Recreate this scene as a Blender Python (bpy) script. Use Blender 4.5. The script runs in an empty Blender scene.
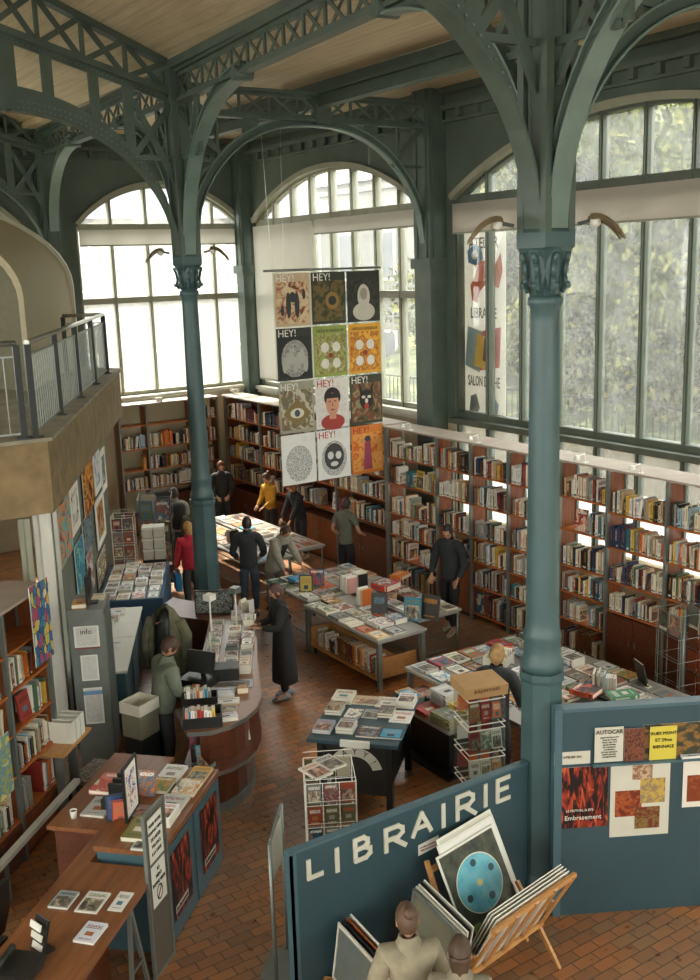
import bpy, math, random
from mathutils import Vector, Matrix, Euler
import numpy as np
random.seed(7)
PI = math.pi
scene = bpy.context.scene
COL = scene.collection
R = math.radians
CAM_H = 5.8
FPX, YAW, PITCH, ROLL = 1030.0, R(33.28), R(12.24), R(-1.82)
# ------------------------------------------------------------------ camera
_f = Vector((math.sin(YAW)*math.cos(PITCH), math.cos(YAW)*math.cos(PITCH), -math.sin(PITCH)))
_r0 = Vector((math.cos(YAW), -math.sin(YAW), 0)); _u0 = _r0.cross(_f)
_r = _r0*math.cos(ROLL)+_u0*math.sin(ROLL); _u = -_r0*math.sin(ROLL)+_u0*math.cos(ROLL)
cam_data = bpy.data.cameras.new('camera'); cam = bpy.data.objects.new('camera', cam_data)
COL.objects.link(cam); scene.camera = cam
M3 = Matrix((_r, _u, -_f)).transposed()
cam.matrix_world = Matrix.Translation((0, 0, CAM_H)) @ M3.to_4x4()
cam_data.sensor_fit = 'VERTICAL'; cam_data.sensor_height = 36; cam_data.lens = FPX/980*36
cam_data.clip_start = .05; cam_data.clip_end = 300
def at(px, py, z):
    'the point of the place at height z that the photograph shows at px, py'
    d = _f+_r*((px-350)/FPX)-_u*((py-490)/FPX)
    t = (z-CAM_H)/d.z
    return Vector((d.x*t, d.y*t, z))
def at_y(px, py, Y):
    d = _f+_r*((px-350)/FPX)-_u*((py-490)/FPX)
    t = Y/d.y
    return Vector((d.x*t, Y, CAM_H+d.z*t))
# ------------------------------------------------------------------ mesh builder
class MB:
    def __init__(s): s.v=[]; s.f=[]; s.m=[]; s.uv=[]; s.sm=[]
    def face(s, idx, mat=0, uv=None, smooth=False):
        s.f.append(tuple(idx)); s.m.append(mat); s.uv.append(uv); s.sm.append(smooth)
    def pts(s, P):
        n=len(s.v); s.v += [tuple(p) for p in P]; return n
    def quad(s, P, mat=0, uv=((0,0),(1,0),(1,1),(0,1))):
        n=s.pts(P); s.face(range(n,n+len(P)), mat, uv if len(P)==4 else None)
    def box(s, c, d, mat=0, M=None, mats=None):
        'c centre, d full size, M optional 3x3/4x4; mats: (bottom, top, -y, +x, +y, -x)'
        hx,hy,hz=d[0]/2,d[1]/2,d[2]/2
        P=[Vector(c)+(M.to_3x3()@Vector(q) if M else Vector(q)) for q in
           [(-hx,-hy,-hz),(hx,-hy,-hz),(hx,hy,-hz),(-hx,hy,-hz),(-hx,-hy,hz),(hx,-hy,hz),(hx,hy,hz),(-hx,hy,hz)]]
        n=s.pts(P)
        Q=[(3,2,1,0),(4,5,6,7),(0,1,5,4),(1,2,6,5),(2,3,7,6),(3,0,4,7)]
        for i,q in enumerate(Q):
            s.face([n+k for k in q], mats[i] if mats else mat, ((0,0),(1,0),(1,1),(0,1)))
        return s
    def bb(s, a, b, mat=0):
        return s.box([(a[i]+b[i])/2 for i in range(3)], [abs(b[i]-a[i]) for i in range(3)], mat)
    def beam(s, p0, p1, w, h, mat=0, up=(0,0,1)):
        p0=Vector(p0); p1=Vector(p1); d=p1-p0; L=d.length
        if L<1e-6: return s
        x=d/L; up=Vector(up)
        if abs(x.dot(up))>.98: up=Vector((0,1,0)) if abs(x.y)<.9 else Vector((1,0,0))
        y=up.cross(x).normalized(); z=x.cross(y)
        M=Matrix((x,y,z)).transposed()
        return s.box((p0+p1)/2,(L,w,h),mat,M)
    def tube(s, p0, p1, r0, r1=None, n=10, mat=0, caps=True):
        if r1 is None: r1=r0
        p0=Vector(p0); p1=Vector(p1); x=(p1-p0).normalized()
        a=Vector((0,0,1)) if abs(x.z)<.9 else Vector((1,0,0))
        y=a.cross(x).normalized(); z=x.cross(y)
        k=s.pts([p0+(y*math.cos(2*PI*i/n)+z*math.sin(2*PI*i/n))*r0 for i in range(n)]+
                [p1+(y*math.cos(2*PI*i/n)+z*math.sin(2*PI*i/n))*r1 for i in range(n)])
        for i in range(n):
            j=(i+1)%n; s.face((k+i,k+j,k+n+j,k+n+i),mat,None,n>6)
        if caps:
            s.face([k+i for i in range(n)][::-1],mat); s.face([k+n+i for i in range(n)],mat)
        return s
    def lathe(s, prof, c=(0,0,0), n=16, mat=0, smooth=True, phase=0, sx=1, sy=1):
        'prof list of (r,z)'
        k=[]
        for r,z in prof:
            k.append(s.pts([(c[0]+sx*r*math.cos(2*PI*i/n+phase),c[1]+sy*r*math.sin(2*PI*i/n+phase),c[2]+z) for i in range(n)]))
        for a,b in zip(k[:-1],k[1:]):
            for i in range(n):
                j=(i+1)%n; s.face((a+i,a+j,b+j,b+i),mat,None,smooth)
        s.face([k[0]+i for i in range(n)][::-1],mat); s.face([k[-1]+i for i in range(n)],mat)
        return s
    def prism(s, poly, z0, z1, mat=0, top=None, side=None):
        n=len(poly)
        a=s.pts([(p[0],p[1],z0) for p in poly]); b=s.pts([(p[0],p[1],z1) for p in poly])
        s.face([a+i for i in range(n)][::-1],mat); s.face([b+i for i in range(n)],mat if top is None else top)
        for i in range(n):
            j=(i+1)%n; s.face((a+i,a+j,b+j,b+i),mat if side is None else side,((0,0),(1,0),(1,1),(0,1)))
        return s
    def loft(s, rings, mat=0, caps=True, smooth=True, closed=True):
        k=[s.pts(r) for r in rings]; n=len(rings[0])
        for a,b in zip(k[:-1],k[1:]):
            for i in range(n if closed else n-1):
                j=(i+1)%n; s.face((a+i,a+j,b+j,b+i),mat,None,smooth)
        if caps and closed:
            s.face([k[0]+i for i in range(n)][::-1],mat); s.face([k[-1]+i for i in range(n)],mat)
        return s
    def mesh(s, name, mats):
        me=bpy.data.meshes.new(name); me.from_pydata(s.v,[],s.f)
        for m in mats: me.materials.append(m)
        me.polygons.foreach_set('material_index',s.m)
        me.polygons.foreach_set('use_smooth',s.sm)
        ul=me.uv_layers.new(name='UVMap'); flat=[]
        for f,u in zip(s.f,s.uv):
            if u is None or len(u)!=len(f): flat += [0.5,0.5]*len(f)
            else:
                for q in u: flat += [q[0],q[1]]
        ul.data.foreach_set('uv',flat)
        me.validate(); me.update(); return me
    def build(s, name, mats, parent=None, loc=None, rz=0, **tags):
        if not isinstance(mats,(list,tuple)): mats=[mats]
        o=bpy.data.objects.new(name,s.mesh(name,mats)); COL.objects.link(o)
        if parent: o.parent=parent
        if loc is not None: o.location=loc
        if rz: o.rotation_euler=(0,0,rz)
        return tag(o,**tags)
def tag(o, label=None, cat=None, group=None, kind=None):
    if label: o['label']=label
    if cat: o['category']=cat
    if group: o['group']=group
    if kind: o['kind']=kind
    return o
def empty(name, loc=(0,0,0), rz=0, **tags):
    o=bpy.data.objects.new(name,None); COL.objects.link(o); o.location=loc; o.rotation_euler=(0,0,rz)
    o.empty_display_size=.1
    return tag(o,**tags)
def copy_tree(o, parent=None):
    c=o.copy(); COL.objects.link(c); c.parent=parent
    for ch in list(o.children): copy_tree(ch,c)
    return c
# ------------------------------------------------------------------ materials
def hexc(h):
    h=h.lstrip('#'); c=[int(h[i:i+2],16)/255 for i in (0,2,4)]
    return tuple((x/12.92 if x<=.04045 else ((x+.055)/1.055)**2.4) for x in c)+(1,)
class NT:
    def __init__(s,name):
        s.mat=bpy.data.materials.new(name); s.mat.use_nodes=True; s.t=s.mat.node_tree; s.t.nodes.clear()
        s.out=s.n('ShaderNodeOutputMaterial')
    def n(s,typ,**kw):
        nd=s.t.nodes.new(typ)
        for k,v in kw.items():
            if k in nd.inputs: nd.inputs[k].default_value=v
            else: setattr(nd,k,v)
        return nd
    def l(s,a,b): s.t.links.new(a,b)
    def bsdf(s,rough=.6,metal=0,col=(.5,.5,.5,1),spec=.5):
        b=s.n('ShaderNodeBsdfPrincipled'); b.inputs['Roughness'].default_value=rough
        b.inputs['Metallic'].default_value=metal; b.inputs['Base Color'].default_value=col
        b.inputs['Specular IOR Level'].default_value=spec
        s.l(b.outputs[0],s.out.inputs[0]); return b
    def ramp(s,fac,stops,interp='LINEAR'):
        r=s.n('ShaderNodeValToRGB'); cr=r.color_ramp; cr.interpolation=interp
        while len(cr.elements)<len(stops): cr.elements.new(.5)
        for e,(p,c) in zip(cr.elements,stops): e.position=p; e.color=c
        s.l(fac,r.inputs[0]); return r.outputs[0]
    def mix(s,fac,a,b,blend='MIX'):
        m=s.n('ShaderNodeMix'); m.data_type='RGBA'; m.blend_type=blend
        for k,v in ((0,fac),(6,a),(7,b)):
            if hasattr(v,'default_value') or hasattr(v,'is_linked'): s.l(v,m.inputs[k])
            else: m.inputs[k].default_value=v
        return m.outputs[2]
    def math(s,op,a,b=0):
        m=s.n('ShaderNodeMath'); m.operation=op
        for k,v in ((0,a),(1,b)):
            if hasattr(v,'is_linked'): s.l(v,m.inputs[k])
            else: m.inputs[k].default_value=v
        return m.outputs[0]
    def noise(s,scale,vec=None,detail=4,dist=0,rough=.5):
        n=s.n('ShaderNodeTexNoise'); n.inputs['Scale'].default_value=scale; n.inputs['Detail'].default_value=detail
        n.inputs['Distortion'].default_value=dist; n.inputs['Roughness'].default_value=rough
        if vec is not None: s.l(vec,n.inputs['Vector'])
        return n
    def bump(s,b,h,strength=.3,dist=.01):
        u=s.n('ShaderNodeBump'); u.inputs['Strength'].default_value=strength; u.inputs['Distance'].default_value=dist
        s.l(h,u.inputs['Height']); s.l(u.outputs[0],b.inputs['Normal'])
def simple(name,h,rough=.6,metal=0,var=.12,scale=6,bump=0,spec=.5):
    t=NT(name); b=t.bsdf(rough,metal,spec=spec); c=hexc(h)
    tc=t.n('ShaderNodeTexCoord'); ns=t.noise(scale,tc.outputs['Object'],5)
    dk=tuple(x*(1-var*1.6) for x in c[:3])+(1,); lt=tuple(min(1,x*(1+var)) for x in c[:3])+(1,)
    t.l(t.ramp(ns.outputs[0],[(.3,dk),(.7,lt)]),b.inputs['Base Color'])
    if bump: t.bump(b,ns.outputs[0],bump)
    return t.mat
def wood(name,h,h2,rough=.4,scale=(1,14,14),spec=.5):
    t=NT(name); b=t.bsdf(rough,spec=spec); tc=t.n('ShaderNodeTexCoord'); mp=t.n('ShaderNodeMapping')
    mp.inputs['Scale'].default_value=scale; t.l(tc.outputs['Object'],mp.inputs[0])
    ns=t.noise(1.6,mp.outputs[0],6,1.2)
    t.l(t.ramp(ns.outputs[0],[(.3,hexc(h)),(.7,hexc(h2))]),b.inputs['Base Color']); return t.mat
M={}
M['iron']=simple('painted_iron_green','4a574d',.5,0,.12,3,.15)
M['iron_light']=simple('painted_iron_flange','687b72',.45,0,.1,3,.1)
M['teal']=simple('painted_column_teal','405859',.42,0,.1,2.5,.12)
M['teal_dark']=simple('painted_board_teal','30484f',.5,0,.06,1.5,.05)
M['blue_panel']=simple('painted_panel_blue','456068',.45,0,.06,1.5)
M['wall_green']=simple('wall_paint_green','505b50',.8,0,.12,1.2,.1)
M['plaster']=simple('wall_plaster_cream','bfb394',.85,0,.08,1.5,.08)
M['cream']=simple('vault_plaster_beige','b3a98c',.8,0,.05,14,.15)
M['recess']=simple('recess_shade_grey','6d6a56',.85,0,.06,10)
M['concrete']=simple('rough_concrete_ochre','83704f',.9,0,.18,4,.5)
M['concrete_top']=simple('concrete_ledge_grey','8f8a76',.85,0,.15,3,.3)
M['frame']=simple('window_frame_grey','8b8b78',.55,0,.08,3)
M['frame_dark']=simple('window_frame_dark','4d5447',.55,0,.08,3)
M['steel']=simple('brushed_steel','a9aaa2',.32,.85,.06,8)
M['grey_metal']=simple('grey_shelf_metal','7d837c',.4,.5,.06,8)
M['dark_metal']=simple('dark_metal','2b2d29',.45,.5,.06,8)
M['white']=simple('white_paint','dcdacd',.5,0,.04,4)
M['offwhite']=simple('off_white_board','c6c3b2',.55,0,.04,4)
M['black']=simple('black_plastic','1d1d1b',.4,0,.05,4)
M['paper']=simple('book_page_edges','e3dcc8',.85,0,.1,60)
M['wood']=wood('orange_brown_shelf_wood','8f4c20','b96a2e',.45)
M['wood_v']=wood('orange_brown_upright_wood','6f3b1e','925229',.45,(14,14,1))
M['wood_dark']=wood('dark_red_brown_wood','4a2614','673822',.4)
M['wood_top']=wood('polished_brown_worktop','6e4428','8c5a36',.28)
M['wood_light']=wood('pale_pine_wood','ab7a45','c79359',.45)
M['carton']=simple('cardboard','b08a5a',.8,0,.06,6)
M['card_blue']=simple('blue_cloth','38546e',.85,0,.1,20)
M['tabletop']=simple('grey_laminate','97948a',.4,0,.05,4)
M['gold']=simple('dull_gold_metal','857558',.6,.2,.15,8)
# ---- floor of terracotta bricks
def floor_mat():
    t=NT('terracotta_brick_floor'); b=t.bsdf(.3,spec=.7)
    tc=t.n('ShaderNodeTexCoord'); br=t.n('ShaderNodeTexBrick')
    t.l(tc.outputs['Object'],br.inputs['Vector'])
    br.inputs['Scale'].default_value=1; br.inputs['Brick Width'].default_value=.235; br.inputs['Row Height'].default_value=.118
    br.inputs['Mortar Size'].default_value=.006; br.inputs['Mortar Smooth'].default_value=.3; br.inputs['Bias'].default_value=0
    br.inputs['Color1'].default_value=(0,0,0,1); br.inputs['Color2'].default_value=(1,1,1,1); br.inputs['Mortar'].default_value=(.5,.5,.5,1)
    colr=t.ramp(br.outputs['Color'],[(0,hexc('8a6544')),(.3,hexc('a87242')),(.55,hexc('bd7d44')),(.8,hexc('9c7c58')),(1,hexc('cc8840'))])
    big=t.noise(.35,tc.outputs['Object'],4); sm=t.noise(9,tc.outputs['Object'],5)
    worn=t.mix(t.ramp(big.outputs[0],[(.42,(0,0,0,1)),(.62,(1,1,1,1))]),colr,t.mix(.55,colr,hexc('8c7c6a')))
    c2=t.mix(.5,worn,t.ramp(sm.outputs[0],[(.3,hexc('5d4a38')),(.7,hexc('9a8266'))]),'SOFT_LIGHT')
    c3=t.mix(br.outputs['Fac'],c2,hexc('4a392c')); t.l(c3,b.inputs['Base Color'])
    t.l(t.ramp(sm.outputs[0],[(.3,(.26,.26,.26,1)),(.8,(.45,.45,.45,1))]),b.inputs['Roughness'])
    t.bump(b,t.math('SUBTRACT',sm.outputs[0],t.math('MULTIPLY',br.outputs['Fac'],1.5)),.25,.01)
    return t.mat
M['floor']=floor_mat()
def ceil_mat():
    t=NT('tan_ceiling_boards'); b=t.bsdf(.8)
    tc=t.n('ShaderNodeTexCoord'); sp=t.n('ShaderNodeSeparateXYZ'); t.l(tc.outputs['Object'],sp.inputs[0])
    ln=t.math('FRACT',t.math('MULTIPLY',sp.outputs['X'],7)); edge=t.math('LESS_THAN',ln,.09)
    mp=t.n('ShaderNodeMapping'); mp.inputs['Scale'].default_value=(9,.6,1); t.l(tc.outputs['Object'],mp.inputs[0])
    ns=t.noise(1.2,mp.outputs[0],6,.6); st=t.noise(.5,tc.outputs['Object'],5,.5)
    c=t.ramp(ns.outputs[0],[(.25,hexc('a99a7e')),(.75,hexc('c8b99a'))])
    c=t.mix(t.ramp(st.outputs[0],[(.5,(0,0,0,1)),(.75,(.6,.6,.6,1))]),c,hexc('97845f'))
    c=t.mix(t.math('MULTIPLY',edge,.25),c,hexc('6a5940')); t.l(c,b.inputs['Base Color']); return t.mat
M['ceiling']=ceil_mat()
def glass_mat(name,veil=.16,tint=(.93,.95,.93,1),veilc=(.85,.87,.83,1)):
    t=NT(name); tr=t.n('ShaderNodeBsdfTransparent'); tr.inputs[0].default_value=tint
    tl=t.n('ShaderNodeBsdfTranslucent'); tl.inputs[0].default_value=veilc
    gl=t.n('ShaderNodeBsdfGlossy'); gl.inputs['Roughness'].default_value=.03
    tc=t.n('ShaderNodeTexCoord'); ns=t.noise(2.5,tc.outputs['Object'],8,.5,.65)
    f=t.ramp(ns.outputs[0],[(.3,(veil*.6,)*3+(1,)),(.75,(min(1,veil*1.5),)*3+(1,))])
    m1=t.n('ShaderNodeMixShader'); t.l(f,m1.inputs[0]); t.l(tr.outputs[0],m1.inputs[1]); t.l(tl.outputs[0],m1.inputs[2])
    m2=t.n('ShaderNodeMixShader'); m2.inputs[0].default_value=.05; t.l(m1.outputs[0],m2.inputs[1]); t.l(gl.outputs[0],m2.inputs[2])
    t.l(m2.outputs[0],t.out.inputs[0]); return t.mat
M['glass']=glass_mat('dusty_window_glass',.15)
M['glass_clear']=glass_mat('clear_glass',.03)
M['glass_frost']=glass_mat('frosted_white_glass',.85,(.9,.9,.9,1),(.95,.95,.93,1))
def blind_mat(name,c,tr=.5):
    t=NT(name); d=t.n('ShaderNodeBsdfDiffuse'); d.inputs[0].default_value=c
    tl=t.n('ShaderNodeBsdfTranslucent'); tl.inputs[0].default_value=c
    m=t.n('ShaderNodeMixShader'); m.inputs[0].default_value=tr; t.l(d.outputs[0],m.inputs[1]); t.l(tl.outputs[0],m.inputs[2])
    t.l(m.outputs[0],t.out.inputs[0]); return t.mat
M['blind']=blind_mat('pinkish_blind_fabric',hexc('c4beb4'),.6)
M['blind_white']=blind_mat('white_screen_fabric',hexc('d5d3cb'),.55)
# ------------------------------------------------------------------ the room shell
XW, YW, XL, YB, ZW = 11.8, 22.1, -7.0, -6.0, 8.72
def arcz(u,ua,ub,zs,rise):
    a=(ub-ua)/2; Rr=(a*a+rise*rise)/(2*rise); c=(ua+ub)/2
    return zs+rise-Rr+math.sqrt(max(0,Rr*Rr-(u-c)**2))
def holed_wall(name, T, u0, u1, zt, openings, th=.35, zsplit=3.05):
    'T(u,v,z) maps along-wall, outward, height into the room'
    mb=MB()
    def blk(a,b,z0,z1,z1b=None,mat=0,z0b=None):
        z1b=z1 if z1b is None else z1b; z0b=z0 if z0b is None else z0b
        P=[T(a,0,z0),T(b,0,z0b),T(b,th,z0b),T(a,th,z0),T(a,0,z1),T(b,0,z1b),T(b,th,z1b),T(a,th,z1)]
        n=mb.pts(P)
        for q in [(3,2,1,0),(4,5,6,7),(0,1,5,4),(1,2,6,5),(2,3,7,6),(3,0,4,7)]: mb.face([n+k for k in q],mat)
    u=u0
    for ua,ub,zi,zs,rise in openings:
        blk(u,ua,0,zsplit,mat=1); blk(u,ua,zsplit,zt)
        if zi<zsplit: blk(ua,ub,0,zi,mat=1)
        else: blk(ua,ub,0,zsplit,mat=1); 
        if zi>zsplit: blk(ua,ub,zsplit,zi)
        N=28
        for i in range(N):
            a=ua+(ub-ua)*i/N; b=ua+(ub-ua)*(i+1)/N
            blk(a,b,arcz(a,ua,ub,zs,rise),zt,mat=0,z0b=arcz(b,ua,ub,zs,rise))
        u=ub
    blk(u,u1,0,zsplit,mat=1); blk(u,u1,zsplit,zt)
    return mb.build(name,[M['wall_green'],M['plaster']],kind='structure')
TR=lambda u,v,z:(XW+v,u,z)
TE=lambda u,v,z:(u,YW+v,z)
WR=[(-1.4,6.25,1.3,6.88,1.05),(6.65,14.42,1.3,6.88,1.05),(15.3,21.62,3.1,6.86,.93)]
WE=[(-4.2,1.2,3.1,6.82,.95),(2.0,6.5,3.1,6.82,.95),(7.72,11.72,3.1,6.82,.88)]
holed_wall('wall_right',TR,YB,YW+.35,9.3,WR,th=.22)
holed_wall('wall_end',TE,XL,XW,9.3,WE)
TL=lambda u,v,z:(XL-v,u,z)
TB=lambda u,v,z:(u,YB-v,z)
WL=[(-5,2.5,2.6,6.86,.95),(3.6,11.1,2.6,6.86,.95),(12.2,19.8,2.6,6.86,.95)]  # side and back openings out of view, added to let in more daylight
WB=[(-6,-.4,2.6,6.86,.95),(.8,5.6,2.6,6.86,.95),(6.8,11.4,2.6,6.86,.95)]
holed_wall('wall_left',TL,YB,YW,9.3,WL)
holed_wall('wall_back',TB,XL,XW+.35,12,WB)
mb=MB(); mb.bb((XL-.35,YB-.35,-.2),(XW+.35,YW+.35,0)); mb.build('floor',[M['floor']],kind='structure')
# gable above the end wall under the nave roof
RIDGE=(0.2,11.3)
mb=MB()
n=mb.pts([(x,y,z) for y in (YW,YW+.35) for x,z in ((XL,8.7),(6.8,8.7),(RIDGE[0],RIDGE[1]))])
mb.face((n,n+1,n+2)); mb.face((n+5,n+4,n+3)); mb.face((n+1,n+4,n+5,n+2)); mb.face((n,n+2,n+5,n+3))
mb.build('wall_gable',[M['wall_green']],kind='structure')
# ceiling: flat side aisle, sloped nave
mb=MB(); mb.bb((6.7,YB,ZW),(XW+.35,YW+.35,ZW+.12))
def slope(x0,z0,x1,z1):
    n=mb.pts([(x0,YB-.35,z0),(x1,YB-.35,z1),(x1,YW+.35,z1),(x0,YW+.35,z0),(x0,YB-.35,z0+.12),(x1,YB-.35,z1+.12),(x1,YW+.35,z1+.12),(x0,YW+.35,z0+.12)])
    for q in [(3,2,1,0),(4,5,6,7),(0,1,5,4),(1,2,6,5),(2,3,7,6),(3,0,4,7)]: mb.face([n+k for k in q])
slope(RIDGE[0],RIDGE[1]+.1,6.75,8.82); slope(XL-.35,8.4,RIDGE[0],RIDGE[1]+.1)
mb.build('ceiling',[M['ceiling']],kind='structure')
# cornice
mb=MB(); mb.bb((XW-.12,YB,8.36),(XW+.02,YW,8.44)); mb.bb((XW-.07,YB,8.16),(XW+.02,YW,8.2)); mb.bb((XW-.16,YB,8.62),(XW+.02,YW,8.74))
for i in range(60):
    y=YB+.4+i*.47
    if y<YW-.2: mb.bb((XW-.09,y,8.22),(XW+.02,y+.1,8.36))
mb.build('trim_1',[M['wall_green']],kind='structure')
mb=MB(); mb.bb((XL,YW-.12,8.36),(XW,YW+.02,8.44)); mb.bb((XL,YW-.07,8.16),(XW,YW+.02,8.2)); mb.bb((XL,YW-.16,8.62),(XW,YW+.02,8.74))
for i in range(40):
    x=XW-.4-i*.47
    if x>XL: mb.bb((x,YW-.09,8.22),(x+.1,YW+.02,8.36))
mb.build('trim_2',[M['wall_green']],kind='structure')
# pilasters
def pilaster(name,cx,cy,w,d,z1=8.72,z0=0):
    mb=MB(); mb.bb((cx-w/2,cy-d/2,z0),(cx+w/2,cy+d/2,z1),0)
    mb.bb((cx-w/2-.04,cy-d/2-.04,z0),(cx+w/2+.04,cy+d/2+.04,z0+.9),0)
    mb.bb((cx-w/2-.05,cy-d/2-.05,5.72),(cx+w/2+.05,cy+d/2+.05,5.9),0)
    for s in (-1,1):
        mb.bb((cx-w/2-.02,cy+s*d*.3-.02,5.9),(cx-w/2+.02,cy+s*d*.3+.02,z1),0)
        mb.bb((cx+s*w*.3-.02,cy-d/2-.02,5.9),(cx+s*w*.3+.02,cy-d/2+.02,z1),0)
    return mb.build(name,[M['iron']],kind='structure')
pilaster('pilaster',11.64,14.86,.4,.46); pilaster('pilaster',11.64,6.45,.4,.34); pilaster('pilaster',7.12,21.95,.4,.36); pilaster('pilaster',1.6,21.95,.4,.36)
pilaster('pilaster',11.66,21.9,.34,.34)
mb=MB()   # door/arch rims: raised archivolt along each opening
def archivolt(T,ua,ub,zs,rise,sg):
    N=28; r=.09
    for i in range(N):
        a=ua+(ub-ua)*i/N; b=ua+(ub-ua)*(i+1)/N
        mb.beam(T(a,-.03,arcz(a,ua,ub,zs,rise)+.03),T(b,-.03,arcz(b,ua,ub,zs,rise)+.03),.14,.1,0)
for w in WR: archivolt(TR,w[0],w[1],w[3],w[4],1)
for w in WE: archivolt(TE,w[0],w[1],w[3],w[4],1)
mb.build('trim_3',[M['frame']],kind='structure')
# ------------------------------------------------------------------ windows
def window(idx,T,op,mulls,trans,mull_only_above=None,split=None,frost_below=None):
    ua,ub,zi,zs,rise=op
    root=empty('window_%d'%idx,T(ua,0,zi),kind='structure')
    loc=Vector(T(ua,0,zi)); inv=lambda p: tuple(Vector(p)-loc)
    fr=MB()
    def bar(u0,z0,u1,z1,w,h,v=.12):
        # box from (u0,z0) to (u1,z1), w along u, depth h
        P=[T(min(u0,u1),v-h/2,min(z0,z1)),T(max(u0,u1),v+h/2,max(z0,z1))]
        fr.bb(inv(P[0]),inv(P[1]))
    e=.05
    for u in (ua,ub): bar(u-(e if u==ub else 0),zi,u+(e if u==ua else 0),zs,0,.16)
    for m in mulls:
        z0=zi
        if mull_only_above and m in mull_only_above: z0=mull_only_above[m]
        bar(m-.035,z0,m+.035,arcz(m,ua,ub,zs,rise),0,.13)
        bar(m-.012,z0,m+.012,arcz(m,ua,ub,zs,rise),0,.2)
    for z,h in trans: bar(ua,z-h/2,ub,z+h/2,0,.18 if h>.1 else .12)
    N=24
    for i in range(N):
        a=ua+(ub-ua)*i/N; b=ua+(ub-ua)*(i+1)/N
        fr.beam(inv(T(a,.12,arcz(a,ua,ub,zs,rise)-.03)),inv(T(b,.12,arcz(b,ua,ub,zs,rise)-.03)),.14,.07)
    fr.build('window_frame',[M['frame_dark'] if idx in(1,2) else M['frame']],root)
    g=MB(); v=.13
    top=[inv(T(ua+(ub-ua)*i/N,v,arcz(ua+(ub-ua)*i/N,ua,ub,zs,rise))) for i in range(N+1)]
    zb=frost_below or zi
    poly=[inv(T(ua,v,zb)),inv(T(ub,v,zb))]+top[::-1]
    n=g.pts(poly); g.face(range(n,n+len(poly))); g.build('glass',[M['glass']],root)
    if frost_below:
        g=MB(); g.quad([inv(T(ua,v,zi)),inv(T(ub,v,zi)),inv(T(ub,v,zb)),inv(T(ua,v,zb))]); g.build('frosted_glass',[M['glass_frost']],root)
    return root
m2=[13.6,12.76,11.92,11.08,10.25,9.42,8.59,7.5]
window(1,TR,WR[1],m2,[(3.1,.17),(6.86,.15)],frost_below=2.3)
window(2,TR,WR[0],[y-7.85+.0 for y in m2][:],[(3.1,.17),(6.86,.15)],frost_below=2.3)
m3=[15.3+.79*i for i in range(1,8)]
window(3,TR,WR[2],m3,[(5.25,.14),(6.84,.13),(3.14,.1)])
m4=[8.52,9.35,10.17,10.98]
window(4,TE,WE[2],m4,[(5.22,.13),(6.8,.13),(3.14,.1)])
window(5,TE,WE[1],[2.9,3.8,4.7,5.6],[(5.22,.13),(6.8,.13),(3.14,.1)])
window(6,TE,WE[0],[-3.3,-2.4,-1.5,-.6,.3],[(5.22,.13),(6.8,.13),(3.14,.1)])
for i,op in enumerate(WL): window(7+i,TL,op,[op[0]+.83*k for k in range(1,9)],[(5.22,.13),(6.8,.13)])  # unseen side and back windows, added to brighten the hall
for i,op in enumerate(WB): window(10+i,TB,op,[op[0]+.8*k for k in range(1,6)],[(5.22,.13),(6.8,.13)])
# inner sills
mb=MB(); mb.bb((XW-.16,15.2,3.02),(XW+.1,21.7,3.1)); mb.bb((XW-.1,15.2,2.94),(XW+.02,21.7,3.02)); mb.build('trim_4',[M['offwhite']],kind='structure')
mb=MB(); mb.bb((7.6,YW-.16,3.02),(XW,YW+.1,3.1)); mb.bb((7.6,YW-.1,2.9),(XW,YW+.02,3.02)); mb.build('trim_5',[M['offwhite']],kind='structure')
mb=MB(); mb.bb((XW-.14,6.6,2.98),(XW+.1,14.45,3.08)); mb.build('trim_6',[M['frame_dark']],kind='structure')
# roller blinds
def blind(T,u0,u1,z0,z1,name,label,mat,group=None):
    o=empty(name,T(u0,-.05,z0),label=label,cat='window blind',group=group); L=Vector(T(u0,-.05,z0)); q=lambda p:tuple(Vector(p)-L)
    mb=MB(); mb.bb(q(T(u0,-.05,z0)),q(T(u1,-.056,z1))); mb.build('fabric',[mat],o)
    mb=MB(); mb.bb(q(T(u0,-.065,z0-.03)),q(T(u1,-.04,z0))); mb.build('bottom_bar',[M['frame']],o)
blind(TR,6.7,14.38,6.32,6.8,'roller_blind','long pinkish-grey roller blind drawn down a little across the tree-side window',M['blind'])
blind(TR,15.35,18.95,6.5,6.78,'roller_blind','narrow pale roller blind under the arch of the middle window',M['blind_white'])
blind(lambda u,v,z:TR(u,v-.03,z),19.0,21.58,3.3,6.76,'window_screen','tall white fabric screen covering the corner side of the middle window',M['blind_white'])
blind(TE,7.76,11.68,6.42,6.74,'roller_blind','pale roller blind rolled up high in the end wall window',M['blind_white'])
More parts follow.
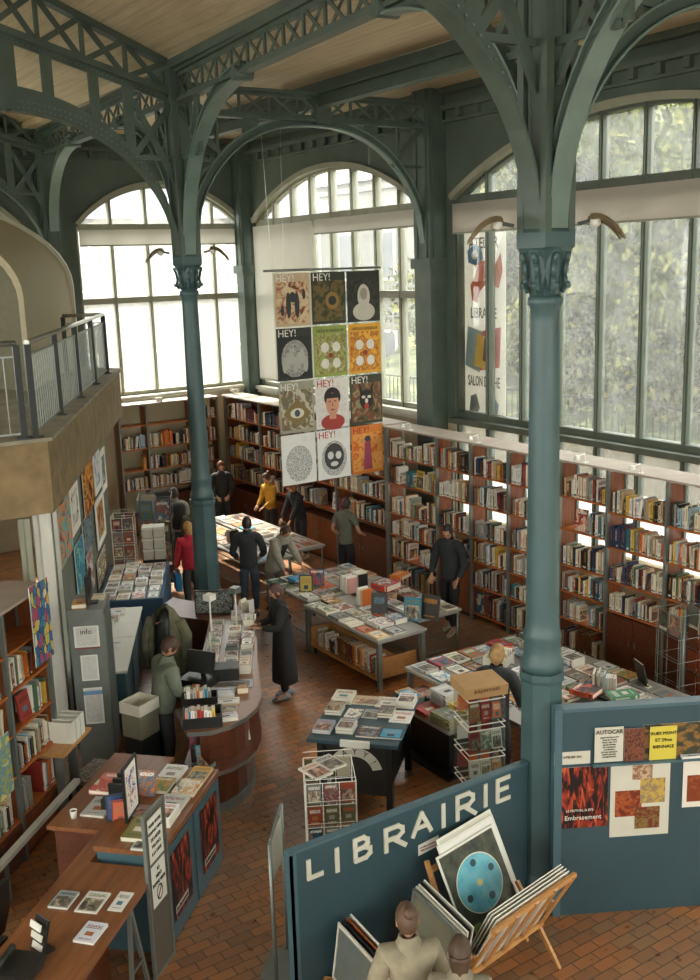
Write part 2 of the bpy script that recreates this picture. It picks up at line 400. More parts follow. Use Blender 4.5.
# ------------------------------------------------------------------ iron columns
def column(cx,cy,nm):
    root=empty(nm,(cx,cy,0),kind='structure')
    mb=MB()
    mb.lathe([(.24,0),(.24,.25),(.205,.3),(.19,2.15),(.21,2.19),(.21,2.25)],n=8,smooth=False,phase=PI/8)
    mb.build('octagonal_base',[M['teal']],root)
    mb=MB()
    mb.lathe([(.18,2.25),(.19,2.3),(.19,2.33),(.168,2.39),(.16,2.5),(.17,2.56),(.165,2.6),(.15,2.64),(.145,2.75),(.12,5.3),(.122,5.42),(.145,5.45),(.145,5.5),(.122,5.52)],n=24)
    mb.build('shaft',[M['teal']],root)
    mb=MB()
    mb.lathe([(.12,5.5),(.14,5.56),(.15,5.62),(.14,5.7),(.17,5.8),(.21,5.88),(.235,5.9),(.235,6.02),(.2,6.05)],n=4,smooth=False,phase=PI/4,sx=1,sy=1)
    mb.lathe([(.12,5.5),(.135,5.6),(.16,5.8),(.16,6.0)],n=12)
    for k in range(4):
        a=k*PI/2
        for s in (-1,1):   # scrolled brackets
            d=Vector((math.cos(a),math.sin(a),0)); t=Vector((-d.y,d.x,0))*s*.065
            P=[(.13,5.55),(.17,5.6),(.15,5.68),(.17,5.78),(.2,5.86)]
            for (r0,z0),(r1,z1) in zip(P[:-1],P[1:]): mb.tube(d*r0+t+Vector((0,0,z0)),d*r1+t+Vector((0,0,z1)),.022,n=8)
            mb.tube(d*.175+t*1.35+Vector((0,0,5.6)),d*.175+t*.6+Vector((0,0,5.6)),.03,n=10)
    mb.build('capital',[M['teal']],root)
    mb=MB(); mb.bb((-.12,-.12,6.0),(.12,.12,8.9))
    for sx in (-1,1):
        for sy in (-1,1):
            mb.bb((sx*.13-.035,sy*.13-.035,6.02),(sx*.13+.035,sy*.13+.035,8.8)); mb.tube((sx*.12,sy*.06,6.02),(sx*.12,sy*.06,8.8),.018,n=6); mb.tube((sx*.06,sy*.12,6.02),(sx*.06,sy*.12,8.8),.018,n=6)
    mb.build('upper_post',[M['iron']],root)
    return root
CR=(6.12,6.3); CL=(6.85,14.75)
column(*CR,'column'); column(*CL,'column')
# downlight shells fixed at the capitals
def uplight(name,c,dirn,label):
    root=empty(name,c,rz=math.atan2(dirn[1],dirn[0]),label=label,cat='lamp',group='gilded leaf lamps at the column heads')
    mb=MB(); mb.beam((0,0,0),(.13,0,.03),.03,.03); mb.build('bracket',[M['dark_metal']],root)
    mb=MB()
    for sy in (-1,0,1):
        rings=[]
        for i in range(7):
            x=.1+i*.045; w=.062*math.sin(PI*min(1,(i+1.2)/7))+.014; z=.06-.007*(i-1)**2-.015*abs(sy)
            rings.append([(x,sy*.075-w,z-.01),(x,sy*.075,z+.025),(x,sy*.075+w,z-.01),(x,sy*.075,z-.004)])
        mb.loft(rings,smooth=False)
    mb.build('leaf_shade',[M['gold']],root)
    mb=MB(); mb.lathe([(.02,0),(.045,.02),(.05,.06),(.03,.08)],c=(.14,0,-.03),n=12); mb.build('lamp_body',[M['white']],root)
RV=Vector((_r.x,_r.y,0)).normalized()
for c,tx in ((CR,'tall column with the octagonal foot by the sign board'),(CL,'far column beside the curved counter')):
    for s,w in ((-1,'window-corner'),(1,'tree-window')):
        p=Vector((c[0],c[1],6.08))+RV*s*.26
        side='end wall side' if s<0 else 'tree window side'
        uplight('column_lamp',p,RV*s,'gilded leaf-shaped lamp on the %s of the %s'%(side,tx if len(tx.split())<6 else ('near column' if c is CR else 'far column')))
# ------------------------------------------------------------------ girders, arches
def lattice(name,p0,p1,z0,z1,n,w=.16):
    root=empty(name,(p0[0],p0[1],z0),kind='structure'); O=Vector((p0[0],p0[1],z0))
    a=Vector((p0[0],p0[1],0)); b=Vector((p1[0],p1[1],0)); d=(b-a); H=z1-z0; d3=d
    ch=MB()
    for z in (0,H): 
        ch.beam(Vector((0,0,z)),d3+Vector((0,0,z)),w,.05); ch.beam(Vector((0,0,z+(.04 if z==0 else -.04))),d3+Vector((0,0,z+(.04 if z==0 else -.04))),.05,.08)
    ch.build('chords',[M['iron']],root)
    la=MB(); nrm=Vector((-d.y,d.x,0)).normalized()*.02
    for i in range(n):
        A=d*(i/n); B=d*((i+1)/n)
        la.beam(A+nrm,B+Vector((0,0,H))+nrm,.015,.045); la.beam(A+Vector((0,0,H))-nrm,B-nrm,.015,.045)
        la.beam(A,A+Vector((0,0,H)),.03,.045)
    la.build('lattice_bars',[M['iron']],root)
lattice('roof_girder',CR,CL,8.25,8.66,16); lattice('roof_girder',(CR[0]-.3,-4),CR,8.25,8.66,18); lattice('roof_girder',CL,(7.12,21.9),8.25,8.66,14)
lattice('roof_girder',CL,(11.5,14.8),8.1,8.5,9); lattice('roof_girder',CR,(11.5,6.4),8.1,8.5,10)
# longitudinal purlin and a plank above the girders
mb=MB(); mb.bb((9.25,YB,8.5),(9.45,YW,8.54)); mb.bb((9.33,YB,8.3),(9.37,YW,8.7)); mb.bb((9.25,YB,8.3),(9.45,YW,8.34)); mb.build('roof_purlin',[M['iron']],kind='structure')
mb=MB()
for c in (CL[1],CR[1]):
    mb.bb((9.22,c-.08,8.05),(9.5,c+.08,8.36))
mb.build('purlin_seat',[M['iron']],kind='structure')
mb=MB(); mb.beam((CR[0]-.3,-4,8.74),(*CL,8.74),.34,.12); mb.beam((*CL,8.74),(7.12,22,8.74),.34,.12); mb.build('girder_plate',[M['iron']],kind='structure')
def curved(name,O,dirn,pts,depth,flw,light=True,web=.03,knob=False,extra=None):
    'pts: (s,z) along dirn, lower edge of the brace'
    root=empty(name,O,kind='structure'); d=Vector((dirn[0],dirn[1],0)).normalized(); nr=Vector((-d.y,d.x,0))
    P=[d*s+Vector((0,0,z)) for s,z in pts]
    # normals in plane (towards up/back)
    N=[]
    for i in range(len(P)):
        t=(P[min(i+1,len(P)-1)]-P[max(i-1,0)]).normalized(); n=nr.cross(t).normalized()
        if n.z<0 or (abs(n.z)<.05 and False): n=-n
        N.append(n)
    # keep consistent orientation
    for i in range(1,len(N)):
        if N[i].dot(N[i-1])<0: N[i]=-N[i]
    mb=MB(); dp=depth if callable(depth) else (lambda q:depth)
    rings=[]
    for i,(p,n) in enumerate(zip(P,N)):
        h=dp(i/(len(P)-1)); rings.append([p-nr*web/2,p+nr*web/2,p+nr*web/2+n*h,p-nr*web/2+n*h])
    mb.loft(rings,smooth=False); mb.build('web_plate',[M['iron']],root)
    mb=MB(); rings=[[p-nr*flw/2-n*.012,p+nr*flw/2-n*.012,p+nr*flw/2+n*.012,p-nr*flw/2+n*.012] for p,n in zip(P,N)]
    mb.loft(rings,smooth=False)
    rings=[]
    for i,(p,n) in enumerate(zip(P,N)):
        h=dp(i/(len(P)-1)); q=p+n*h; w=flw*.6; rings.append([q-nr*w/2-n*.01,q+nr*w/2-n*.01,q+nr*w/2+n*.01,q-nr*w/2+n*.01])
    mb.loft(rings,smooth=False)
    mb.build('flange',[M['iron_light'] if light else M['iron']],root)
    if knob:
        e=P[-1]; mb=MB(); mb.tube(e-nr*.13+N[-1]*.06,e+nr*.13+N[-1]*.06,.09,n=14); mb.beam(e,e+Vector((0,0,.2)),.12,.14); mb.build('end_knob',[M['iron']],root)
    if extra:
        mb=MB(); extra(mb,d,nr); mb.build('bracing',[M['iron']],root)
    return root
def quarter(x1,z0,z1,s0=.15,n=18,p=.8):
    out=[]
    for i in range(n+1):
        t=i/n*PI/2; out.append((s0+(x1-s0)*(1-math.cos(t))**1.0,z0+(z1-z0)*math.sin(t)**1.0))
    return out
def brace_extra(x1,zb):
    def f(mb,d,nr):
        V=lambda s,z:d*s+Vector((0,0,z))
        o=nr*.006; mb.beam(V(.1,7.15),V(.8,8.2),.05,.07); mb.beam(V(.75,7.5)+o,V(.1,8.15)+o,.05,.07); mb.beam(V(.85,7.45)-o,V(.85,8.25)-o,.04,.07); mb.beam(V(.1,7.45)-o*2,V(.8,7.45)-o*2,.045,.06)
    return f
# brackets along the column row
def along(c,sgn,other):
    d=Vector((other[0]-c[0],other[1]-c[1],0)).normalized()
    q=quarter(2.45,6.05,8.18,.14)
    curved('arch_brace',(c[0],c[1],0),d,q,lambda t:.1+.1*t,.2,True,knob=True,extra=brace_extra(2.4,8.2))
along(CL,1,CR); along(CR,1,CL); along(CR,1,(CR[0]-.3,-4)); along(CL,1,(7.12,21.9))
def far_pil(c,other):
    d=Vector((other[0]-c[0],other[1]-c[1],0)).normalized()
    curved('arch_brace',(c[0],c[1],0),d,quarter(1.9,6.7,8.2,.14),lambda t:.1+.1*t,.2,True,knob=True)
far_pil((7.12,21.8),CL)
# full arches from the columns to the wall piers
def wallarch(c,x1,y1,zs1,apex):
    L=math.hypot(x1-c[0],y1-c[1]); n=36; pts=[]
    for i in range(n+1):
        t=i/n; s=.14+(L-.2)*t; u=2*t-1
        z0=6.1 if u<0 else zs1
        zz=z0+(apex-z0)*(1-abs(u)**2.3)**(1/1.9)
        pts.append((s,zz))
    def ex(mb,d,nr):
        V=lambda s,z:d*s+Vector((0,0,z))
        for a,b in ((.62,7.42),(L-.62,7.42)): mb.beam(V(a,b),V(a,8.15),.04,.07)
        mb.beam(V(.1,8.1),V(.75,7.45),.05,.07); mb.beam(V(.1,7.1),V(.62,7.45),.05,.06); mb.beam(V(.14,7.45),V(.65,7.45),.04,.05)
        mb.beam(V(L-.1,8.1),V(L-.75,7.45),.05,.07); mb.beam(V(L-.1,7.45),V(L-.65,7.45),.04,.05)
        for a in (1.2,L-1.2): mb.beam(V(a,7.85),V(a+.02,8.15),.25,.05)
    curved('wall_arch',(c[0],c[1],0),(x1-c[0],y1-c[1]),pts,.12,.14,True,extra=ex)
wallarch(CL,11.55,14.85,5.95,8.02); wallarch(CR,11.5,6.45,5.95,8.02)
# nave side: rafters with deep riveted brackets
def nave(c,nm):
    root=empty(nm,(c[0],c[1],0),kind='structure')
    mb=MB()
    top=lambda x:8.72+.4*x; low=lambda x:8.33+.28*x      # x = distance towards the nave
    mb.beam((0,0,top(0)),(-6.4,0,top(6.4)),.18,.09); mb.beam((0,0,low(0)),(-6.4,0,low(6.4)),.18,.09)
    mb.build('chords',[M['iron']],root)
    mb=MB(); n=10
    for i in range(n):
        a=.15+i*.62; b=a+.62
        mb.beam((-a,.02,low(a)),(-b,.02,top(b)),.02,.08); mb.beam((-a,-.02,top(a)),(-b,-.02,low(b)),.02,.08); mb.beam((-b,0,low(b)),(-b,0,top(b)),.05,.07)
    mb.build('lattice_bars',[M['iron']],root)
    # deep plate with slots between the curve and the lower chord
    mb=MB(); pts=quarter(2.5,6.05,8.0,.14,20)
    def cz(s):
        t=math.acos(max(-1,min(1,1-(s-.14)/(2.36)))); return 6.05+1.95*math.sin(t)
    pw=[.02]
    def plate(s0,s1,f0,f1,N=4):
        pw[0]+=.0017; w_=pw[0]
        rings=[]
        for i in range(N+1):
            s=s0+(s1-s0)*i/N; rings.append([(-s,-w_,f0(s)),(-s,w_,f0(s)),(-s,w_,f1(s)),(-s,-w_,f1(s))])
        mb.loft(rings,smooth=False)
    lo=lambda s:low(s)-.04
    band=lambda s:min(lo(s),cz(s)+.16+.07*s)
    plate(.16,2.5,lambda s:cz(s),band,20); plate(.2,2.5,lambda s:lo(s)-.1,lo,4)
    for a,b in ((.7,.85),(1.2,1.34),(1.85,2.0),(2.35,2.75)): plate(a,b,lambda s:cz(min(s,2.5)),lo,2)
    mb.build('riveted_plate',[M['iron']],root)
    mb=MB(); nr=Vector((0,1,0)); P=[Vector((-s,0,z)) for s,z in pts]; rings=[]
    for i,p in enumerate(P):
        t=(P[min(i+1,len(P)-1)]-P[max(i-1,0)]).normalized(); n_=nr.cross(t); rings.append([p-nr*.1-n_*.012,p+nr*.1-n_*.012,p+nr*.1+n_*.012,p-nr*.1+n_*.012])
    mb.loft(rings,smooth=False)
    mb.build('flange',[M['iron']],root)
    mb=MB(); mb.tube((-2.6,-.14,8.12),(-2.6,.14,8.12),.13,n=16); mb.tube((-2.6,-.2,8.12),(-2.6,.2,8.12),.06,n=12); mb.tube((-2.6,0,8.12),(-4.6,0,8.05),.02,n=6); mb.build('tie_rod_pin',[M['iron']],root)
    mb=MB()
    for i in range(34):
        s=.3+i*.068
        for dz in (.05,.14): mb.lathe([(.012,0),(.008,.01)],c=(0,0,0),n=5); 
    mb=MB()
    for i in range(30):
        s=.35+i*.072
        for dz in (.05,.13):
            z=cz(s)+dz; mb.tube((-s,-.035,z),(-s,.035,z),.013,n=5)
            z=lo(s)-.05; mb.tube((-s,-.035,z),(-s,.035,z),.012,n=5)
    mb.build('rivets',[M['iron_light']],root)
    mb=MB(); V=lambda s,z:Vector((-s,0,z))
    o=Vector((0,.006,0)); mb.beam(V(.1,7.1),V(.7,8.25),.05,.09); mb.beam(V(.75,7.45)+o,V(.1,8.2)+o,.05,.09); mb.beam(V(.15,7.45)-o,V(.75,7.45)-o,.05,.06); mb.build('bracing',[M['iron']],root)
nave(CL,'nave_rafter'); nave(CR,'nave_rafter'); nave((7.12,21.8),'nave_rafter')
# ridge and purlins of the nave
mb=MB()
for x in (4.4,2.2): mb.bb((x-.07,YB,8.72+.4*(6.8-x)-.2),(x+.07,YW,8.72+.4*(6.8-x)-.02))
mb.build('nave_purlin',[M['iron']],kind='structure')
def at_plane(px,py,P0,Nn):
    dr=_f+_r*((px-350)/FPX)-_u*((py-490)/FPX); o=Vector((0,0,CAM_H)); return o+dr*((P0-o).dot(Nn)/dr.dot(Nn))
# ------------------------------------------------------------------ books
def cover_mat(name,kind,attr=False):
    t=NT(name); b=t.bsdf(.45,spec=.4)
    if attr:
        a=t.n('ShaderNodeAttribute'); a.attribute_name='bcol'; base=a.outputs['Color']
        g=t.n('ShaderNodeNewGeometry'); rnd=g.outputs['Random Per Island']
    else:
        oi=t.n('ShaderNodeObjectInfo'); base=oi.outputs['Color']; rnd=oi.outputs['Random']
    tc=t.n('ShaderNodeTexCoord'); uv=tc.outputs['UV']; sp=t.n('ShaderNodeSeparateXYZ'); t.l(uv,sp.inputs[0]); u,v=sp.outputs[0],sp.outputs[1]
    ad=t.n('ShaderNodeVectorMath'); ad.operation='ADD'; cb=t.n('ShaderNodeCombineXYZ')
    t.l(t.math('MULTIPLY',rnd,37),cb.inputs[0]); t.l(t.math('MULTIPLY',rnd,91),cb.inputs[1]); t.l(uv,ad.inputs[0]); t.l(cb.outputs[0],ad.inputs[1])
    def inside(x,a,c): return t.math('MULTIPLY',t.math('GREATER_THAN',x,a),t.math('LESS_THAN',x,c))
    def rect(a,c,d,e): return t.math('MULTIPLY',inside(u,a,c),inside(v,d,e))
    acc=t.ramp(rnd,[(0,hexc('b4472c')),(.12,hexc('23303c')),(.25,hexc('c9872c')),(.37,hexc('e4dfd0')),(.5,hexc('2d6076')),(.62,hexc('1c1b1a')),(.75,hexc('7d2f2c')),(.87,hexc('5f6b42'))],'CONSTANT')
    rnd2=t.math('FRACT',t.math('MULTIPLY',rnd,7.31))
    acc2=t.ramp(rnd2,[(0,hexc('8d8a80')),(.2,hexc('d6cdb7')),(.4,hexc('3b3a37')),(.6,hexc('a5693d')),(.8,hexc('507482'))],'CONSTANT')
    # lettering: short dashes in rows
    wx=t.math('FRACT',t.math('MULTIPLY',u,9)); ns=t.noise(26,ad.outputs[0],1)
    lett=t.math('GREATER_THAN',ns.outputs[0],.5)
    if kind=='title':
        m=t.math('MULTIPLY',rect(.12,.88,.66,.84),lett); c=t.mix(m,base,acc)
        c=t.mix(t.math('MULTIPLY',rect(.2,.8,.12,.17),lett),c,acc)
        c=t.mix(rect(.3,.7,.3,.5),c,acc2)
    elif kind=='photo':
        n2=t.noise(3.2,ad.outputs[0],3,.8)
        pic=t.ramp(n2.outputs[0],[(.3,hexc('2a2926')),(.5,hexc('8b7f6c')),(.7,hexc('d8cfba'))]); pic=t.mix(.45,pic,acc,'OVERLAY')
        c=t.mix(rect(.08,.92,.07,.66),base,pic); c=t.mix(t.math('MULTIPLY',rect(.1,.9,.74,.9),lett),c,acc)
    elif kind=='full':
        n2=t.noise(2.4,ad.outputs[0],4,1.2)
        c=t.mix(t.ramp(n2.outputs[0],[(.38,(0,0,0,1)),(.55,(1,1,1,1))]),base,acc); c=t.mix(t.ramp(n2.outputs[0],[(.56,(0,0,0,1)),(.62,(1,1,1,1))]),c,acc2)
        c=t.mix(t.math('MULTIPLY',rect(.1,.9,.78,.92),lett),c,hexc('ece6d4'))
    elif kind=='frame':
        inner=rect(.1,.9,.08,.92); c=t.mix(inner,acc,base); c=t.mix(t.math('MULTIPLY',rect(.18,.82,.5,.8),lett),c,acc2); c=t.mix(rect(.35,.65,.18,.4),c,acc)
    elif kind=='spine':
        c=t.mix(t.math('MULTIPLY',rect(.25,.75,.35,.88),lett),base,acc); c=t.mix(rect(0,1,.08,.16),c,acc2)
    else: c=base
    t.l(c,b.inputs['Base Color']); return t.mat
CV={k:cover_mat('book_cover_'+k,k) for k in ('title','photo','full','frame','spine','plain')}
CVA={k:cover_mat('shelf_cover_'+k,k,True) for k in ('spine','title','photo')}
def book_shape(mb,w,h,t,front=0,plain=1,spine=2,page=3,O=Vector((0,0,0)),Rm=None):
    'lying: x width (spine at -x), y height, z thickness; front cover up'
    Rm=Rm or Matrix.Identity(3); e=.04
    def B(a,b,mats):
        c=Vector([(a[i]+b[i])/2 for i in range(3)]); mb.box(O+Rm@c,[b[i]-a[i] for i in range(3)],0,Rm,mats)
    c=t*.09
    B((-w/2,-h/2,t-c),(w/2,h/2,t),(plain,front,plain,plain,plain,plain))
    B((-w/2,-h/2,0),(w/2,h/2,c),(plain,plain,plain,plain,plain,plain))
    # spine
    x0=-w/2; P=[(x0,-h/2,c),(x0,h/2,c),(x0,h/2,t-c),(x0,-h/2,t-c)]
    n=mb.pts([O+Rm@Vector(p) for p in P]); mb.face((n+3,n+2,n+1,n),spine,((0,1) if 0 else (1,0),(1,1),(0,1),(0,0)))
    B((x0+.002*w,-h/2+h*.02,c),(w/2-w*.025,h/2-h*.02,t-c),(page,)*6)
M['top_board']=simple('dusty_pinkish_top_board','a29587',.7,0,.08,3)
BK={}
for k in ('title','photo','full','frame'):
    mb=MB(); book_shape(mb,1,1,1); BK[k]=mb.mesh('flat_book_'+k,[CV[k],CV['plain'],CV['spine'],M['paper']])
# upright: rotate so spine faces -x, height up, thickness along y
UPR=Matrix(((1,0,0),(0,0,1),(0,1,0)))
UP={}
for k in ('title','photo','full','frame'):
    mb=MB(); book_shape(mb,1,1,1,Rm=Matrix(((1,0,0),(0,0,-1),(0,1,0))),O=Vector((.5,.5,.5))); UP[k]=mb.mesh('upright_book_'+k,[CV[k],CV['plain'],CV['spine'],M['paper']])
PAL=[('cream','d9cfb6',12),('white','dfdcd2',13),('grey','8e8d86',5),('orange','c8682c',3),('red','96372c',3),('dark blue','2a3a52',3),('black','22211f',6),('brown','6d4527',4),('green','49684c',2),('yellow','d3ab46',3),('pale blue','8ba7b4',2),('tan','b79a70',4),('maroon','5a2526',3),('teal','2f6c74',2)]
PW=[p[2] for p in PAL]
PALT=[('white','e3e1d9',16),('pale grey','b9b8b1',9),('cream','dcd3bd',9),('grey','85857f',5),('black','262523',4),('orange','cf6f35',3),('red','a93a2c',4),('turquoise','3b8aa5',3),('dark blue','2d4060',2),('yellow','d9b64d',2),('olive','77754a',2),('pink','c9948c',2),('green','4e7a58',1),('brown','75502f',2)]
ORD=['first','second','third','fourth','fifth','sixth','seventh','eighth','ninth','tenth','eleventh','twelfth','thirteenth','fourteenth','fifteenth','sixteenth','seventeenth','eighteenth','nineteenth','twentieth','twenty-first','twenty-second','twenty-third','twenty-fourth','twenty-fifth','twenty-sixth','twenty-seventh','twenty-eighth','twenty-ninth','thirtieth','thirty-first','thirty-second','thirty-third','thirty-fourth','thirty-fifth','thirty-sixth','thirty-seventh','thirty-eighth','thirty-ninth','fortieth','forty-first','forty-second','forty-third','forty-fourth','forty-fifth']+['last']*60
def pick(rnd,pal): return rnd.choices(pal,[p[2] for p in pal])[0]
SHELF=[]    # collected specs of upright books: (loc, rot, scale, kind, colname, hex, casename, row, nth)
def fill_row(rnd,A,d,back,z,L,hmax,case,row,density=1.0,depth=.17,faceout=.12):
    'A start point on the front edge, d direction along the shelf, back = direction into the shelf'
    s=.03; nth=0; ang=math.atan2(back.y,back.x)
    # when viewed from the front books stand with spine on the -back side
    while s<L-.05:
        if rnd.random()>density: s+=rnd.uniform(.08,.3); continue
        if rnd.random()<faceout*.9 and s<L-.22:
            w=rnd.uniform(.17,.24); h=min(hmax-.05,rnd.uniform(.26,.34)); p=A+d*(s+w/2)+back*.03+Vector((0,0,z))
            SHELF.append(dict(p=p,face=True,w=w,h=h,t=rnd.uniform(.01,.025),ang=ang,kind=rnd.choice(['photo','full','title','frame']),col=pick(rnd,PAL),case=case,row=row,nth=nth)); nth+=1
            s+=w+.02; continue
        run=rnd.randint(4,14); basecol=pick(rnd,PAL) if rnd.random()<.14 else None; hb=rnd.uniform(.22,.33); lean=0
        for k in range(run):
            t=rnd.uniform(.018,.052); h=min(hmax-.04,max(.17,hb+rnd.uniform(-.035,.035))); w=min(depth,h*.68)
            if s+t>L-.03: s=L; break
            lean=rnd.choice([0,0,0,0,.1,-.08,.16]) if k==run-1 else 0
            extra=abs(math.sin(lean))*h
            if s+t+extra>L-.02: s=L; break
            p=A+d*(s+t/2+ (extra if lean<0 else 0))+back*rnd.uniform(.01,.05)+Vector((0,0,z+ (math.sin(abs(lean))*t/2)))
            SHELF.append(dict(p=p,face=False,w=w,h=h,t=t,ang=ang,lean=lean,kind=rnd.choice(['title','photo','full']),col=basecol or pick(rnd,PAL),case=case,row=row,nth=nth)); nth+=1
            s+=t+.0015+extra
        s+=rnd.choice([0,0,.01,.06])
def bookcase(A,B,depth,levels,top,label,case,back=None,cab=None,seed=0,density=1,backpanel=False,first=True,last=True,skiprows=(),flatrows=(),name='bookcase'):
    'A,B front-edge end points seen from the room; back = unit vector into the shelf'
    rnd=random.Random(seed); A=Vector((A[0],A[1],0)); B=Vector((B[0],B[1],0)); d=(B-A); L=d.length; d/=L
    back=Vector(back).normalized() if back else Vector((-d.y,d.x,0))
    root=empty(name,A,label=label,cat='bookcase',group='bookcases')
    loc=lambda s,b,z:d*s+back*b+Vector((0,0,z))
    Mx=Matrix((d,back,Vector((0,0,1)))).transposed()
    def B_(mb,s0,s1,b0,b1,z0,z1,mat=0): mb.box(loc((s0+s1)/2,(b0+b1)/2,(z0+z1)/2),(s1-s0,b1-b0,z1-z0),mat,Mx)
    for s in ([0] if first else [])+([L] if last else []):
        mb=MB(); B_(mb,s-.02,s+.02,-.015,.035,0,top+.03); B_(mb,s-.02,s+.02,depth-.04,depth,0,top+.03); mb.build('metal_post',[M['grey_metal']],root)
        q=.004 if s==0 else -.02
        mb=MB(); B_(mb,s+q,s+q+.016,.04,depth-.045,.05,top-.02); mb.build('side_panel',[M['wood_v']],root)
    for i,z in enumerate(levels):
        mb=MB(); B_(mb,.025,L-.025,0,depth,z-.024,z); mb.build('shelf',[M['wood']],root)
    mb=MB(); B_(mb,-.02 if first else .022,L+.02,-.06,depth+.12,top+.03,top+.06); mb.build('top_board',[M['top_board']],root)
    if backpanel: mb=MB(); B_(mb,.025,L-.025,depth-.012,depth,levels[0] if not cab else cab,top); mb.build('back_panel',[M['wood_dark']],root)
    if cab:
        mb=MB(); B_(mb,.025,L-.025,.01,depth,.06,cab-.03); B_(mb,.03,L-.03,.03,depth,0,.06); mb.build('cabinet_body',[M['wood_dark']],root)
        n=2 if L>1 else 1
        n=2
        for k in range(n):
            a=.03+(L-.06)*k/n; b=.03+(L-.06)*(k+1)/n
            mb=MB(); B_(mb,a+.004,b-.004,-.008,.01,.08,cab-.05); dd=mb.build('door',[M['wood_dark'] if seed%3 else M['wood_v']],root)
            mb=MB(); c=loc((b-.05) if k==0 else (a+.05),-.02,cab*.6); mb.beam(c-Vector((0,0,.04)),c+Vector((0,0,.04)),.012,.012); mb.build('handle',[M['grey_metal']],dd)
    lv=[z for z in levels]+[top]
    rows=[(lv[i],lv[i+1]-lv[i]-.025) for i in range(len(levels))][::-1]
    for r,(z,hm) in enumerate(rows):
        if r in skiprows: continue
        den=density(r) if callable(density) else density
        fill_row(rnd,A+d*.025,d,back,z+.001,L-.05,hm,case,r,den,depth-.08)
    return root
XF=10.6
ysr=[14.9,13.47,12.59,11.69,10.58,9.66,8.64,7.62,6.62]
LA=[.12,.6,1.02,1.42,1.96,2.45]; LB=[.95,1.38,1.87,2.36]; LC=[.95,1.42,1.96,2.45]
cases=[('tall open bookcase nearest the pier between the windows','case beside the pier',LA,None),
 ('bookcase with brown lower doors, behind the man in the dark jacket','doored case beside the jacketed man',LC,.93),
 ('narrow open bookcase partly hidden behind the near column','case just before the near column',LA,None),
 ('open bookcase seen half behind the near column, crammed with orange spines','case behind the near column',LA,None),
 ('open bookcase just past the near column with books to the floor','case just past the near column',LA,None),
 ('bookcase with dark doors and bright gaps between its books','dark-doored case with bright gaps',LB,.93),
 ('bookcase standing behind the wire spinner by the partition','case behind the wire spinner',LB,.93),
 ('last bookcase of the tree-window row, beyond the partition board','last case of the row',LA,None)]
for i,(lb,cs,lv,cab) in enumerate(cases):
    bookcase((XF,ysr[i]),(XF,ysr[i+1]),.38,lv,2.93,lb,cs,back=(1,0,0),cab=cab,seed=20+i,first=(i==0),density=.97 if i<4 else .9)
ysl=[21.3,19.67,18.1,16.65,14.95]
csl=[('bookcase in the far corner below the white window screen','corner case'),('bookcase behind the two bent readers in yellow and black','case behind the far readers'),
 ('bookcase hidden in part by the hanging poster sheet','case behind the poster sheet'),('bookcase behind the man in the olive tee shirt','case behind the olive shirt')]
for i,(lb,cs) in enumerate(csl):
    bookcase((XF,ysl[i]),(XF,ysl[i+1]-(.04 if i==3 else 0)+.04*(i==3)),.38,[1.1,1.6,2.04,2.5],2.95,lb,cs,back=(1,0,0),cab=.9,seed=40+i,first=(i==0),density=.85,backpanel=True)
xe=[8.1,8.74,9.84,10.48]
YF=21.45
ce=[('narrow bookcase at the balcony end of the end wall','slim end wall case'),('bookcase with two long rows of books under the end wall window','middle end wall case'),('half-empty bookcase behind the far column','end wall case behind the column')]
for i,(lb,cs) in enumerate(ce):
    bookcase((xe[i],YF),(xe[i+1],YF),.34,[1.06,1.5,1.98,2.5],2.92,lb,cs,back=(0,1,0),cab=.9 if i==1 else .5,seed=60+i,first=(i==0),density=[.4,.97,.6][i],backpanel=False,skiprows=(0,) if i<2 else ())
# light rail above the end wall cases
for i,(a,b,lb) in enumerate([((8.0,21.3,3.14),(9.65,21.3,3.16),'long white light rail over the end wall bookcases, balcony side'),((9.9,21.3,3.16),(11.1,21.3,3.18),'short white light rail over the end wall bookcases, corner side')]):
    r=empty('light_rail',a,label=lb,cat='light rail',group='light rails on the bookcases'); V=lambda x,y,z:(x-a[0],y-a[1],z-a[2])
    mb=MB(); mb.tube((0,0,0),Vector(b)-Vector(a),.035,n=8); mb.build('tube',[M['white']],r)
    mb=MB(); mb.beam((.2,0,0),(.2,.25,-.12),.02,.02); mb.beam((1.0,0,0),(1.0,.25,-.12),.02,.02); mb.build('bracket',[M['grey_metal']],r)
    mb=MB(); x=.95; mb.box((x,-.06,-.06),(.16,.14,.05)); mb.box((x,-.13,-.1),(.12,.06,.05)); mb.build('clamp_lamp',[M['white']],r)
for i,y in enumerate([14.2,12.4,10.1,9.1]):
    r=empty('clip_lamp',(XF+.02,y,2.97),label='small white clip lamp on top of the bookcases, %s from the pier'%ORD[i],cat='lamp',group='clip lamps on the bookcase tops')
    mb=MB(); mb.box((0,0,.015),(.08,.06,.03)); mb.tube((0,0,.03),(-.02,0,.15),.008,n=6); mb.tube((-.02,0,.15),(-.16,0,.13),.008,n=6); mb.build('arm',[M['white']],r)
    mb=MB(); mb.lathe([(.02,0),(.05,-.05),(.055,-.06)],c=(-.18,0,.15),n=12); mb.build('shade',[M['white']],r)
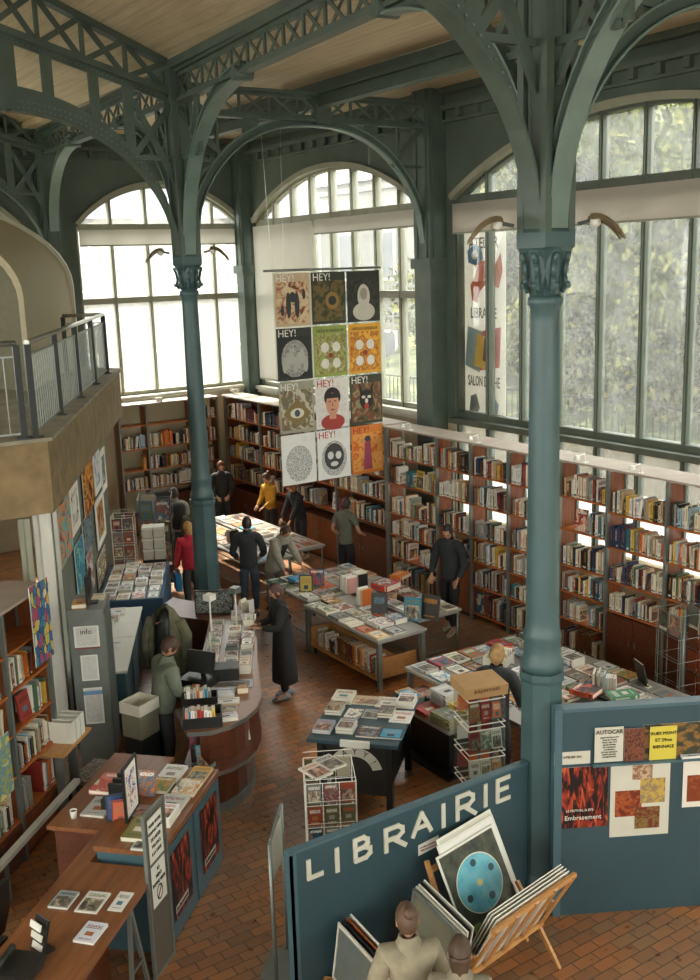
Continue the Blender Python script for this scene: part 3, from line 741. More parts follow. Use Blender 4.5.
# the left glazed shelf is filled later; then emit_shelf_books() is called
def emit_shelf_books():
    camp=Vector((0,0,CAM_H))
    def key(b):
        v=b['p']-camp; a=(b['w'] if b['face'] else b['t']+.02)*b['h']
        pen=1
        q=v@M3   # camera space
        x=350+FPX*q.x/-q.z; y=490-FPX*q.y/-q.z
        if not(-5<x<705): pen=1e-4
        if 515<x<562 : pen*=.05
        if y>712 and x>550: pen*=.01
        if b['case'] in('last case of the row',): pen*=.2
        return -pen*a/(v.length**2)
    SHELF.sort(key=key)
    solo=SHELF[:300]; rest=SHELF[300:]
    for b in solo:
        k=b['kind']
        o=bpy.data.objects.new('book',(BK if b['face'] else UP)[k]); COL.objects.link(o)
        place(o,b)
        cn=b['col'][0]; c=hexc(b['col'][1]); j=random.uniform(.85,1.1); o.color=(c[0]*j,c[1]*j,c[2]*j,1)
        row='top' if b['row']==0 else ORD[b['row']]
        o['label']='%s %s book, %s along the %s shelf, %s'%('face-out' if b['face'] else ('thin' if b['t']<.026 else 'thick'),cn,ORD[b['nth']],row if b['row']==0 else row+'-down',b['case'])
        o['category']='book'; o['group']='books on the bookcase shelves'
    mb=MB(); cols=[]
    for b in rest:
        n0=len(mb.f)
        Mx=matrix(b)
        S=Matrix.Diagonal(Vector(scl(b)))
        Rr=Mx.to_3x3()@S
        if b['face']: mb_=MB(); book_shape(mb_,1,1,1)
        else: mb_=MB(); book_shape(mb_,1,1,1,Rm=Matrix(((1,0,0),(0,0,-1),(0,1,0))),O=Vector((.5,.5,.5)))
        k=mb.pts([Rr@Vector(v)+Mx.translation for v in mb_.v])
        for f,m,u in zip(mb_.f,mb_.m,mb_.uv): mb.face([k+q for q in f],m,u)
        cols += [b['col'][1]]*(len(mb.f)-n0)
    o=mb.build('shelf_books',[CVA['photo'],CVA['spine'],CVA['spine'],M['paper']],kind='stuff',label='the many other small books filling the shelves further back',cat='book')
    me=o.data
    ca=me.color_attributes.new('bcol','FLOAT_COLOR','CORNER'); arr=[]
    hc={}
    for p,c in zip(me.polygons,cols):
        if c not in hc: hc[c]=hexc(c)
        arr += list(hc[c])*p.loop_total
    ca.data.foreach_set('color',arr)
def scl(b): return (b['w'],b['h'],b['t']) if b['face'] else (b['w'],b['t'],b['h'])
def matrix(b):
    if b['face']:   # cover faces the room, leaning back a little
        X=Matrix.Rotation(b['ang'],3,'Z')
        # flat-book axes: x width, y height, z out of the cover
        tilt=.14; out=Vector((-math.cos(tilt),0,math.sin(tilt))); up=Vector((math.sin(tilt),0,math.cos(tilt))); side=up.cross(out)
        Rr=X@Matrix((side,up,out)).transposed()
        loc=b['p']+Rr@Vector((0,b['h']/2,0))+Vector((0,0,.002))+X@Vector((.05,0,0))*.6
        return Matrix.Translation(loc)@Rr.to_4x4()
    X=Matrix.Rotation(b['ang'],3,'Z')@Matrix.Rotation(b.get('lean',0),3,'X')@Matrix.Translation((0,0,0)).to_3x3()
    off=X@Vector((0,-b['t']/2,0))*0
    # UP mesh spans x 0..1, y -.. : shift so that thickness is centred
    return Matrix.Translation(b['p']+X@Vector((0,b['t']*.5-b['t']*.0,0))*0+X@Vector((0,0,0)))@X.to_4x4()
def place(o,b):
    o.matrix_world=matrix(b)@Matrix.Diagonal(Vector((*scl(b),1)))
# ------------------------------------------------------------------ displays of lying books
def put_flat(nm,p,w,h,t,rz,kind,colhex,label,cat,group,tilt=None):
    o=bpy.data.objects.new(nm,BK[kind]); COL.objects.link(o)
    Mx=Matrix.Translation(p)@Matrix.Rotation(rz,4,'Z')
    if tilt: Mx=Mx@Matrix.Rotation(tilt,4,'X')
    o.matrix_world=Mx@Matrix.Diagonal(Vector((w,h,t,1)))
    c=hexc(colhex); j=random.uniform(.88,1.08); o.color=(min(1,c[0]*j),min(1,c[1]*j),min(1,c[2]*j),1)
    tag(o,label,cat,group); return o
def frame2(O,ex): 
    ex=Vector((ex[0],ex[1],0)).normalized(); return Vector((O[0],O[1],0)),ex,Vector((-ex.y,ex.x,0))
ROWN=['first','second','third','fourth','fifth','sixth','seventh','eighth','ninth','tenth','eleventh','twelfth','thirteenth','fourteenth']
def lay(O,ex,L,W,z,nu,nv,table,seed,name='display_book',cat='display book',group=None,tmax=.035,stack=.15,smax=4,skip=(),pal=PALT,face=0,big=.84,where=None):
    'rows (nv) across ey, books (nu) along ex; face = turn of the covers'
    rnd=random.Random(seed); O,ex,ey=frame2(O,ex); a0=math.atan2(ex.y,ex.x)+face; sideways=abs(math.sin(face))>.7
    for j in range(nv):
        for i in range(nu):
            if (i,j) in skip or rnd.random()<.03: continue
            cw,ch=L/nu,W/nv
            if sideways: cw,ch=ch,cw
            w=min(cw*.97,rnd.uniform(.78,.97)*cw); h=min(ch*.97,rnd.uniform(.8,.97)*ch); 
            if w>h*.85: w=h*rnd.uniform(.7,.85)
            t=rnd.uniform(.008,tmax); k=rnd.choice(['title','photo','full','frame','photo']); c=pick(rnd,pal)
            n=rnd.randint(2,smax) if rnd.random()<stack else 1
            p=O+ex*((i+.5)*L/nu)+ey*((j+.5)*W/nv)
            zz=z+.001
            for q in range(n):
                rz=a0+rnd.uniform(-.05,.05)
                pos='' if n==1 else (', top of its pile' if q==n-1 else ', %s in its pile'%ROWN[q])
                lb='%s %s, %s along %s row, %s%s'%(c[0],'book' if cat!='magazine' else 'magazine',ROWN[i],ROWN[j],table,pos)
                put_flat(name,Vector((p.x,p.y,zz)),w,h,t,rz,k,c[1],lb,cat,group or 'books laid out on the tables')
                zz+=t+.0008
def table(name,O,ex,L,W,z,label,top='tabletop',legr=.016,leg='grey_metal',inset=.05,stretch=True,th=.03,round_leg=True):
    O,ex,ey=frame2(O,ex); c=O; rz=math.atan2(ex.y,ex.x)
    r=empty(name,c,rz=rz,label=label,cat='table')
    mb=MB(); mb.bb((0,0,z-th),(L,W,z)); mb.bb((.03,.03,z-th-.03),(L-.03,W-.03,z-th)); mb.build('tabletop',[M[top]],r)
    for x in (inset,L-inset):
        for y in (inset,W-inset):
            mb=MB()
            if round_leg: mb.tube((x,y,0),(x,y,z-th-.03),legr,n=8)
            else: mb.bb((x-legr,y-legr,0),(x+legr,y+legr,z-th-.03))
            mb.build('leg',[M[leg]],r)
    if stretch:
        mb=MB(); mb.tube((inset,inset,.18),(L-inset,inset,.18),legr*.7,n=6); mb.tube((inset,W-inset,.18),(L-inset,W-inset,.18),legr*.7,n=6); mb.tube((inset,inset,.18),(inset,W-inset,.18),legr*.7,n=6); mb.build('stretcher',[M[leg]],r)
    return r
ZT=.76
# centre tables
table('display_table',(8.45,11.0),(0,1),2.0,.85,ZT,'grey centre display table with a book case tucked under it',legr=.03,round_leg=False,stretch=False)
table('display_table',(8.55,13.06),(0,1),1.42,.8,ZT,'slim-legged grey display table where the woman in the open cardigan leans')
table('display_table',(9.38,11.35),(0,1),3.05,.82,ZT,'slim-legged display table beside the man in the dark jacket')
lay((7.6,11.03),(1,0),.83,1.95,ZT,3,6,'table over the under-shelf',1,face=0,stack=.35,smax=3,tmax=.03,skip=((2,4),(2,5),(2,0)))
lay((7.75,13.1),(1,0),.78,1.36,ZT,3,4,'table by the cardigan woman',2,face=0,stack=.2,tmax=.03,skip=((2,2),))
lay((8.58,11.38),(1,0),.78,2.98,ZT,3,10,'table by the jacketed man',3,face=0,stack=.3,smax=3,tmax=.035,skip=((0,0),(0,5),(0,6),(0,7),(1,5),(1,6)))
# cabinet of books under the centre table
def crate(O,ex,L,W,z0,H,label,case,seed,mat='wood_light'):
    O,ex,ey=frame2(O,ex); r=empty('under_table_bookcase',O,rz=math.atan2(ex.y,ex.x),label=label,cat='bookcase')
    mb=MB(); mb.bb((0,0,z0),(L,W,z0+.02)); mb.bb((0,0,z0+.02),(.02,W,z0+H)); mb.bb((L-.02,0,z0+.02),(L,W,z0+H)); mb.bb((.02,W*.5-.01,z0+.02),(L-.02,W*.5+.01,z0+H)); mb.build('carcass',[M[mat]],r)
    mb=MB(); 
    for x in(.05,L-.05):
        for y in (.05,W-.05): mb.bb((x-.02,y-.02,0),(x+.02,y+.02,z0))
    mb.build('feet',[M['dark_metal']],r)
    rnd=random.Random(seed); fill_row(rnd,O+ex*.03+ey*.04,ex,ey,z0+.022,L-.06,H+.02,case,0,.97,.2)
# front face looks to -x : start at far end so that ex points to -y and ey to +x
crate((7.66,12.9),(0,-1),1.75,.7,.12,.3,'low pale wooden bookcase under the centre table','case under the centre table',5)
# groups of standing books on the tables
def standing(O,ex,n,table,seed,hr=(.2,.28),rz=None,pal=PALT,z=ZT):
    rnd=random.Random(seed); O,ex,ey=frame2(O,ex); s=0; a=math.atan2(ey.y,ey.x)
    for k in range(n):
        t=rnd.uniform(.018,.04); h=rnd.uniform(*hr); w=h*.72; c=pick(rnd,pal); kd=rnd.choice(list(UP))
        p=O+ex*(s+t/2)
        o=bpy.data.objects.new('display_book',UP[kd]); COL.objects.link(o)
        o.matrix_world=Matrix.Translation((p.x,p.y,z+.001))@Matrix.Rotation(a,4,'Z')@Matrix.Diagonal(Vector((w,t,h,1)))
        cc=hexc(c[1]); o.color=cc; tag(o,'%s upright book, %s of the row %s'%(c[0],ROWN[k%14],' '.join(table.split()[:7])),'display book','books laid out on the tables'); s+=t+.002
standing((8.62,13.0),(0,1),9,'in the middle of centre tables',11); standing((8.85,13.05),(0,1),8,'beside the red book pile',12)
standing((8.45,12.35),(0,1),5,'behind the leaning black cover',13)
# featured books
def feature(p,w,h,t,rz,kind,hexcol,label,tilt=None,z=None):
    put_flat('display_book',p,w,h,t,rz,kind,hexcol,label,'display book','books laid out on the tables',tilt)
feature(at(150/1.0*0+298,579,ZT+.06),.3,.26,.03,.1,'frame','2f9ad0','bright sky-blue book on the corner of the centre table',None)
feature(at(386,596-8,ZT+.1),.34,.34,.1,.25,'full','d8452a','thick orange-red book pile cover beside the standing books')
feature(at(388,586-6,ZT+.08)+Vector((.25,.0,0)),.3,.24,.06,.4,'frame','e0762c','wide orange book next to the orange-red one')
feature(Vector((8.52,11.42,ZT+.16)),.26,.34,.02,-.9,'photo','1f6f86','turquoise book propped upright near the table end',R(74))
feature(Vector((8.3,11.95,ZT+.15)),.24,.32,.02,-.7,'frame','2a2622','black book propped up with a pale emblem on it',R(76))
feature(Vector((8.75,11.3,ZT+.17)),.3,.36,.02,-1.15,'title','3b3630','dark brown book propped beside the turquoise one',R(76))
feature(Vector((8.0,13.55,ZT+.13)),.22,.28,.02,-.6,'frame','b8a443','mustard book propped on the centre table',R(70))
feature(Vector((8.3,13.7,ZT+.13)),.24,.28,.02,-.6,'full','b23127','red book propped on the centre table',R(70))
# far tables
table('display_table',(8.9,15.5),(0,1),3.5,.78,ZT,'far display table covered in books, aisle side')
table('display_table',(9.75,15.75),(0,1),3.3,.78,ZT,'far display table covered in books, bookcase side')
lay((8.15,15.53),(1,0),.74,3.44,ZT,2,10,'far table, aisle side',21,name='magazine',cat='magazine',group='magazines on the far tables',face=0,stack=.1,tmax=.03,pal=PALT)
lay((9.0,15.78),(1,0),.72,3.24,ZT,2,9,'far table, bookcase side',22,name='magazine',cat='magazine',group='magazines on the far tables',face=0,stack=.1,tmax=.03)
standing((8.55,16.9),(0,1),7,'at the far tables',14)
# lower right tables round the near column
table('display_table',(9.45,7.25),(0,1),2.8,2.1,ZT,'broad display table behind the partition, heaped with books',legr=.03,round_leg=False)
lay((7.38,7.95),(1,0),2.05,2.05,ZT,8,6,'broad table past the column',31,stack=.4,smax=3,tmax=.05,skip=((4,3),(4,4),(3,4),(0,0)))
lay((7.9,7.28),(1,0),1.5,.62,ZT,5,2,'broad table by the partition',32,stack=.2,smax=2,tmax=.03)
r=empty('side_table',(6.78,8.45,0),label='low side table on a dark block foot, holding piles of books',cat='table')
mb=MB(); mb.bb((0,0,.58),(.56,1.15,.61)); mb.build('tabletop',[M['tabletop']],r)
mb=MB(); mb.bb((.08,.1,.03),(.5,.55,.58)); mb.bb((.14,.62,.03),(.48,1.0,.58)); mb.build('block_foot',[M['dark_metal']],r)
mb=MB(); mb.bb((0.0,.02,0),(.56,1.1,.03)); mb.build('foot_plate',[M['dark_metal']],r)
lay((6.8,8.48),(1,0),.54,1.1,.61,2,3,'low side table',33,stack=1,smax=7,tmax=.04)
# open white box with books on the broad table
def openbox(name,c,rz,L,W,H,mat,label,cat,n=0,seed=0,hr=(.16,.22),t=.012):
    r=empty(name,c,rz=rz,label=label,cat=cat)
    mb=MB(); mb.bb((-L/2,-W/2,0),(L/2,W/2,t)); mb.bb((-L/2,-W/2,t),(-L/2+t,W/2,H)); mb.bb((L/2-t,-W/2,t),(L/2,W/2,H)); mb.bb((-L/2+t,-W/2,t),(L/2-t,-W/2+t,H)); mb.bb((-L/2+t,W/2-t,t),(L/2-t,W/2,H)); mb.build('box_walls',[M[mat]],r)
    if n: standing(Vector(c)+Matrix.Rotation(rz,3,'Z')@Vector((-L/2+.03,-W/2+.02,0)),(math.cos(rz),math.sin(rz)),n,'in the '+' '.join(label.split(',')[0].split()[:6]),seed,hr,z=c[2]+t)
    return r
openbox('book_box',(8.3,9.32,ZT),.5,.34,.3,.16,'offwhite','white open box with upright books','box',9,41)
feature(Vector((8.72,9.2,ZT+.16)),.3,.34,.03,.9,'title','2a2c2b','large black book leaning behind the blond person',R(62))
feature(Vector((9.0,8.95,ZT+.12)),.34,.3,.02,.7,'full','d2cfc4','white picture book leaning near the column',R(35))
standing((8.9,7.9),(-.6,.8),9,'beyond the near column',42)
feature(Vector((9.25,7.85,ZT+.15)),.24,.3,.02,1.2,'photo','2f302c','dark portrait book propped past the column',R(76))
feature(at(586,693,ZT+.08),.26,.3,.06,.3,'full','c7502c','white and red-orange book on the broad table')
feature(at(622,697,ZT+.06),.2,.34,.05,1.2,'title','4f8c66','green book on the broad table end')
# pedestal display
u=Vector((.67,-.742,0)); 
PC=Vector((5.98,8.95,0)); prz=math.atan2(-.742,.67)
r=empty('display_pedestal',PC,rz=prz,label='dark blue display stand with sloping edges and round pale lettering',cat='display stand')
mb=MB(); mb.bb((-.5,-.62,.8),(.5,.6,.84)); mb.build('top_board',[M['teal_dark']],r)
for x in (-.38,.38):
    for y in (-.5,.5): mb=MB(); mb.bb((x-.035,y-.035,0),(x+.035,y+.035,.8)); mb.build('leg',[M['dark_metal']],r)
mb=MB(); mb.bb((-.35,-.5,.18),(.35,.5,.8)); mb.build('dark_body',[M['black']],r)
mb=MB()
for i in range(16):
    a0=PI*(.08+.84*i/16); a1=PI*(.08+.84*(i+1)/16)
    P=[]
    for a,rr in ((a0,.2),(a1,.2),(a1,.31),(a0,.31)): P.append((-math.cos(a)*rr,-.504,.42+math.sin(a)*rr))
    mb.quad(P)
mb.build('pale_arch',[M['offwhite']],r)
def text_obj(txt,size,mat,parent,loc,rot,ext=.002,name='lettering',sx=1,align='CENTER',sp=1,bold=0):
    cu=bpy.data.curves.new('txt','FONT'); cu.body=txt; cu.size=size; cu.extrude=ext; cu.align_x=align; cu.align_y='CENTER'; cu.space_character=sp; cu.offset=bold; cu.resolution_u=2
    to=bpy.data.objects.new('txt',cu); COL.objects.link(to); dg=bpy.context.evaluated_depsgraph_get(); dg.update()
    me=bpy.data.meshes.new_from_object(to.evaluated_get(dg)); bpy.data.objects.remove(to); bpy.data.curves.remove(cu)
    me.materials.clear(); me.materials.append(mat)
    o=bpy.data.objects.new(name,me); COL.objects.link(o); o.parent=parent; o.matrix_local=Matrix.Translation(loc)@rot.to_4x4()@Matrix.Diagonal(Vector((sx,1,1,1))); return o
RX90=Matrix.Rotation(PI/2,3,'X')
for k,ch in enumerate('LAYY!'):
    a=PI*(.2+.15*k); text_obj(ch,.1,M['dark_metal'],r,(-math.cos(a)*.255,-.506,.42+math.sin(a)*.255),RX90@Matrix.Rotation(PI/2-a,3,'Z')@Matrix.Rotation(0,3,'Z') if False else Matrix.Rotation(a-PI/2,3,'Y')@RX90,sx=.9)
mb=MB(); mb.bb((-.12,-.66,.8),(.2,-.62,.87)); mb.build('price_holder',[M['white']],r)
def onped(x,y,w,h,t,k,c,lb,st=1):
    for q in range(st):
        p=PC+Matrix.Rotation(prz,3,'Z')@Vector((x,y,.841+q*(t+.001))); 
        put_flat('display_book',p,w,h,t,prz+random.uniform(-.04,.04),k,c,lb+('' if st==1 else ', %s in its pile'%ROWN[q]),'display book','books on the display stand')
onped(-.36,.45,.24,.28,.03,'title','d3cdb9','cream book with dark title, far corner of the display stand',2)
onped(-.08,.45,.34,.24,.012,'photo','b5aa90','wide beige picture book on the display stand')
onped(.16,.44,.24,.28,.012,'title','ddd3c3','white book with red drawing on the display stand')
onped(.39,.45,.2,.26,.04,'photo','d9d8d2','white book at the window corner of the display stand',2)
onped(-.38,.12,.19,.24,.03,'photo','8c8c86','grey book, middle row of display stand, first',2)
onped(-.15,.08,.18,.24,.012,'full','6d6c62','olive-grey book, middle row of the display stand, second')
onped(.05,.1,.18,.22,.012,'photo','aeaea6','pale grey book, middle row of the display stand, third')
onped(.22,.14,.17,.22,.03,'photo','7b6a5c','brown picture book, middle row of the display stand',2)
onped(.4,.1,.24,.32,.006,'title','e6e4df','white sheet-like book at the window edge of the display stand')
onped(-.38,-.34,.2,.28,.02,'photo','90a3b3','bluish book, nearest row of the display stand, first',2)
onped(-.13,-.32,.19,.24,.035,'photo','b7b7b2','grey boxed book, nearest row of the display stand',2)
onped(.13,-.36,.24,.26,.02,'full','8b867f','grey book with orange figure, nearest row of display stand')
onped(.38,-.36,.27,.24,.02,'frame','2c8cb0','turquoise book at the near corner of the display stand')
# postcard rack in front of the display stand
def wire_rack(name,P,rz,w,H,rows,cols,label,cat,seed,z0=.12,solidtop=True,group='picture cards in the racks'):
    r=empty(name,P,rz=rz,label=label,cat=cat); rnd=random.Random(seed)
    mb=MB()
    for x in (-w/2,w/2):
        for y in (-w/2,w/2): mb.tube((x,y,0.02),(x,y,H),.008,n=6)
    for i in range(cols+1):
        x=-w/2+w*i/cols
        for y in (-w/2-.03,w/2+.03): mb.tube((x,y,z0),(x,y,H),.004,n=5)
    for j in range(rows+1):
        z=z0+(H-z0)*j/rows
        for s in (-1,1):
            mb.tube((-w/2,s*(w/2+.03),z),(w/2,s*(w/2+.03),z),.004,n=5); mb.tube((s*w/2,-w/2-.03,z),(s*w/2,w/2+.03,z),.004,n=5)
            mb.tube((-w/2,s*(w/2+.05),z+.05),(w/2,s*(w/2+.05),z+.05),.003,n=5)
    mb.build('wire_frame',[M['white'] if solidtop else M['grey_metal']],r)
    mb=MB(); mb.tube((0,0,0),(0,0,H),.02,n=8); mb.lathe([(.2,0),(.2,.02),(.03,.03)],n=16); mb.build('stand_pole',[M['grey_metal']],r)
    for s in (-1,1):
      for j in range(rows):
        for i in range(cols):
            if s==1 and j<rows-1: continue
            z=z0+(H-z0)*(j+.5)/rows; x=-w/2+w*(i+.5)/cols
            k=rnd.choice(list(BK)); o=bpy.data.objects.new('postcard',BK[k]); COL.objects.link(o)
            ch=(H-z0)/rows*.86
            pc=pick(rnd,[('brown','6a3e2b',3),('grey','6f7068',3),('olive','5d5b3c',2),('dark','2f2e2b',2),('rust','8a4329',3),('cream','b8ad93',1)])
            o.matrix_world=Matrix.Translation(P)@Matrix.Rotation(rz,4,'Z')@Matrix.Translation((x,s*(w/2+.012),z))@Matrix.Rotation(R(90) if s<0 else R(-90),4,'X')@Matrix.Diagonal(Vector((w/cols*.84,ch,.008,1)))
            o.color=hexc(pc[1])
            tag(o,'%s picture card, %s pocket, %s row, %s'%(pc[0],ROWN[i],('top','second-down','third-down','fourth-down','fifth-down','sixth-down')[rows-1-j],' '.join(label.split(',')[0].split()[:6])) if s<0 else '%s picture card, back %s pocket of %s'%(pc[0],ROWN[i],' '.join(label.split(',')[0].split()[:6])),'picture card',group)
    return r
wire_rack('postcard_rack',Vector((4.62,7.55,0)),-.5,.46,1.22,5,3,'white wire card rack, between curved counter and sign board','card rack',51)
wp=Vector((4.62,7.55,0))
for i,(x,y,c,nm) in enumerate([(-.13,.02,'cfcabb','cream leaflet pile lying on top of the wire card rack'),(.06,.08,'b5b0a4','grey leaflet pile lying on top of the card rack')]):
    feature(wp+Vector((x,y,1.225)),.2,.28,.02,.1,'photo',c,nm)
# clear spinner with carton on top
SP=Vector((6.5,7.6,0))
r=empty('card_spinner',SP,rz=-.3,label='clear stacked card spinner beside the near column, red cards inside',cat='card rack')
mb=MB(); mb.lathe([(.25,0),(.25,.03),(.04,.05)],n=20); mb.tube((0,0,.03),(0,0,1.5),.02,n=8); mb.build('stand_pole',[M['grey_metal']],r)
for lv in range(4):
    z=.25+lv*.32
    mb=MB()
    for s in (-1,1):
        mb.bb((-.2,s*.2-.003,z),(.2,s*.2+.003,z+.26)); mb.bb((s*.2-.003,-.2,z),(s*.2+.003,.2,z+.26))
    mb.bb((-.2,-.2,z-.008),(.2,.2,z)); mb.build('clear_tier',[M['glass_clear']],r)
    mb=MB()
    for s in (-1,1):
        mb.tube((-.2,s*.2,z+.26),(.2,s*.2,z+.26),.006,n=5); mb.tube((s*.2,-.2,z+.26),(s*.2,.2,z+.26),.006,n=5); mb.tube((-.2,s*.2,z),(.2,s*.2,z),.006,n=5); mb.tube((s*.2,-.2,z),(s*.2,.2,z),.006,n=5)
    mb.build('tier_rim',[M['white']],r)
    rnd=random.Random(70+lv)
    cset=[('red','8e2f2a'),('grey','8d9088'),('white','d8d6ca'),('maroon','6e2a2a'),('orange','cf6a2e')]
    for s in (-1,1):
        for i in range(3):
            c=cset[0] if (lv==3 and s<0 and i<2) else rnd.choice(cset)
            k=rnd.choice(list(BK)); o=bpy.data.objects.new('greeting_card',BK[k]); COL.objects.link(o)
            o.matrix_world=Matrix.Translation(SP)@Matrix.Rotation(-.3,4,'Z')@Matrix.Translation((-.12+.12*i,s*.13,z+.12))@Matrix.Rotation(R(80)*(1 if s<0 else -1),4,'X')@Matrix.Diagonal(Vector((.11,.2,.04,1))); o.color=hexc(c[1])
            tag(o,'%s card pack, %s slot, tier %s of clear spinner, %s side'%(c[0],ROWN[i],('one','two','three','four')[lv],'counter' if s<0 else 'bookcase'),'card pack','card packs in the clear spinner')
bc=empty('carton',SP+Vector((0,0,1.5)),rz=-.3,label='flat brown carton lying on top of the clear card spinner',cat='box')
mb=MB(); mb.bb((-.23,-.2,0),(.23,.2,.1)); mb.build('box_body',[M['carton']],bc)
mb=MB(); mb.bb((-.235,-.205,.06),(.235,.205,.115)); mb.build('lid',[M['carton']],bc)
text_obj('papercuts',.06,M['wood_dark'],bc,(.0,-.2065,.085),RX90,sx=1.2)
# wire spinner by the last bookcases
wire_rack('book_spinner',Vector((9.9,7.75,0)),1.35,.42,1.6,5,2,'tall grey wire spinner in front of the last bookcases','card rack',53,solidtop=False)
# ------------------------------------------------------------------ balcony and vault
K=Vector((3.33,11.01,0)); DD=Vector((.45,.893,0)).normalized(); NN=Vector((-DD.y,DD.x,0))
F=lambda t,off,z=0: K+DD*t+NN*off+Vector((0,0,z))
ZM=4.1
e9=F(8.0,0)
poly=[(XL,11.06),(2.2,11.03),(K.x,K.y),(e9.x,e9.y),(e9.x-1.6,YW),(XL,YW)]
mb=MB(); mb.prism(poly,ZM-.84,ZM-.04,0); mb.build('balcony_slab',[M['concrete']],kind='structure')
mb=MB(); mb.prism([(XL,11.0),(2.2,10.98),(K.x+.04,K.y-.05),(e9.x+.05,e9.y),(e9.x-1.6,YW),(XL,YW)],ZM-.04,ZM,0); mb.build('balcony_ledge',[M['concrete_top']],kind='structure')
r=empty('railing',F(0,.12,ZM),label='steel balcony railing with thin bars above the ochre concrete edge',cat='railing'); O=F(0,.12,ZM)
def rail_run(P,Q,n,bars,skip0=False):
    P=Vector(P)-O; Q=Vector(Q)-O
    mb=MB(); mb.tube(P+Vector((0,0,1.02)),Q+Vector((0,0,1.02)),.03,n=8); mb.build('handrail',[M['steel']],r)
    mb=MB(); mb.beam(P+Vector((0,0,.88)),Q+Vector((0,0,.88)),.02,.02); mb.beam(P+Vector((0,0,.06)),Q+Vector((0,0,.06)),.02,.02)
    L=(Q-P).length; k=int(L/.14)
    for i in range(1,k): 
        p=P+(Q-P)*(i/k); mb.beam(p+Vector((0,0,.06)),p+Vector((0,0,.88)),.011,.011)
    mb.build('bars',[M['grey_metal']],r)
    for i in range(1 if skip0 else 0,n+1):
        p=P+(Q-P)*(i/n); mb=MB(); mb.beam(p,p+Vector((0,0,1.0)),.07,.04); mb.beam(p+Vector((.06,-.04,.01)),p-Vector((.06,-.04,-.01)),.1,.02); mb.build('post',[M['dark_metal']],r)
rail_run(F(0,.12,ZM),F(7.15,.12,ZM),4,60)
rail_run((-3.0,11.2,ZM),F(0,.12,ZM)-Vector((.12,0,0)),4,40)
q=F(7.15,.12,ZM); rail_run(q,q+NN*.68,1,8,True)
# vaulted pavilion on the balcony
def arch_ring(t,o0,o1,zs,zt,n=14,dz=0):
    P=[F(t,o0,ZM)]
    for i in range(n+1):
        a=i/n*PI/2; P.append(F(t,o0+(o1-o0)*(1-math.cos(a)),zs+(zt-zs)*math.sin(a)))
    return P
r=empty('vaulted_pavilion',F(5,1.2,ZM),label='beige barrel-vaulted pavilion standing on the balcony behind the railing',cat='pavilion'); L0=F(5,1.2,ZM)
sh=lambda ring:[p-L0 for p in ring]
mb=MB(); far=arch_ring(8.9,.88,4.6,5.55,7.35); near=arch_ring(4.75,.98,4.0,5.5,7.0)
mb.loft([sh(near),sh(far)],closed=False,caps=False); far2=arch_ring(8.9,.96,4.6,5.5,7.25); near2=arch_ring(4.75,1.06,4.0,5.45,6.9); 
mb.loft([sh(far2),sh(near2)],closed=False,caps=False)
mb.loft([sh(near2),sh(near)],closed=False,caps=False,smooth=False); mb.build('vault_shell',[M['cream']],r)
mb=MB(); a=arch_ring(8.9,.82,4.6,5.6,7.42); b=arch_ring(9.02,.82,4.6,5.6,7.42); c=arch_ring(9.02,.98,4.6,5.5,7.25); mb.loft([sh(far2),sh(a),sh(b),sh(c)],closed=False,caps=False,smooth=False); mb.build('far_rim',[M['offwhite']],r)
mb=MB(); n1=arch_ring(4.8,1.06,4.0,5.45,6.9); n2=arch_ring(5.3,1.62,4.2,5.3,6.5); mb.loft([sh(n1),sh(n2)],closed=False,caps=False,smooth=False); mb.build('shadow_reveal',[M['recess']],r)  # shade of the recess is put into this darker colour
mb=MB(); n3=arch_ring(5.3,1.62,4.2,5.3,6.5)+[F(5.3,4.2,ZM)]; k=mb.pts(sh(n3)); mb.face(range(k,k+len(n3))); mb.build('front_panel',[M['cream']],r)
# ------------------------------------------------------------------ under the balcony
M['panel_green']=simple('poster_wall_green','6c7264',.7,0,.08,2)
a,b=F(1.25,.34),F(7.6,.34); c,dv=F(7.6,.44),F(1.25,.44)
mb=MB(); mb.prism([(a.x,a.y),(b.x,b.y),(c.x,c.y),(dv.x,dv.y)],0,ZM-.86); mb.build('wall_under_balcony',[M['panel_green']],kind='structure')
mb=MB(); mb.prism([(-6.9,12.6),(K.x-.9,12.9),(K.x-.95,13.0),(-6.9,12.7)],0,ZM-.86); mb.build('wall_back_room',[M['wood_dark']],kind='structure')
for i,(qx,w) in enumerate([(47,.13),(58,.05),(30,.06)]):
    p=at_plane(qx,560,F(0,.28),NN); mb=MB(); mb.bb((p.x-w/2,p.y-w/2,0),(p.x+w/2,p.y+w/2,ZM-.86)); mb.bb((p.x-w/2-.05,p.y+.02,0),(p.x-w/2,p.y+.06,ZM-.86)); mb.build('door_post',[M['white'] if i<2 else M['frame']],kind='structure')
p=F(-.6,.7); mb=MB(); mb.prism([(p.x-1.4,p.y-.2),(p.x+.2,p.y+.3),(p.x+.2,p.y+.36),(p.x-1.4,p.y-.14)],0,ZM-.9); mb.build('wall_panel',[M['wood_v']],kind='structure')
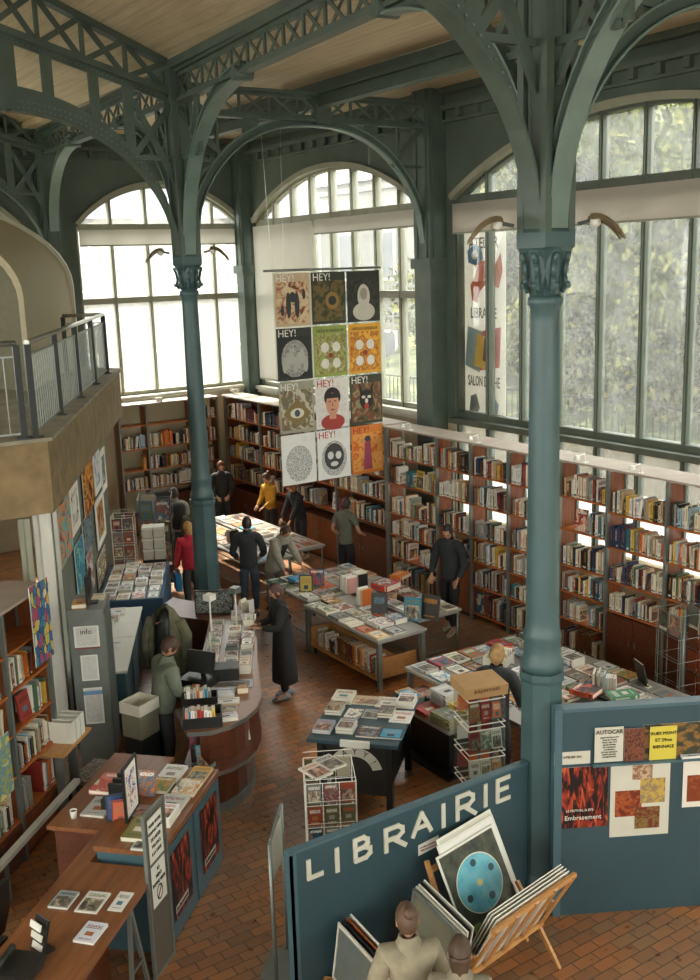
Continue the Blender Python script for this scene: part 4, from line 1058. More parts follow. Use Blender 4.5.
def art_mat(name,cols,bg,scale=5,style='blob',rim=None,seed=0):
    t=NT(name); b=t.bsdf(.55,spec=.3); tc=t.n('ShaderNodeTexCoord'); uv=tc.outputs['UV']; sp=t.n('ShaderNodeSeparateXYZ'); t.l(uv,sp.inputs[0]); u,v=sp.outputs[0],sp.outputs[1]
    mp=t.n('ShaderNodeMapping'); mp.inputs['Location'].default_value=(seed*3.7,seed*1.9,0); t.l(uv,mp.inputs[0])
    ns=t.noise(scale,mp.outputs[0],4,1.5)
    n=len(cols); st=[(.3+.4*i/max(1,n),hexc(c)) for i,c in enumerate(cols)]
    c=t.ramp(ns.outputs[0],st,'CONSTANT' if style!='soft' else 'LINEAR')
    if style=='cells':
        vo=t.n('ShaderNodeTexVoronoi'); vo.inputs['Scale'].default_value=scale*1.6; t.l(mp.outputs[0],vo.inputs['Vector']); c=t.ramp(vo.outputs['Color'],[(i/n,hexc(q)) for i,q in enumerate(cols)],'CONSTANT')
        v2=t.n('ShaderNodeTexVoronoi'); v2.feature='DISTANCE_TO_EDGE'; v2.inputs['Scale'].default_value=scale*1.6; t.l(mp.outputs[0],v2.inputs['Vector']); c=t.mix(t.math('LESS_THAN',v2.outputs[0],.035),c,hexc('20201e'))
    if style=='flames':
        m2=t.n('ShaderNodeMapping'); m2.inputs['Scale'].default_value=(7,2,1); m2.inputs['Location'].default_value=(seed,0,0); t.l(uv,m2.inputs[0]); n2=t.noise(1.6,m2.outputs[0],5,1.2)
        c=t.ramp(n2.outputs[0],[(.48,hexc(bg)),(.6,hexc(cols[0])),(.74,hexc(cols[-1]))])
    if style=='lines':
        wv=t.n('ShaderNodeTexNoise'); wv.inputs['Scale'].default_value=scale*2.2; wv.inputs['Distortion'].default_value=2.5; t.l(mp.outputs[0],wv.inputs['Vector'])
        fr=t.math('FRACT',t.math('MULTIPLY',wv.outputs[0],9)); c=t.mix(t.math('LESS_THAN',fr,.42),hexc(bg),hexc(cols[-1]))
        cen=t.math('ADD',t.math('POWER',t.math('MULTIPLY',t.math('SUBTRACT',u,.5),2.3),2),t.math('POWER',t.math('MULTIPLY',t.math('SUBTRACT',v,.45),2.1),2))
        c=t.mix(t.math('GREATER_THAN',cen,.95),c,hexc(bg))
    if rim:
        m=rim[1]; ins=t.math('MULTIPLY',t.math('MULTIPLY',t.math('GREATER_THAN',u,m),t.math('LESS_THAN',u,1-m)),t.math('MULTIPLY',t.math('GREATER_THAN',v,m*rim[2]),t.math('LESS_THAN',v,1-m*rim[3])))
        c=t.mix(ins,hexc(rim[0]),c)
    t.l(c,b.inputs['Base Color']); return t.mat
def poster_on(P0,ax,Nn,quad,mat,label,name='poster',cat='poster',group=None,th=.012,frame=None,off=.0):
    'quad: four picture corners TL TR BR BL on a vertical plane through P0'
    Q=[at_plane(x,y,P0,Nn) for x,y in quad]
    s=[(q-P0).dot(ax) for q in Q]; s0=min((s[0]+s[3])/2,(s[1]+s[2])/2); s1=max((s[0]+s[3])/2,(s[1]+s[2])/2); z1=(Q[0].z+Q[1].z)/2; z0=(Q[2].z+Q[3].z)/2
    w=s1-s0; h=z1-z0; c=P0+ax*((s0+s1)/2); c.z=z0
    out=Nn if Nn.dot(Vector((0,0,CAM_H))-c)>0 else -Nn
    up=Vector((0,0,1)); side=up.cross(out)
    Mx=Matrix((side,-out,up)).transposed()   # local x side, -y out
    r=bpy.data.objects.new(name,None); COL.objects.link(r); r.matrix_world=Matrix.Translation(c+out*(off+th))@Mx.to_4x4(); tag(r,label,cat,group)
    mb=MB(); mb.quad([(-w/2,0,0),(w/2,0,0),(w/2,0,h),(-w/2,0,h)]); mb.build('printed_face',[mat],r)
    mb=MB(); mb.bb((-w/2,.001,0),(w/2,th,h)); mb.build('backing',[M['white'] if not frame else M[frame]],r)
    if frame:
        mb=MB(); f=.025
        mb.bb((-w/2-f,-.006,-f),(w/2+f,th,0)); mb.bb((-w/2-f,-.006,h),(w/2+f,th,h+f)); mb.bb((-w/2-f,-.006,0),(-w/2,th,h)); mb.bb((w/2,-.006,0),(w/2+f,th,h)); mb.build('frame',[M[frame]],r)
    return r,w,h
P0=F(3,.33); ps=[
 ([(54,503),(66,492),(72,540),(61,577)],dict(cols=['3f8f96','e08b4a','5ab3b0','b24a2e'],bg='3f8f96',style='blob'),'turquoise and orange painted poster on the wall under the balcony',None),
 ([(66,481),(75,473),(79,524),(71,539)],dict(cols=['2a2a28','b9b4a6','e6e2d6'],bg='e6e2d6',rim=('e6e2d6',.16,1,1.6)),'white-bordered print with a narrow black picture, under the balcony',None),
 ([(79,463),(91,455),(93,508),(84,516)],dict(cols=['35251a','b8622a','d8a040','6b3a1e'],bg='35251a'),'dark orange figure poster on the wall under the balcony',None),
 ([(80,520),(89,512),(92,545),(83,556)],dict(cols=['4b5f66','76868a','2c3940'],bg='4b5f66'),'grey-blue poster below the orange figure poster',None),
 ([(91,450),(97,444),(99,486),(94,496)],dict(cols=['cfd2d2','8f9aa0'],bg='d0d0d0',rim=('e8e6de',.12,1,1)),'tall pale framed print far along the balcony wall','white'),
 ([(99,452),(103,447),(105,487),(101,492)],dict(cols=['a39a83','5c6c72','d4ccb6'],bg='a39a83',rim=('e8e6de',.14,1,1)),'narrow framed print at the end of the balcony wall','white'),
 ([(94,500),(102,492),(104,536),(96,549)],dict(cols=['6d3a25','b7823f','8f9a8a'],bg='6d3a25',rim=('e8e6de',.12,1,1)),'white-framed brown picture low on the balcony wall','white'),
 ([(72,548),(81,534),(84,580),(77,594)],dict(cols=['4ba3b0','2f6d8c','7fb79a'],bg='4ba3b0'),'blue-green poster low on the wall under the balcony',None),
 ([(85,553),(91,547),(93,586),(88,594)],dict(cols=['d8d5cb','8c8a84','a55b4c'],bg='d8d5cb'),'pale small poster low between two larger ones',None),
 ([(96,558),(104,546),(106,582),(97,591)],dict(cols=['b8b09a','7b6a4f','dfd8c4'],bg='b8b09a'),'beige picture low on the far part of the balcony wall',None)]
for i,(qd,kw,lb,fr) in enumerate(ps):
    poster_on(P0,DD,NN,qd,art_mat('balcony_poster_%s'%ROWN[i],seed=i+1,scale=3,**kw),lb,group='posters on the wall under the balcony',frame=fr,off=.015)
# glass door poster near the shelf, with a small black speaker and red lamp
q=F(.9,.1)
sp_=empty('ceiling_speaker',at(57,508,3.05),label='small round black speaker fixed under the balcony edge',cat='speaker'); mb=MB(); mb.lathe([(.02,.1),(.02,.05),(.08,.04),(.09,0),(.07,-.04)],n=16); mb.build('body',[M['black']],sp_); mb=MB(); mb.lathe([(.065,-.045),(.05,-.06)],n=16); mb.build('grille',[M['dark_metal']],sp_)
sp_.location.z=ZM-.85-.1
t=NT('red_lamp_glow'); em=t.n('ShaderNodeEmission'); em.inputs[0].default_value=(1,.15,.05,1); em.inputs[1].default_value=6; t.l(em.outputs[0],t.out.inputs[0]); M['redlamp']=t.mat
rl=empty('indicator_lamp',F(4.1,.31,2.95),label='tiny glowing red lamp on the wall under the balcony',cat='lamp'); mb=MB(); mb.lathe([(.03,0),(.035,.03),(.01,.06)],n=10); mb.build('lens',[M['redlamp']],rl); mb=MB(); mb.box((0,.02,-.03),(.1,.03,.06)); mb.build('base_plate',[M['black']],rl)
# bookcases of the glazed room under the balcony
PB=[Vector((1.55,8.95,0)),Vector((2.35,9.78,0)),Vector((2.95,10.4,0))]
ee=Vector((.697,.717,0)); nb=Vector((-.717,.697,0))
for i in range(2):
    bookcase(PB[i][:2],PB[i+1][:2],.34,[.48,.95,1.38,1.8,2.2],2.62,['white-posted bookcase under the balcony, foreground end','white-posted bookcase under the balcony beside the coloured poster'][i],['balcony bookcase, foreground end','balcony bookcase beside coloured poster'][i],back=nb,seed=80+i,first=i==0,density=[.95,.6][i],backpanel=True,cab=.48,skiprows=(0,))
r=empty('ledge_rail',PB[0]+Vector((-.7,-.72,.42)),label='long pale metal rail along the foot of the balcony bookcases',cat='rail')
mb=MB(); mb.beam((.12,-.1,0),Vector((.12,-.1,0))+ee*3.05,.07,.05); mb.build('rail_bar',[M['white']],r)
for s in (.1,1.5,2.95): mb=MB(); p=Vector((.12,-.1,0))+ee*s; mb.beam(p-Vector((0,0,.42)),p,.04,.04); mb.build('foot',[M['grey_metal']],r)
pp=Vector((2.72,10.0,0)); poster_on(pp,ee,nb,[(25,591),(44,577),(55,650),(39,668)],art_mat('coloured_figures_poster',['b8483a','3f7fa8','c9b458','2f5f8c','a8506a','4f8aa0','d8caa0'],'3f7fb0',5.2,'cells',seed=4),'colourful blue and red figure poster hung on the balcony bookcase','poster','poster',frame=None,th=.01)
poster_on(PB[0]-nb*.1,ee,nb,[(-20,745),(8,740),(14,790),(-14,815)],art_mat('yellow_green_poster',['a3a04c','6d8f8f','c9c06a'],'a3a04c',3),'yellow and green poster low on the balcony bookcase front','poster','poster',th=.01)
# file boxes and plank by the kiosk
r=empty('wall_plank',at(66,742,.92),rz=math.atan2(ee.y,ee.x),label='short wooden plank shelf between bookcase and kiosk',cat='shelf')
mb=MB(); mb.bb((-.3,-.12,-.03),(.38,.16,0)); mb.build('plank',[M['wood_light']],r); mb=MB(); mb.bb((-.1,0,-.92),(-.06,.1,-.03)); mb.bb((.2,0,-.92),(.24,.1,-.03)); mb.build('support',[M['grey_metal']],r)
b0=at(66,742,.92)
for i in range(3):
    o=empty('file_box',b0+ee*(.0+.11*i)+nb*.02+Vector((0,0,.001)),rz=math.atan2(ee.y,ee.x),label='white upright file box, %s on the wooden plank'%['outer one','middle one','kiosk-side one'][i],cat='file box',group='file boxes by the kiosk')
    mb=MB(); mb.bb((-.045,-.12,0),(.045,.14,.01)); mb.bb((-.045,-.12,.01),(-.037,.14,.24)); mb.bb((.037,-.12,.01),(.045,.14,.24)); mb.bb((-.037,-.12,.01),(.037,-.112,.24)); mb.build('box_shell',[M['white']],o)
# grey kiosk cabinet with notices
kz=math.atan2(DD.y,DD.x)
kp=Vector((3.5,11.42,0)); r=empty('kiosk',kp,rz=kz-PI/2,label='tall grey metal kiosk with notices on its face, by the white worktop',cat='kiosk')
# local: x across (towards -NN), y depth along DD
mb=MB(); mb.bb((0,0,0),(.4,.62,1.92)); mb.bb((-.01,-.01,1.92),(.41,.63,1.97)); mb.bb((.4,.02,.05),(.415,.6,1.9)); mb.build('cabinet_body',[M['grey_metal']],r)
M['notice']=art_mat('printed_notice',['9a9d98','d4d3c8','b7b8b0'],'d4d3c8',14,'soft',rim=('d9d8ce',.08,.6,.6))
def sheet(parent,x0,z0,w,h,mat,name='notice_sheet',y=-.012): mb=MB(); mb.quad([(x0,y,z0),(x0+w,y,z0),(x0+w,y,z0+h),(x0,y,z0+h)]); return mb.build(name,[mat],parent)
sheet(r,.05,1.52,.29,.26,M['notice'],y=-.015); sheet(r,.1,1.1,.2,.32,M['notice'],y=-.015); sheet(r,.1,.55,.22,.46,M['notice'],y=-.015)
mb=MB(); mb.bb((.1,-.018,.92),(.32,-.014,.97)); mb.build('blue_strip',[simple('notice_blue','6f97b8',.5)],r)
mb=MB(); mb.bb((.05,-.018,1.5),(.34,-.014,1.51)); mb.build('red_strip',[simple('notice_red','9b3a33',.5)],r)
text_obj('info',.09,M['dark_metal'],r,(.19,-.018,1.71),RX90)
kio_top=1.97
o=empty('laptop',kp+NN*-.22+DD*.3+Vector((0,0,kio_top)),rz=kz-PI/2,label='black screen standing on top of the grey kiosk',cat='screen'); mb=MB(); mb.bb((-.1,-.08,0),(.1,.08,.015)); mb.build('foot',[M['black']],o); mb=MB(); mb.box((0,.0,.2),(.03,.4,.34)); mb.build('panel',[M['black']],o)
put_flat('leaflet_pile',kp+NN*-.12+DD*.18+Vector((0,0,kio_top+.001)),.16,.22,.05,kz-PI/2,'title','d9a85a','orange-yellow leaflet pile on top of the grey kiosk','leaflets','leaflets on the kiosk')
put_flat('leaflet_pile',kp+NN*-.3+DD*.45+Vector((0,0,kio_top+.001)),.16,.22,.02,kz-PI/2,'title','e2d3b0','pale leaflet pile on top of the grey kiosk behind the screen','leaflets','leaflets on the kiosk')
# white worktop on blue cupboard
wo=Vector((4.33,11.97,0))
r=empty('worktop_cupboard',wo,rz=kz,label='blue cupboard with white worktop in two lengths, beside the kiosk',cat='cupboard')
mb=MB(); mb.bb((0,0,.05),(2.55,.5,.81)); mb.build('body',[M['blue_panel']],r)
for k in range(3): mb=MB(); mb.bb((.03+.84*k,-.012,.08),(.83+.84*k,0,.78)); dd=mb.build('door',[M['blue_panel']],r)
mb=MB(); mb.bb((-.02,-.03,.82),(1.25,.52,.85)); mb.bb((1.26,-.03,.82),(2.58,.52,.85)); mb.build('worktop',[M['white']],r)
for i,(x,y,w,h,t,c,k,lb) in enumerate([(2.35,.3,.2,.3,.03,'c9c8c0','title','grey-white magazine pile at the far end of the white worktop'),(2.05,.36,.2,.26,.05,'d8d7cf','photo','white magazine pile second along the white worktop'),(1.75,.4,.16,.22,.04,'b9b8ae','photo','pale booklet pile midway on the white worktop'),(1.35,.42,.1,.12,.06,'d0502e','frame','small orange-red box on the white worktop'),(.95,.25,.26,.34,.004,'d3d3cc','title','large printed sheet lying on the white worktop'),(.35,.3,.2,.2,.02,'e6e5df','title','white folded paper at the kiosk end of the worktop')]):
    p=wo+DD*x+NN*y+Vector((0,0,.852)); put_flat('paper_pile',p,w,h,t,kz-PI/2,k,c,lb,'paper','papers on the white worktop')
# table with the blue cloth
to=Vector((5.98,14.66,0)); r=table('cloth_table',(to.x,to.y),DD,2.03,.95,.78,'table with a hanging blue cloth, crowded with white books, beside the far column')
mb=MB(); 
mb.bb((-.02,-.03,.78),(2.05,.98,.79)); mb.bb((-.03,-.03,.25),(-.02,.98,.79)); mb.bb((-.02,-.04,.12),(2.05,-.03,.79)); mb.bb((2.05,-.03,.3),(2.06,.98,.79)); mb.build('tablecloth',[M['card_blue']],None,loc=(to.x,to.y,0.0),rz=kz,label='blue cloth hanging over the table of white books',cat='tablecloth')
lay((to.x,to.y),DD,2.0,.93,.791,6,4,'blue-cloth table',91,face=-PI/2,stack=.35,smax=3,tmax=.03,pal=[('white','e8e6de',12),('cream','e2d8c0',5),('pale grey','c4c3bb',3),('red','b03a2c',1),('orange','d08a4a',1)])
# dark card tower and boxed cards beyond it
wire_rack('card_tower',F(7.65,-.5,0),kz-PI/2,.6,1.75,4,2,'dark card tower at the balcony end beside the wall posters','card rack',55,solidtop=False)
wire_rack('card_tower',F(6.85,.02,0),kz-PI/2,.38,1.6,6,2,'pale card tower close to the balcony wall posters','card rack',56,solidtop=True)
cc=F(6.8,-.5,0)
r=empty('card_cabinet',cc,rz=kz-PI/2,label='low black cabinet with stacked white card boxes, behind the blue-cloth table',cat='cabinet')
mb=MB(); mb.bb((-.2,-.15,0),(.2,.2,.8)); mb.build('body',[M['black']],r)
for j in range(3):
    for i in range(2):
        o=empty('card_box',cc+Matrix.Rotation(kz-PI/2,3,'Z')@Vector((-.1+.2*i,0,.8+j*.2)),rz=kz-PI/2,label='white card box, %s column, %s layer on the black cabinet'%(['wall-side','aisle-side'][i],['bottom','middle','top'][j]),cat='box',group='white card boxes')
        mb=MB(); mb.bb((-.09,-.12,0),(.09,.15,.17)); mb.build('box',[M['offwhite']],o); mb=MB(); mb.bb((-.095,-.125,.15),(.095,.155,.19)); mb.build('lid',[M['white']],o)
# ------------------------------------------------------------------ curved counter
outer=[(6.45,12.42),(6.06,11.62),(5.72,10.98),(5.42,10.38),(5.24,10.0),(5.1,9.74),(4.93,9.53),(4.72,9.38),(4.48,9.3),(4.24,9.3),(4.03,9.42)]
inner=[(4.1,9.76),(4.55,10.42),(5.05,11.22),(5.5,11.98),(5.85,12.6)]
def inset(poly,dist):
    out=[]; n=len(poly)
    for i in range(n):
        p=Vector(poly[i]); a=Vector(poly[i-1]); b=Vector(poly[(i+1)%n]); d1=(p-a).normalized(); d2=(b-p).normalized()
        n1=Vector((-d1.y,d1.x)); n2=Vector((-d2.y,d2.x)); m=(n1+n2).normalized(); k=dist/max(.4,m.dot(n1)); out.append(p+m*k)
    return out
fp=outer+inner
ar=sum(fp[i][0]*fp[(i+1)%len(fp)][1]-fp[(i+1)%len(fp)][0]*fp[i][1] for i in range(len(fp)))
sg=1 if ar>0 else -1
CO=Vector((5.2,10.6,0)); loc2=lambda P:[(p[0]-CO.x,p[1]-CO.y) for p in P]
r=empty('curved_counter',CO,label='round-ended wooden sales counter with steel-edged top, where the woman in the long coat stands',cat='counter')
mb=MB(); mb.prism(loc2(inset(fp,sg*.16)),0,1.0); mb.build('wood_body',[M['wood_dark']],r)
mb=MB(); mb.prism(loc2(fp),1.0,1.05,0,side=1); mb.build('worktop',[M['wood_top'],M['steel']],r)
mb=MB(); mb.prism(loc2(inset(fp,sg*.02)),.5,.545,0,side=1); mb.build('lower_shelf',[M['wood_dark'],M['steel']],r)
mb=MB(); mb.prism(loc2(inset(fp,sg*.12)),0,.1,0); mb.build('plinth',[M['grey_metal']],r)
arm=[(6.42,12.62),(6.72,12.9),(6.2,13.6),(5.95,14.1),(5.55,13.75),(5.6,13.3),(5.95,12.75)]
r=empty('back_counter',(6,13.2,0),label='low brown rear counter joining the curved counter to the far column',cat='counter'); l3=lambda P:[(p[0]-6,p[1]-13.2) for p in P]
ar=sum(arm[i][0]*arm[(i+1)%len(arm)][1]-arm[(i+1)%len(arm)][0]*arm[i][1] for i in range(len(arm))); s3=1 if ar>0 else -1
mb=MB(); mb.prism(l3(inset(arm,s3*.05)),0,.9); mb.build('wood_body',[M['wood_dark']],r); mb=MB(); mb.prism(l3(arm),.9,.94); mb.build('worktop',[M['wood_dark']],r)
cex=Vector((.5,.87,0)).normalized(); cey=Vector((-cex.y,cex.x,0)); crz=math.atan2(cex.y,cex.x)
white_pal=[('white','e4e2da',10),('pale grey','bdbcb4',6),('cream','ddd5bf',3),('grey','8f8f8a',2),('black','2a2a28',1)]
lay((5.35,10.42),cex,2.15,.36,1.05,8,2,'customer side of curved counter',101,name='booklet',cat='booklet',group='booklets on the counter',face=-PI/2,stack=.6,smax=4,tmax=.03,pal=white_pal)
lay((5.05,10.75),cex,1.9,.2,1.05,7,1,'staff side of curved counter',102,name='booklet',cat='booklet',group='booklets on the counter',face=-PI/2,stack=.5,smax=3,tmax=.03,pal=white_pal)
def onctr(px,py,w,h,t,rz,k,c,lb,z=1.052,nm='booklet',cat='booklet'): return put_flat(nm,at(px,py,z),w,h,t,rz,k,c,lb,cat,'booklets on the counter')
onctr(232,684,.5,.22,.01,-.55,'photo','c5ccd2','long pale blue printed mat on the curved counter')
onctr(222,694,.3,.2,.03,-.55,'title','d5dbe0','pale blue tray of cards on the curved counter')
onctr(228,702,.26,.16,.02,-.5,'title','e2e0d8','white booklet pile by the blue tray on the counter')
onctr(226,709,.26,.14,.02,-.45,'photo','c9a777','tan booklet pile near the counter round end')
onctr(224,719,.3,.16,.04,-.35,'title','d8d8d8','white and blue boxed cards at the round end')
o=onctr(243,692,.12,.1,.07,-.5,'plain' if False else 'frame','d0902e','small orange and blue tin on the curved counter',nm='tin',cat='tin')
openbox('record_bin',at(203,722,1.05),-.45,.42,.34,.12,'black','black bin of upright cards at the counter round end',cat='box',n=9,seed=111,hr=(.17,.21))
openbox('record_bin',at(200,703,1.05),-.45,.4,.22,.1,'black','second black bin of upright cards, towards the till',cat='box',n=9,seed=112,hr=(.15,.19))
def till(p,rz):
    r=empty('cash_till',p,rz=rz,label='black till with a hooded screen in the middle of the curved counter',cat='till')
    mb=MB(); mb.bb((-.2,-.18,0),(.2,.18,.09)); mb.build('drawer',[M['black']],r); mb=MB(); mb.box((0,.02,.26),(.36,.05,.26),0,Matrix.Rotation(-.25,3,'X')); mb.build('screen',[M['black']],r); mb=MB(); mb.tube((0,.06,.09),(0,.06,.24),.03,n=8); mb.build('neck',[M['dark_metal']],r)
till(at(201,683,1.052),-1.0)
r=empty('card_printer',at(226,678,1.052),rz=-.5,label='black box-shaped printer beside the till',cat='printer'); mb=MB(); mb.bb((-.16,-.12,0),(.16,.12,.16)); mb.build('body',[M['black']],r); mb=MB(); mb.bb((-.1,-.13,.1),(.1,-.1,.12)); mb.build('slot',[M['dark_metal']],r)
for i,(px,py,hh,lb) in enumerate([(212,640,.55,'pole lamp with white cube head on the counter, staff side'),(237,628,.5,'pole lamp with grey box head on the counter, customer side'),(212,672,.5,'clear acrylic leaflet tower on the counter beside the till')]):
    p=at(px,py,1.052); r=empty('pole_lamp' if i<2 else 'leaflet_tower',p,rz=.4,label=lb,cat='lamp' if i<2 else 'leaflet holder')
    mb=MB(); mb.lathe([(.07,0),(.07,.015),(.015,.02)],n=12); mb.tube((0,0,.02),(0,0,hh),.012,n=6); mb.build('pole',[M['white']],r)
    mb=MB(); 
    if i<2: mb.bb((-.06,-.06,hh),(.06,.06,hh+.08)); mb.build('lamp_head',[M['white'] if i==0 else M['grey_metal']],r)
    else: mb.bb((-.06,-.02,.1),(.06,.02,hh)); mb.build('clear_pocket',[M['glass_clear']],r)
r=empty('wooden_box',at(232,651,1.052),rz=-.5,label='grey till receipt block among the white booklets',cat='box'); mb=MB(); mb.bb((-.08,-.06,0),(.08,.06,.07)); mb.build('block',[M['grey_metal']],r); mb=MB(); mb.bb((-.07,-.05,.07),(.07,.05,.08)); mb.build('lid',[M['dark_metal']],r)
# dark picture panel at the back of the counter
p=at(222,618,.94); r=empty('chalk_panel',Vector((6.12,13.0,.94)),rz=-.62,label='black panel with grey drawings standing on the rear counter by the far column',cat='panel')
mb=MB(); mb.bb((-.28,-.012,0),(.28,.012,.36)); mb.build('board',[M['black']],r); mb=MB(); mb.quad([(-.26,-.014,.02),(.26,-.014,.02),(.26,-.014,.34),(-.26,-.014,.34)]); mb.build('drawing',[art_mat('chalk_drawing',['2a2c2a','7d8078','3c403c'],'2a2c2a',7)],r)
standing((6.62,12.72),(-.5,.85),6,'on the rear counter',113,(.15,.2),z=.94,pal=white_pal)
# things leaning on the lower shelf
def lean(px,py,z,w,h,rz,kind,c,lb,nm='leaflet',cat='leaflet'):
    p=at(px,py,z); o=put_flat(nm,p,w,h,.012,rz,kind,c,lb,cat,'leaflets leaning on the counter shelf',R(76)); o.location=p+Matrix.Rotation(rz,3,'Z')@Vector((0,.0,h/2)); return o
lean(240,742,.55,.24,.36,.25,'title','dcdad2','white drawing sheet leaning on the counter lower shelf')
lean(224,757,.55,.17,.3,.1,'full','cbbd6a','yellow leaflet leaning on the counter lower shelf')
lean(206,767,.55,.2,.26,-.15,'photo','5d93a8','blue-green book leaning on the counter lower shelf')
lean(200,760,.55,.2,.3,-.25,'photo','8a2f3a','dark red and blue book behind the blue-green one')
lean(231,786,.11,.16,.24,.2,'full','b85a6a','pink flower card leaning under the counter shelf')
# ------------------------------------------------------------------ L-shaped desk, blue cabinet
E1=Vector((.717,.697,0)); N1=Vector((-.697,.717,0)); O1=Vector((2.59,7.22,0)); erz=math.atan2(E1.y,E1.x)
D=lambda e,n,z=0: O1+E1*e+N1*n+Vector((0,0,z))
r=empty('reception_desk',O1,rz=erz,label='long brown reception desk with papers, running into the blue display cabinet',cat='desk')
mb=MB(); mb.bb((-2.3,0,.86),(.36,.77,.9)); mb.bb((.36,.62,.86),(.84,.77,.9)) ; mb.bb((.84,.62,.86),(2.3,1.28,.9)); mb.bb((.36,.77,.86),(.84,.771,.9)); mb.build('worktop',[M['wood_top']],r)
mb=MB(); mb.bb((-2.2,.68,.0),(.3,.72,.86)); mb.bb((.9,1.2,0),(2.25,1.24,.86)); mb.bb((.9,.7,0),(.94,1.2,.86)); mb.build('modesty_panel',[M['wood_dark']],r)
for x in (-.1,-1.2):
    mb=MB(); mb.beam((x,.06,.86),(x-.16,.02,0),.03,.03); mb.beam((x,.06,.86),(x+.16,.02,0),.03,.03); mb.beam((x-.1,.03,.3),(x+.1,.03,.3),.02,.02); mb.build('trestle_leg',[M['grey_metal']],r)
mb=MB(); mb.bb((-2.0,.3,0),(-.05,.34,.7)); mb.build('under_panel',[M['wood_dark']],r)
r=empty('display_cabinet',D(.46,0),rz=erz,label='blue panelled display cabinet with two fiery posters on its side',cat='cabinet')
mb=MB(); mb.bb((0,.02,0),(1.45,.6,.95)); mb.build('body',[M['blue_panel']],r)
mb=MB(); mb.bb((-.02,0,.95),(1.47,.62,1.0)); mb.build('wooden_top',[M['wood_top']],r)
fm=[art_mat('fiery_poster_%s'%ROWN[i],['8a2f1e','d8693a'],'1c1512',4,'flames',seed=i*2.3) for i in range(3)]
for i in range(2):
    x=.06+.74*i
    mb=MB(); mb.bb((x-.03,0.004,.03),(x+.64,.02,.93)); dr=mb.build('panel',[M['blue_panel']],r)
    mb=MB(); mb.quad([(x+.1,-.002,.2),(x+.55,-.002,.2),(x+.55,-.002,.85),(x+.1,-.002,.85)]); mb.build('fiery_poster',[fm[i]],dr)
    mb=MB(); mb.quad([(x+.14,-.005,.26),(x+.44,-.005,.26),(x+.44,-.005,.33),(x+.14,-.005,.33)]); mb.build('title_band',[M['offwhite']],dr)
    text_obj('Falstaff' if 0 else 'Ardemment',.055,M['black'],dr,(x+.29,-.007,.295),RX90)
def ond(e,n,w,h,t,k,c,lb,z=1.001,rot=0,nm='display_book',cat='display book',gr='books on the blue display cabinet'): return put_flat(nm,D(e,n,z),w,h,t,erz-PI/2+rot,k,c,lb,cat,gr)
ond(1.78,.15,.2,.3,.02,'photo','cf9a3f','orange-yellow book at the far corner of the blue cabinet')
ond(1.75,.42,.22,.32,.03,'title','dedcd4','white book at the far end of the blue cabinet')
ond(1.5,.16,.22,.28,.04,'full','c88a2e','ochre and white book on the blue cabinet, counter side')
ond(1.5,.44,.24,.26,.04,'full','4f7a3a','green book with orange flowers on the blue cabinet')
ond(1.2,.2,.25,.3,.03,'title','cfcfc8','white book with a drawing midway along the blue cabinet')
ond(.95,.17,.2,.26,.09,'photo','e0e0dc','thick white and blue book on the blue cabinet')
ond(1.05,.46,.22,.2,.01,'photo','8e949a','grey photo leaflet on the blue cabinet near the framed picture')
ond(.72,.3,.22,.36,.05,'title','7c7a45','olive book with a white spine label on the blue cabinet')
ond(.55,.18,.18,.24,.02,'photo','b8c0c4','pale blue leaflet at the notice-panel end of the cabinet')
# framed picture standing at its back edge
p=D(1.0,.5,1.0); r=empty('framed_picture',p,rz=erz+.08,label='black-framed picture of orange and purple shapes standing on the blue cabinet',cat='framed picture')
mb=MB(); w,h=.34,.52; mb.bb((-w/2,-.012,0),(w/2,.012,.025)); mb.bb((-w/2,-.012,h-.025),(w/2,.012,h)); mb.bb((-w/2,-.012,.025),(-w/2+.025,.012,h-.025)); mb.bb((w/2-.025,-.012,.025),(w/2,.012,h-.025)); mb.build('frame',[M['black']],r)
mb=MB(); mb.quad([(-w/2+.02,-.006,.02),(w/2-.02,-.006,.02),(w/2-.02,-.006,h-.02),(-w/2+.02,-.006,h-.02)]); mb.build('picture',[art_mat('shapes_picture',['d98a35','e8e3d8','6c5a94','e8e3d8'],'e8e3d8',3,rim=('e8e3d8',.15,1,1))],r)
mb=MB(); mb.beam((0,.01,.35),(0,.12,0),.02,.02); mb.bb((-w/2,.006,.02),(w/2,.012,h)); mb.build('strut',[M['black']],r)
for i,(e,n,c,lb) in enumerate([(1.35,.5,'c8742e','brown and orange card propped beside the framed picture')]):
    o=ond(e,n,.18,.24,.012,'full',c,lb); o.matrix_world=Matrix.Translation(D(e,n,1.12))@Matrix.Rotation(erz-PI/2,4,'Z')@Matrix.Rotation(R(74),4,'X')@Matrix.Diagonal(Vector((.18,.24,.012,1)))
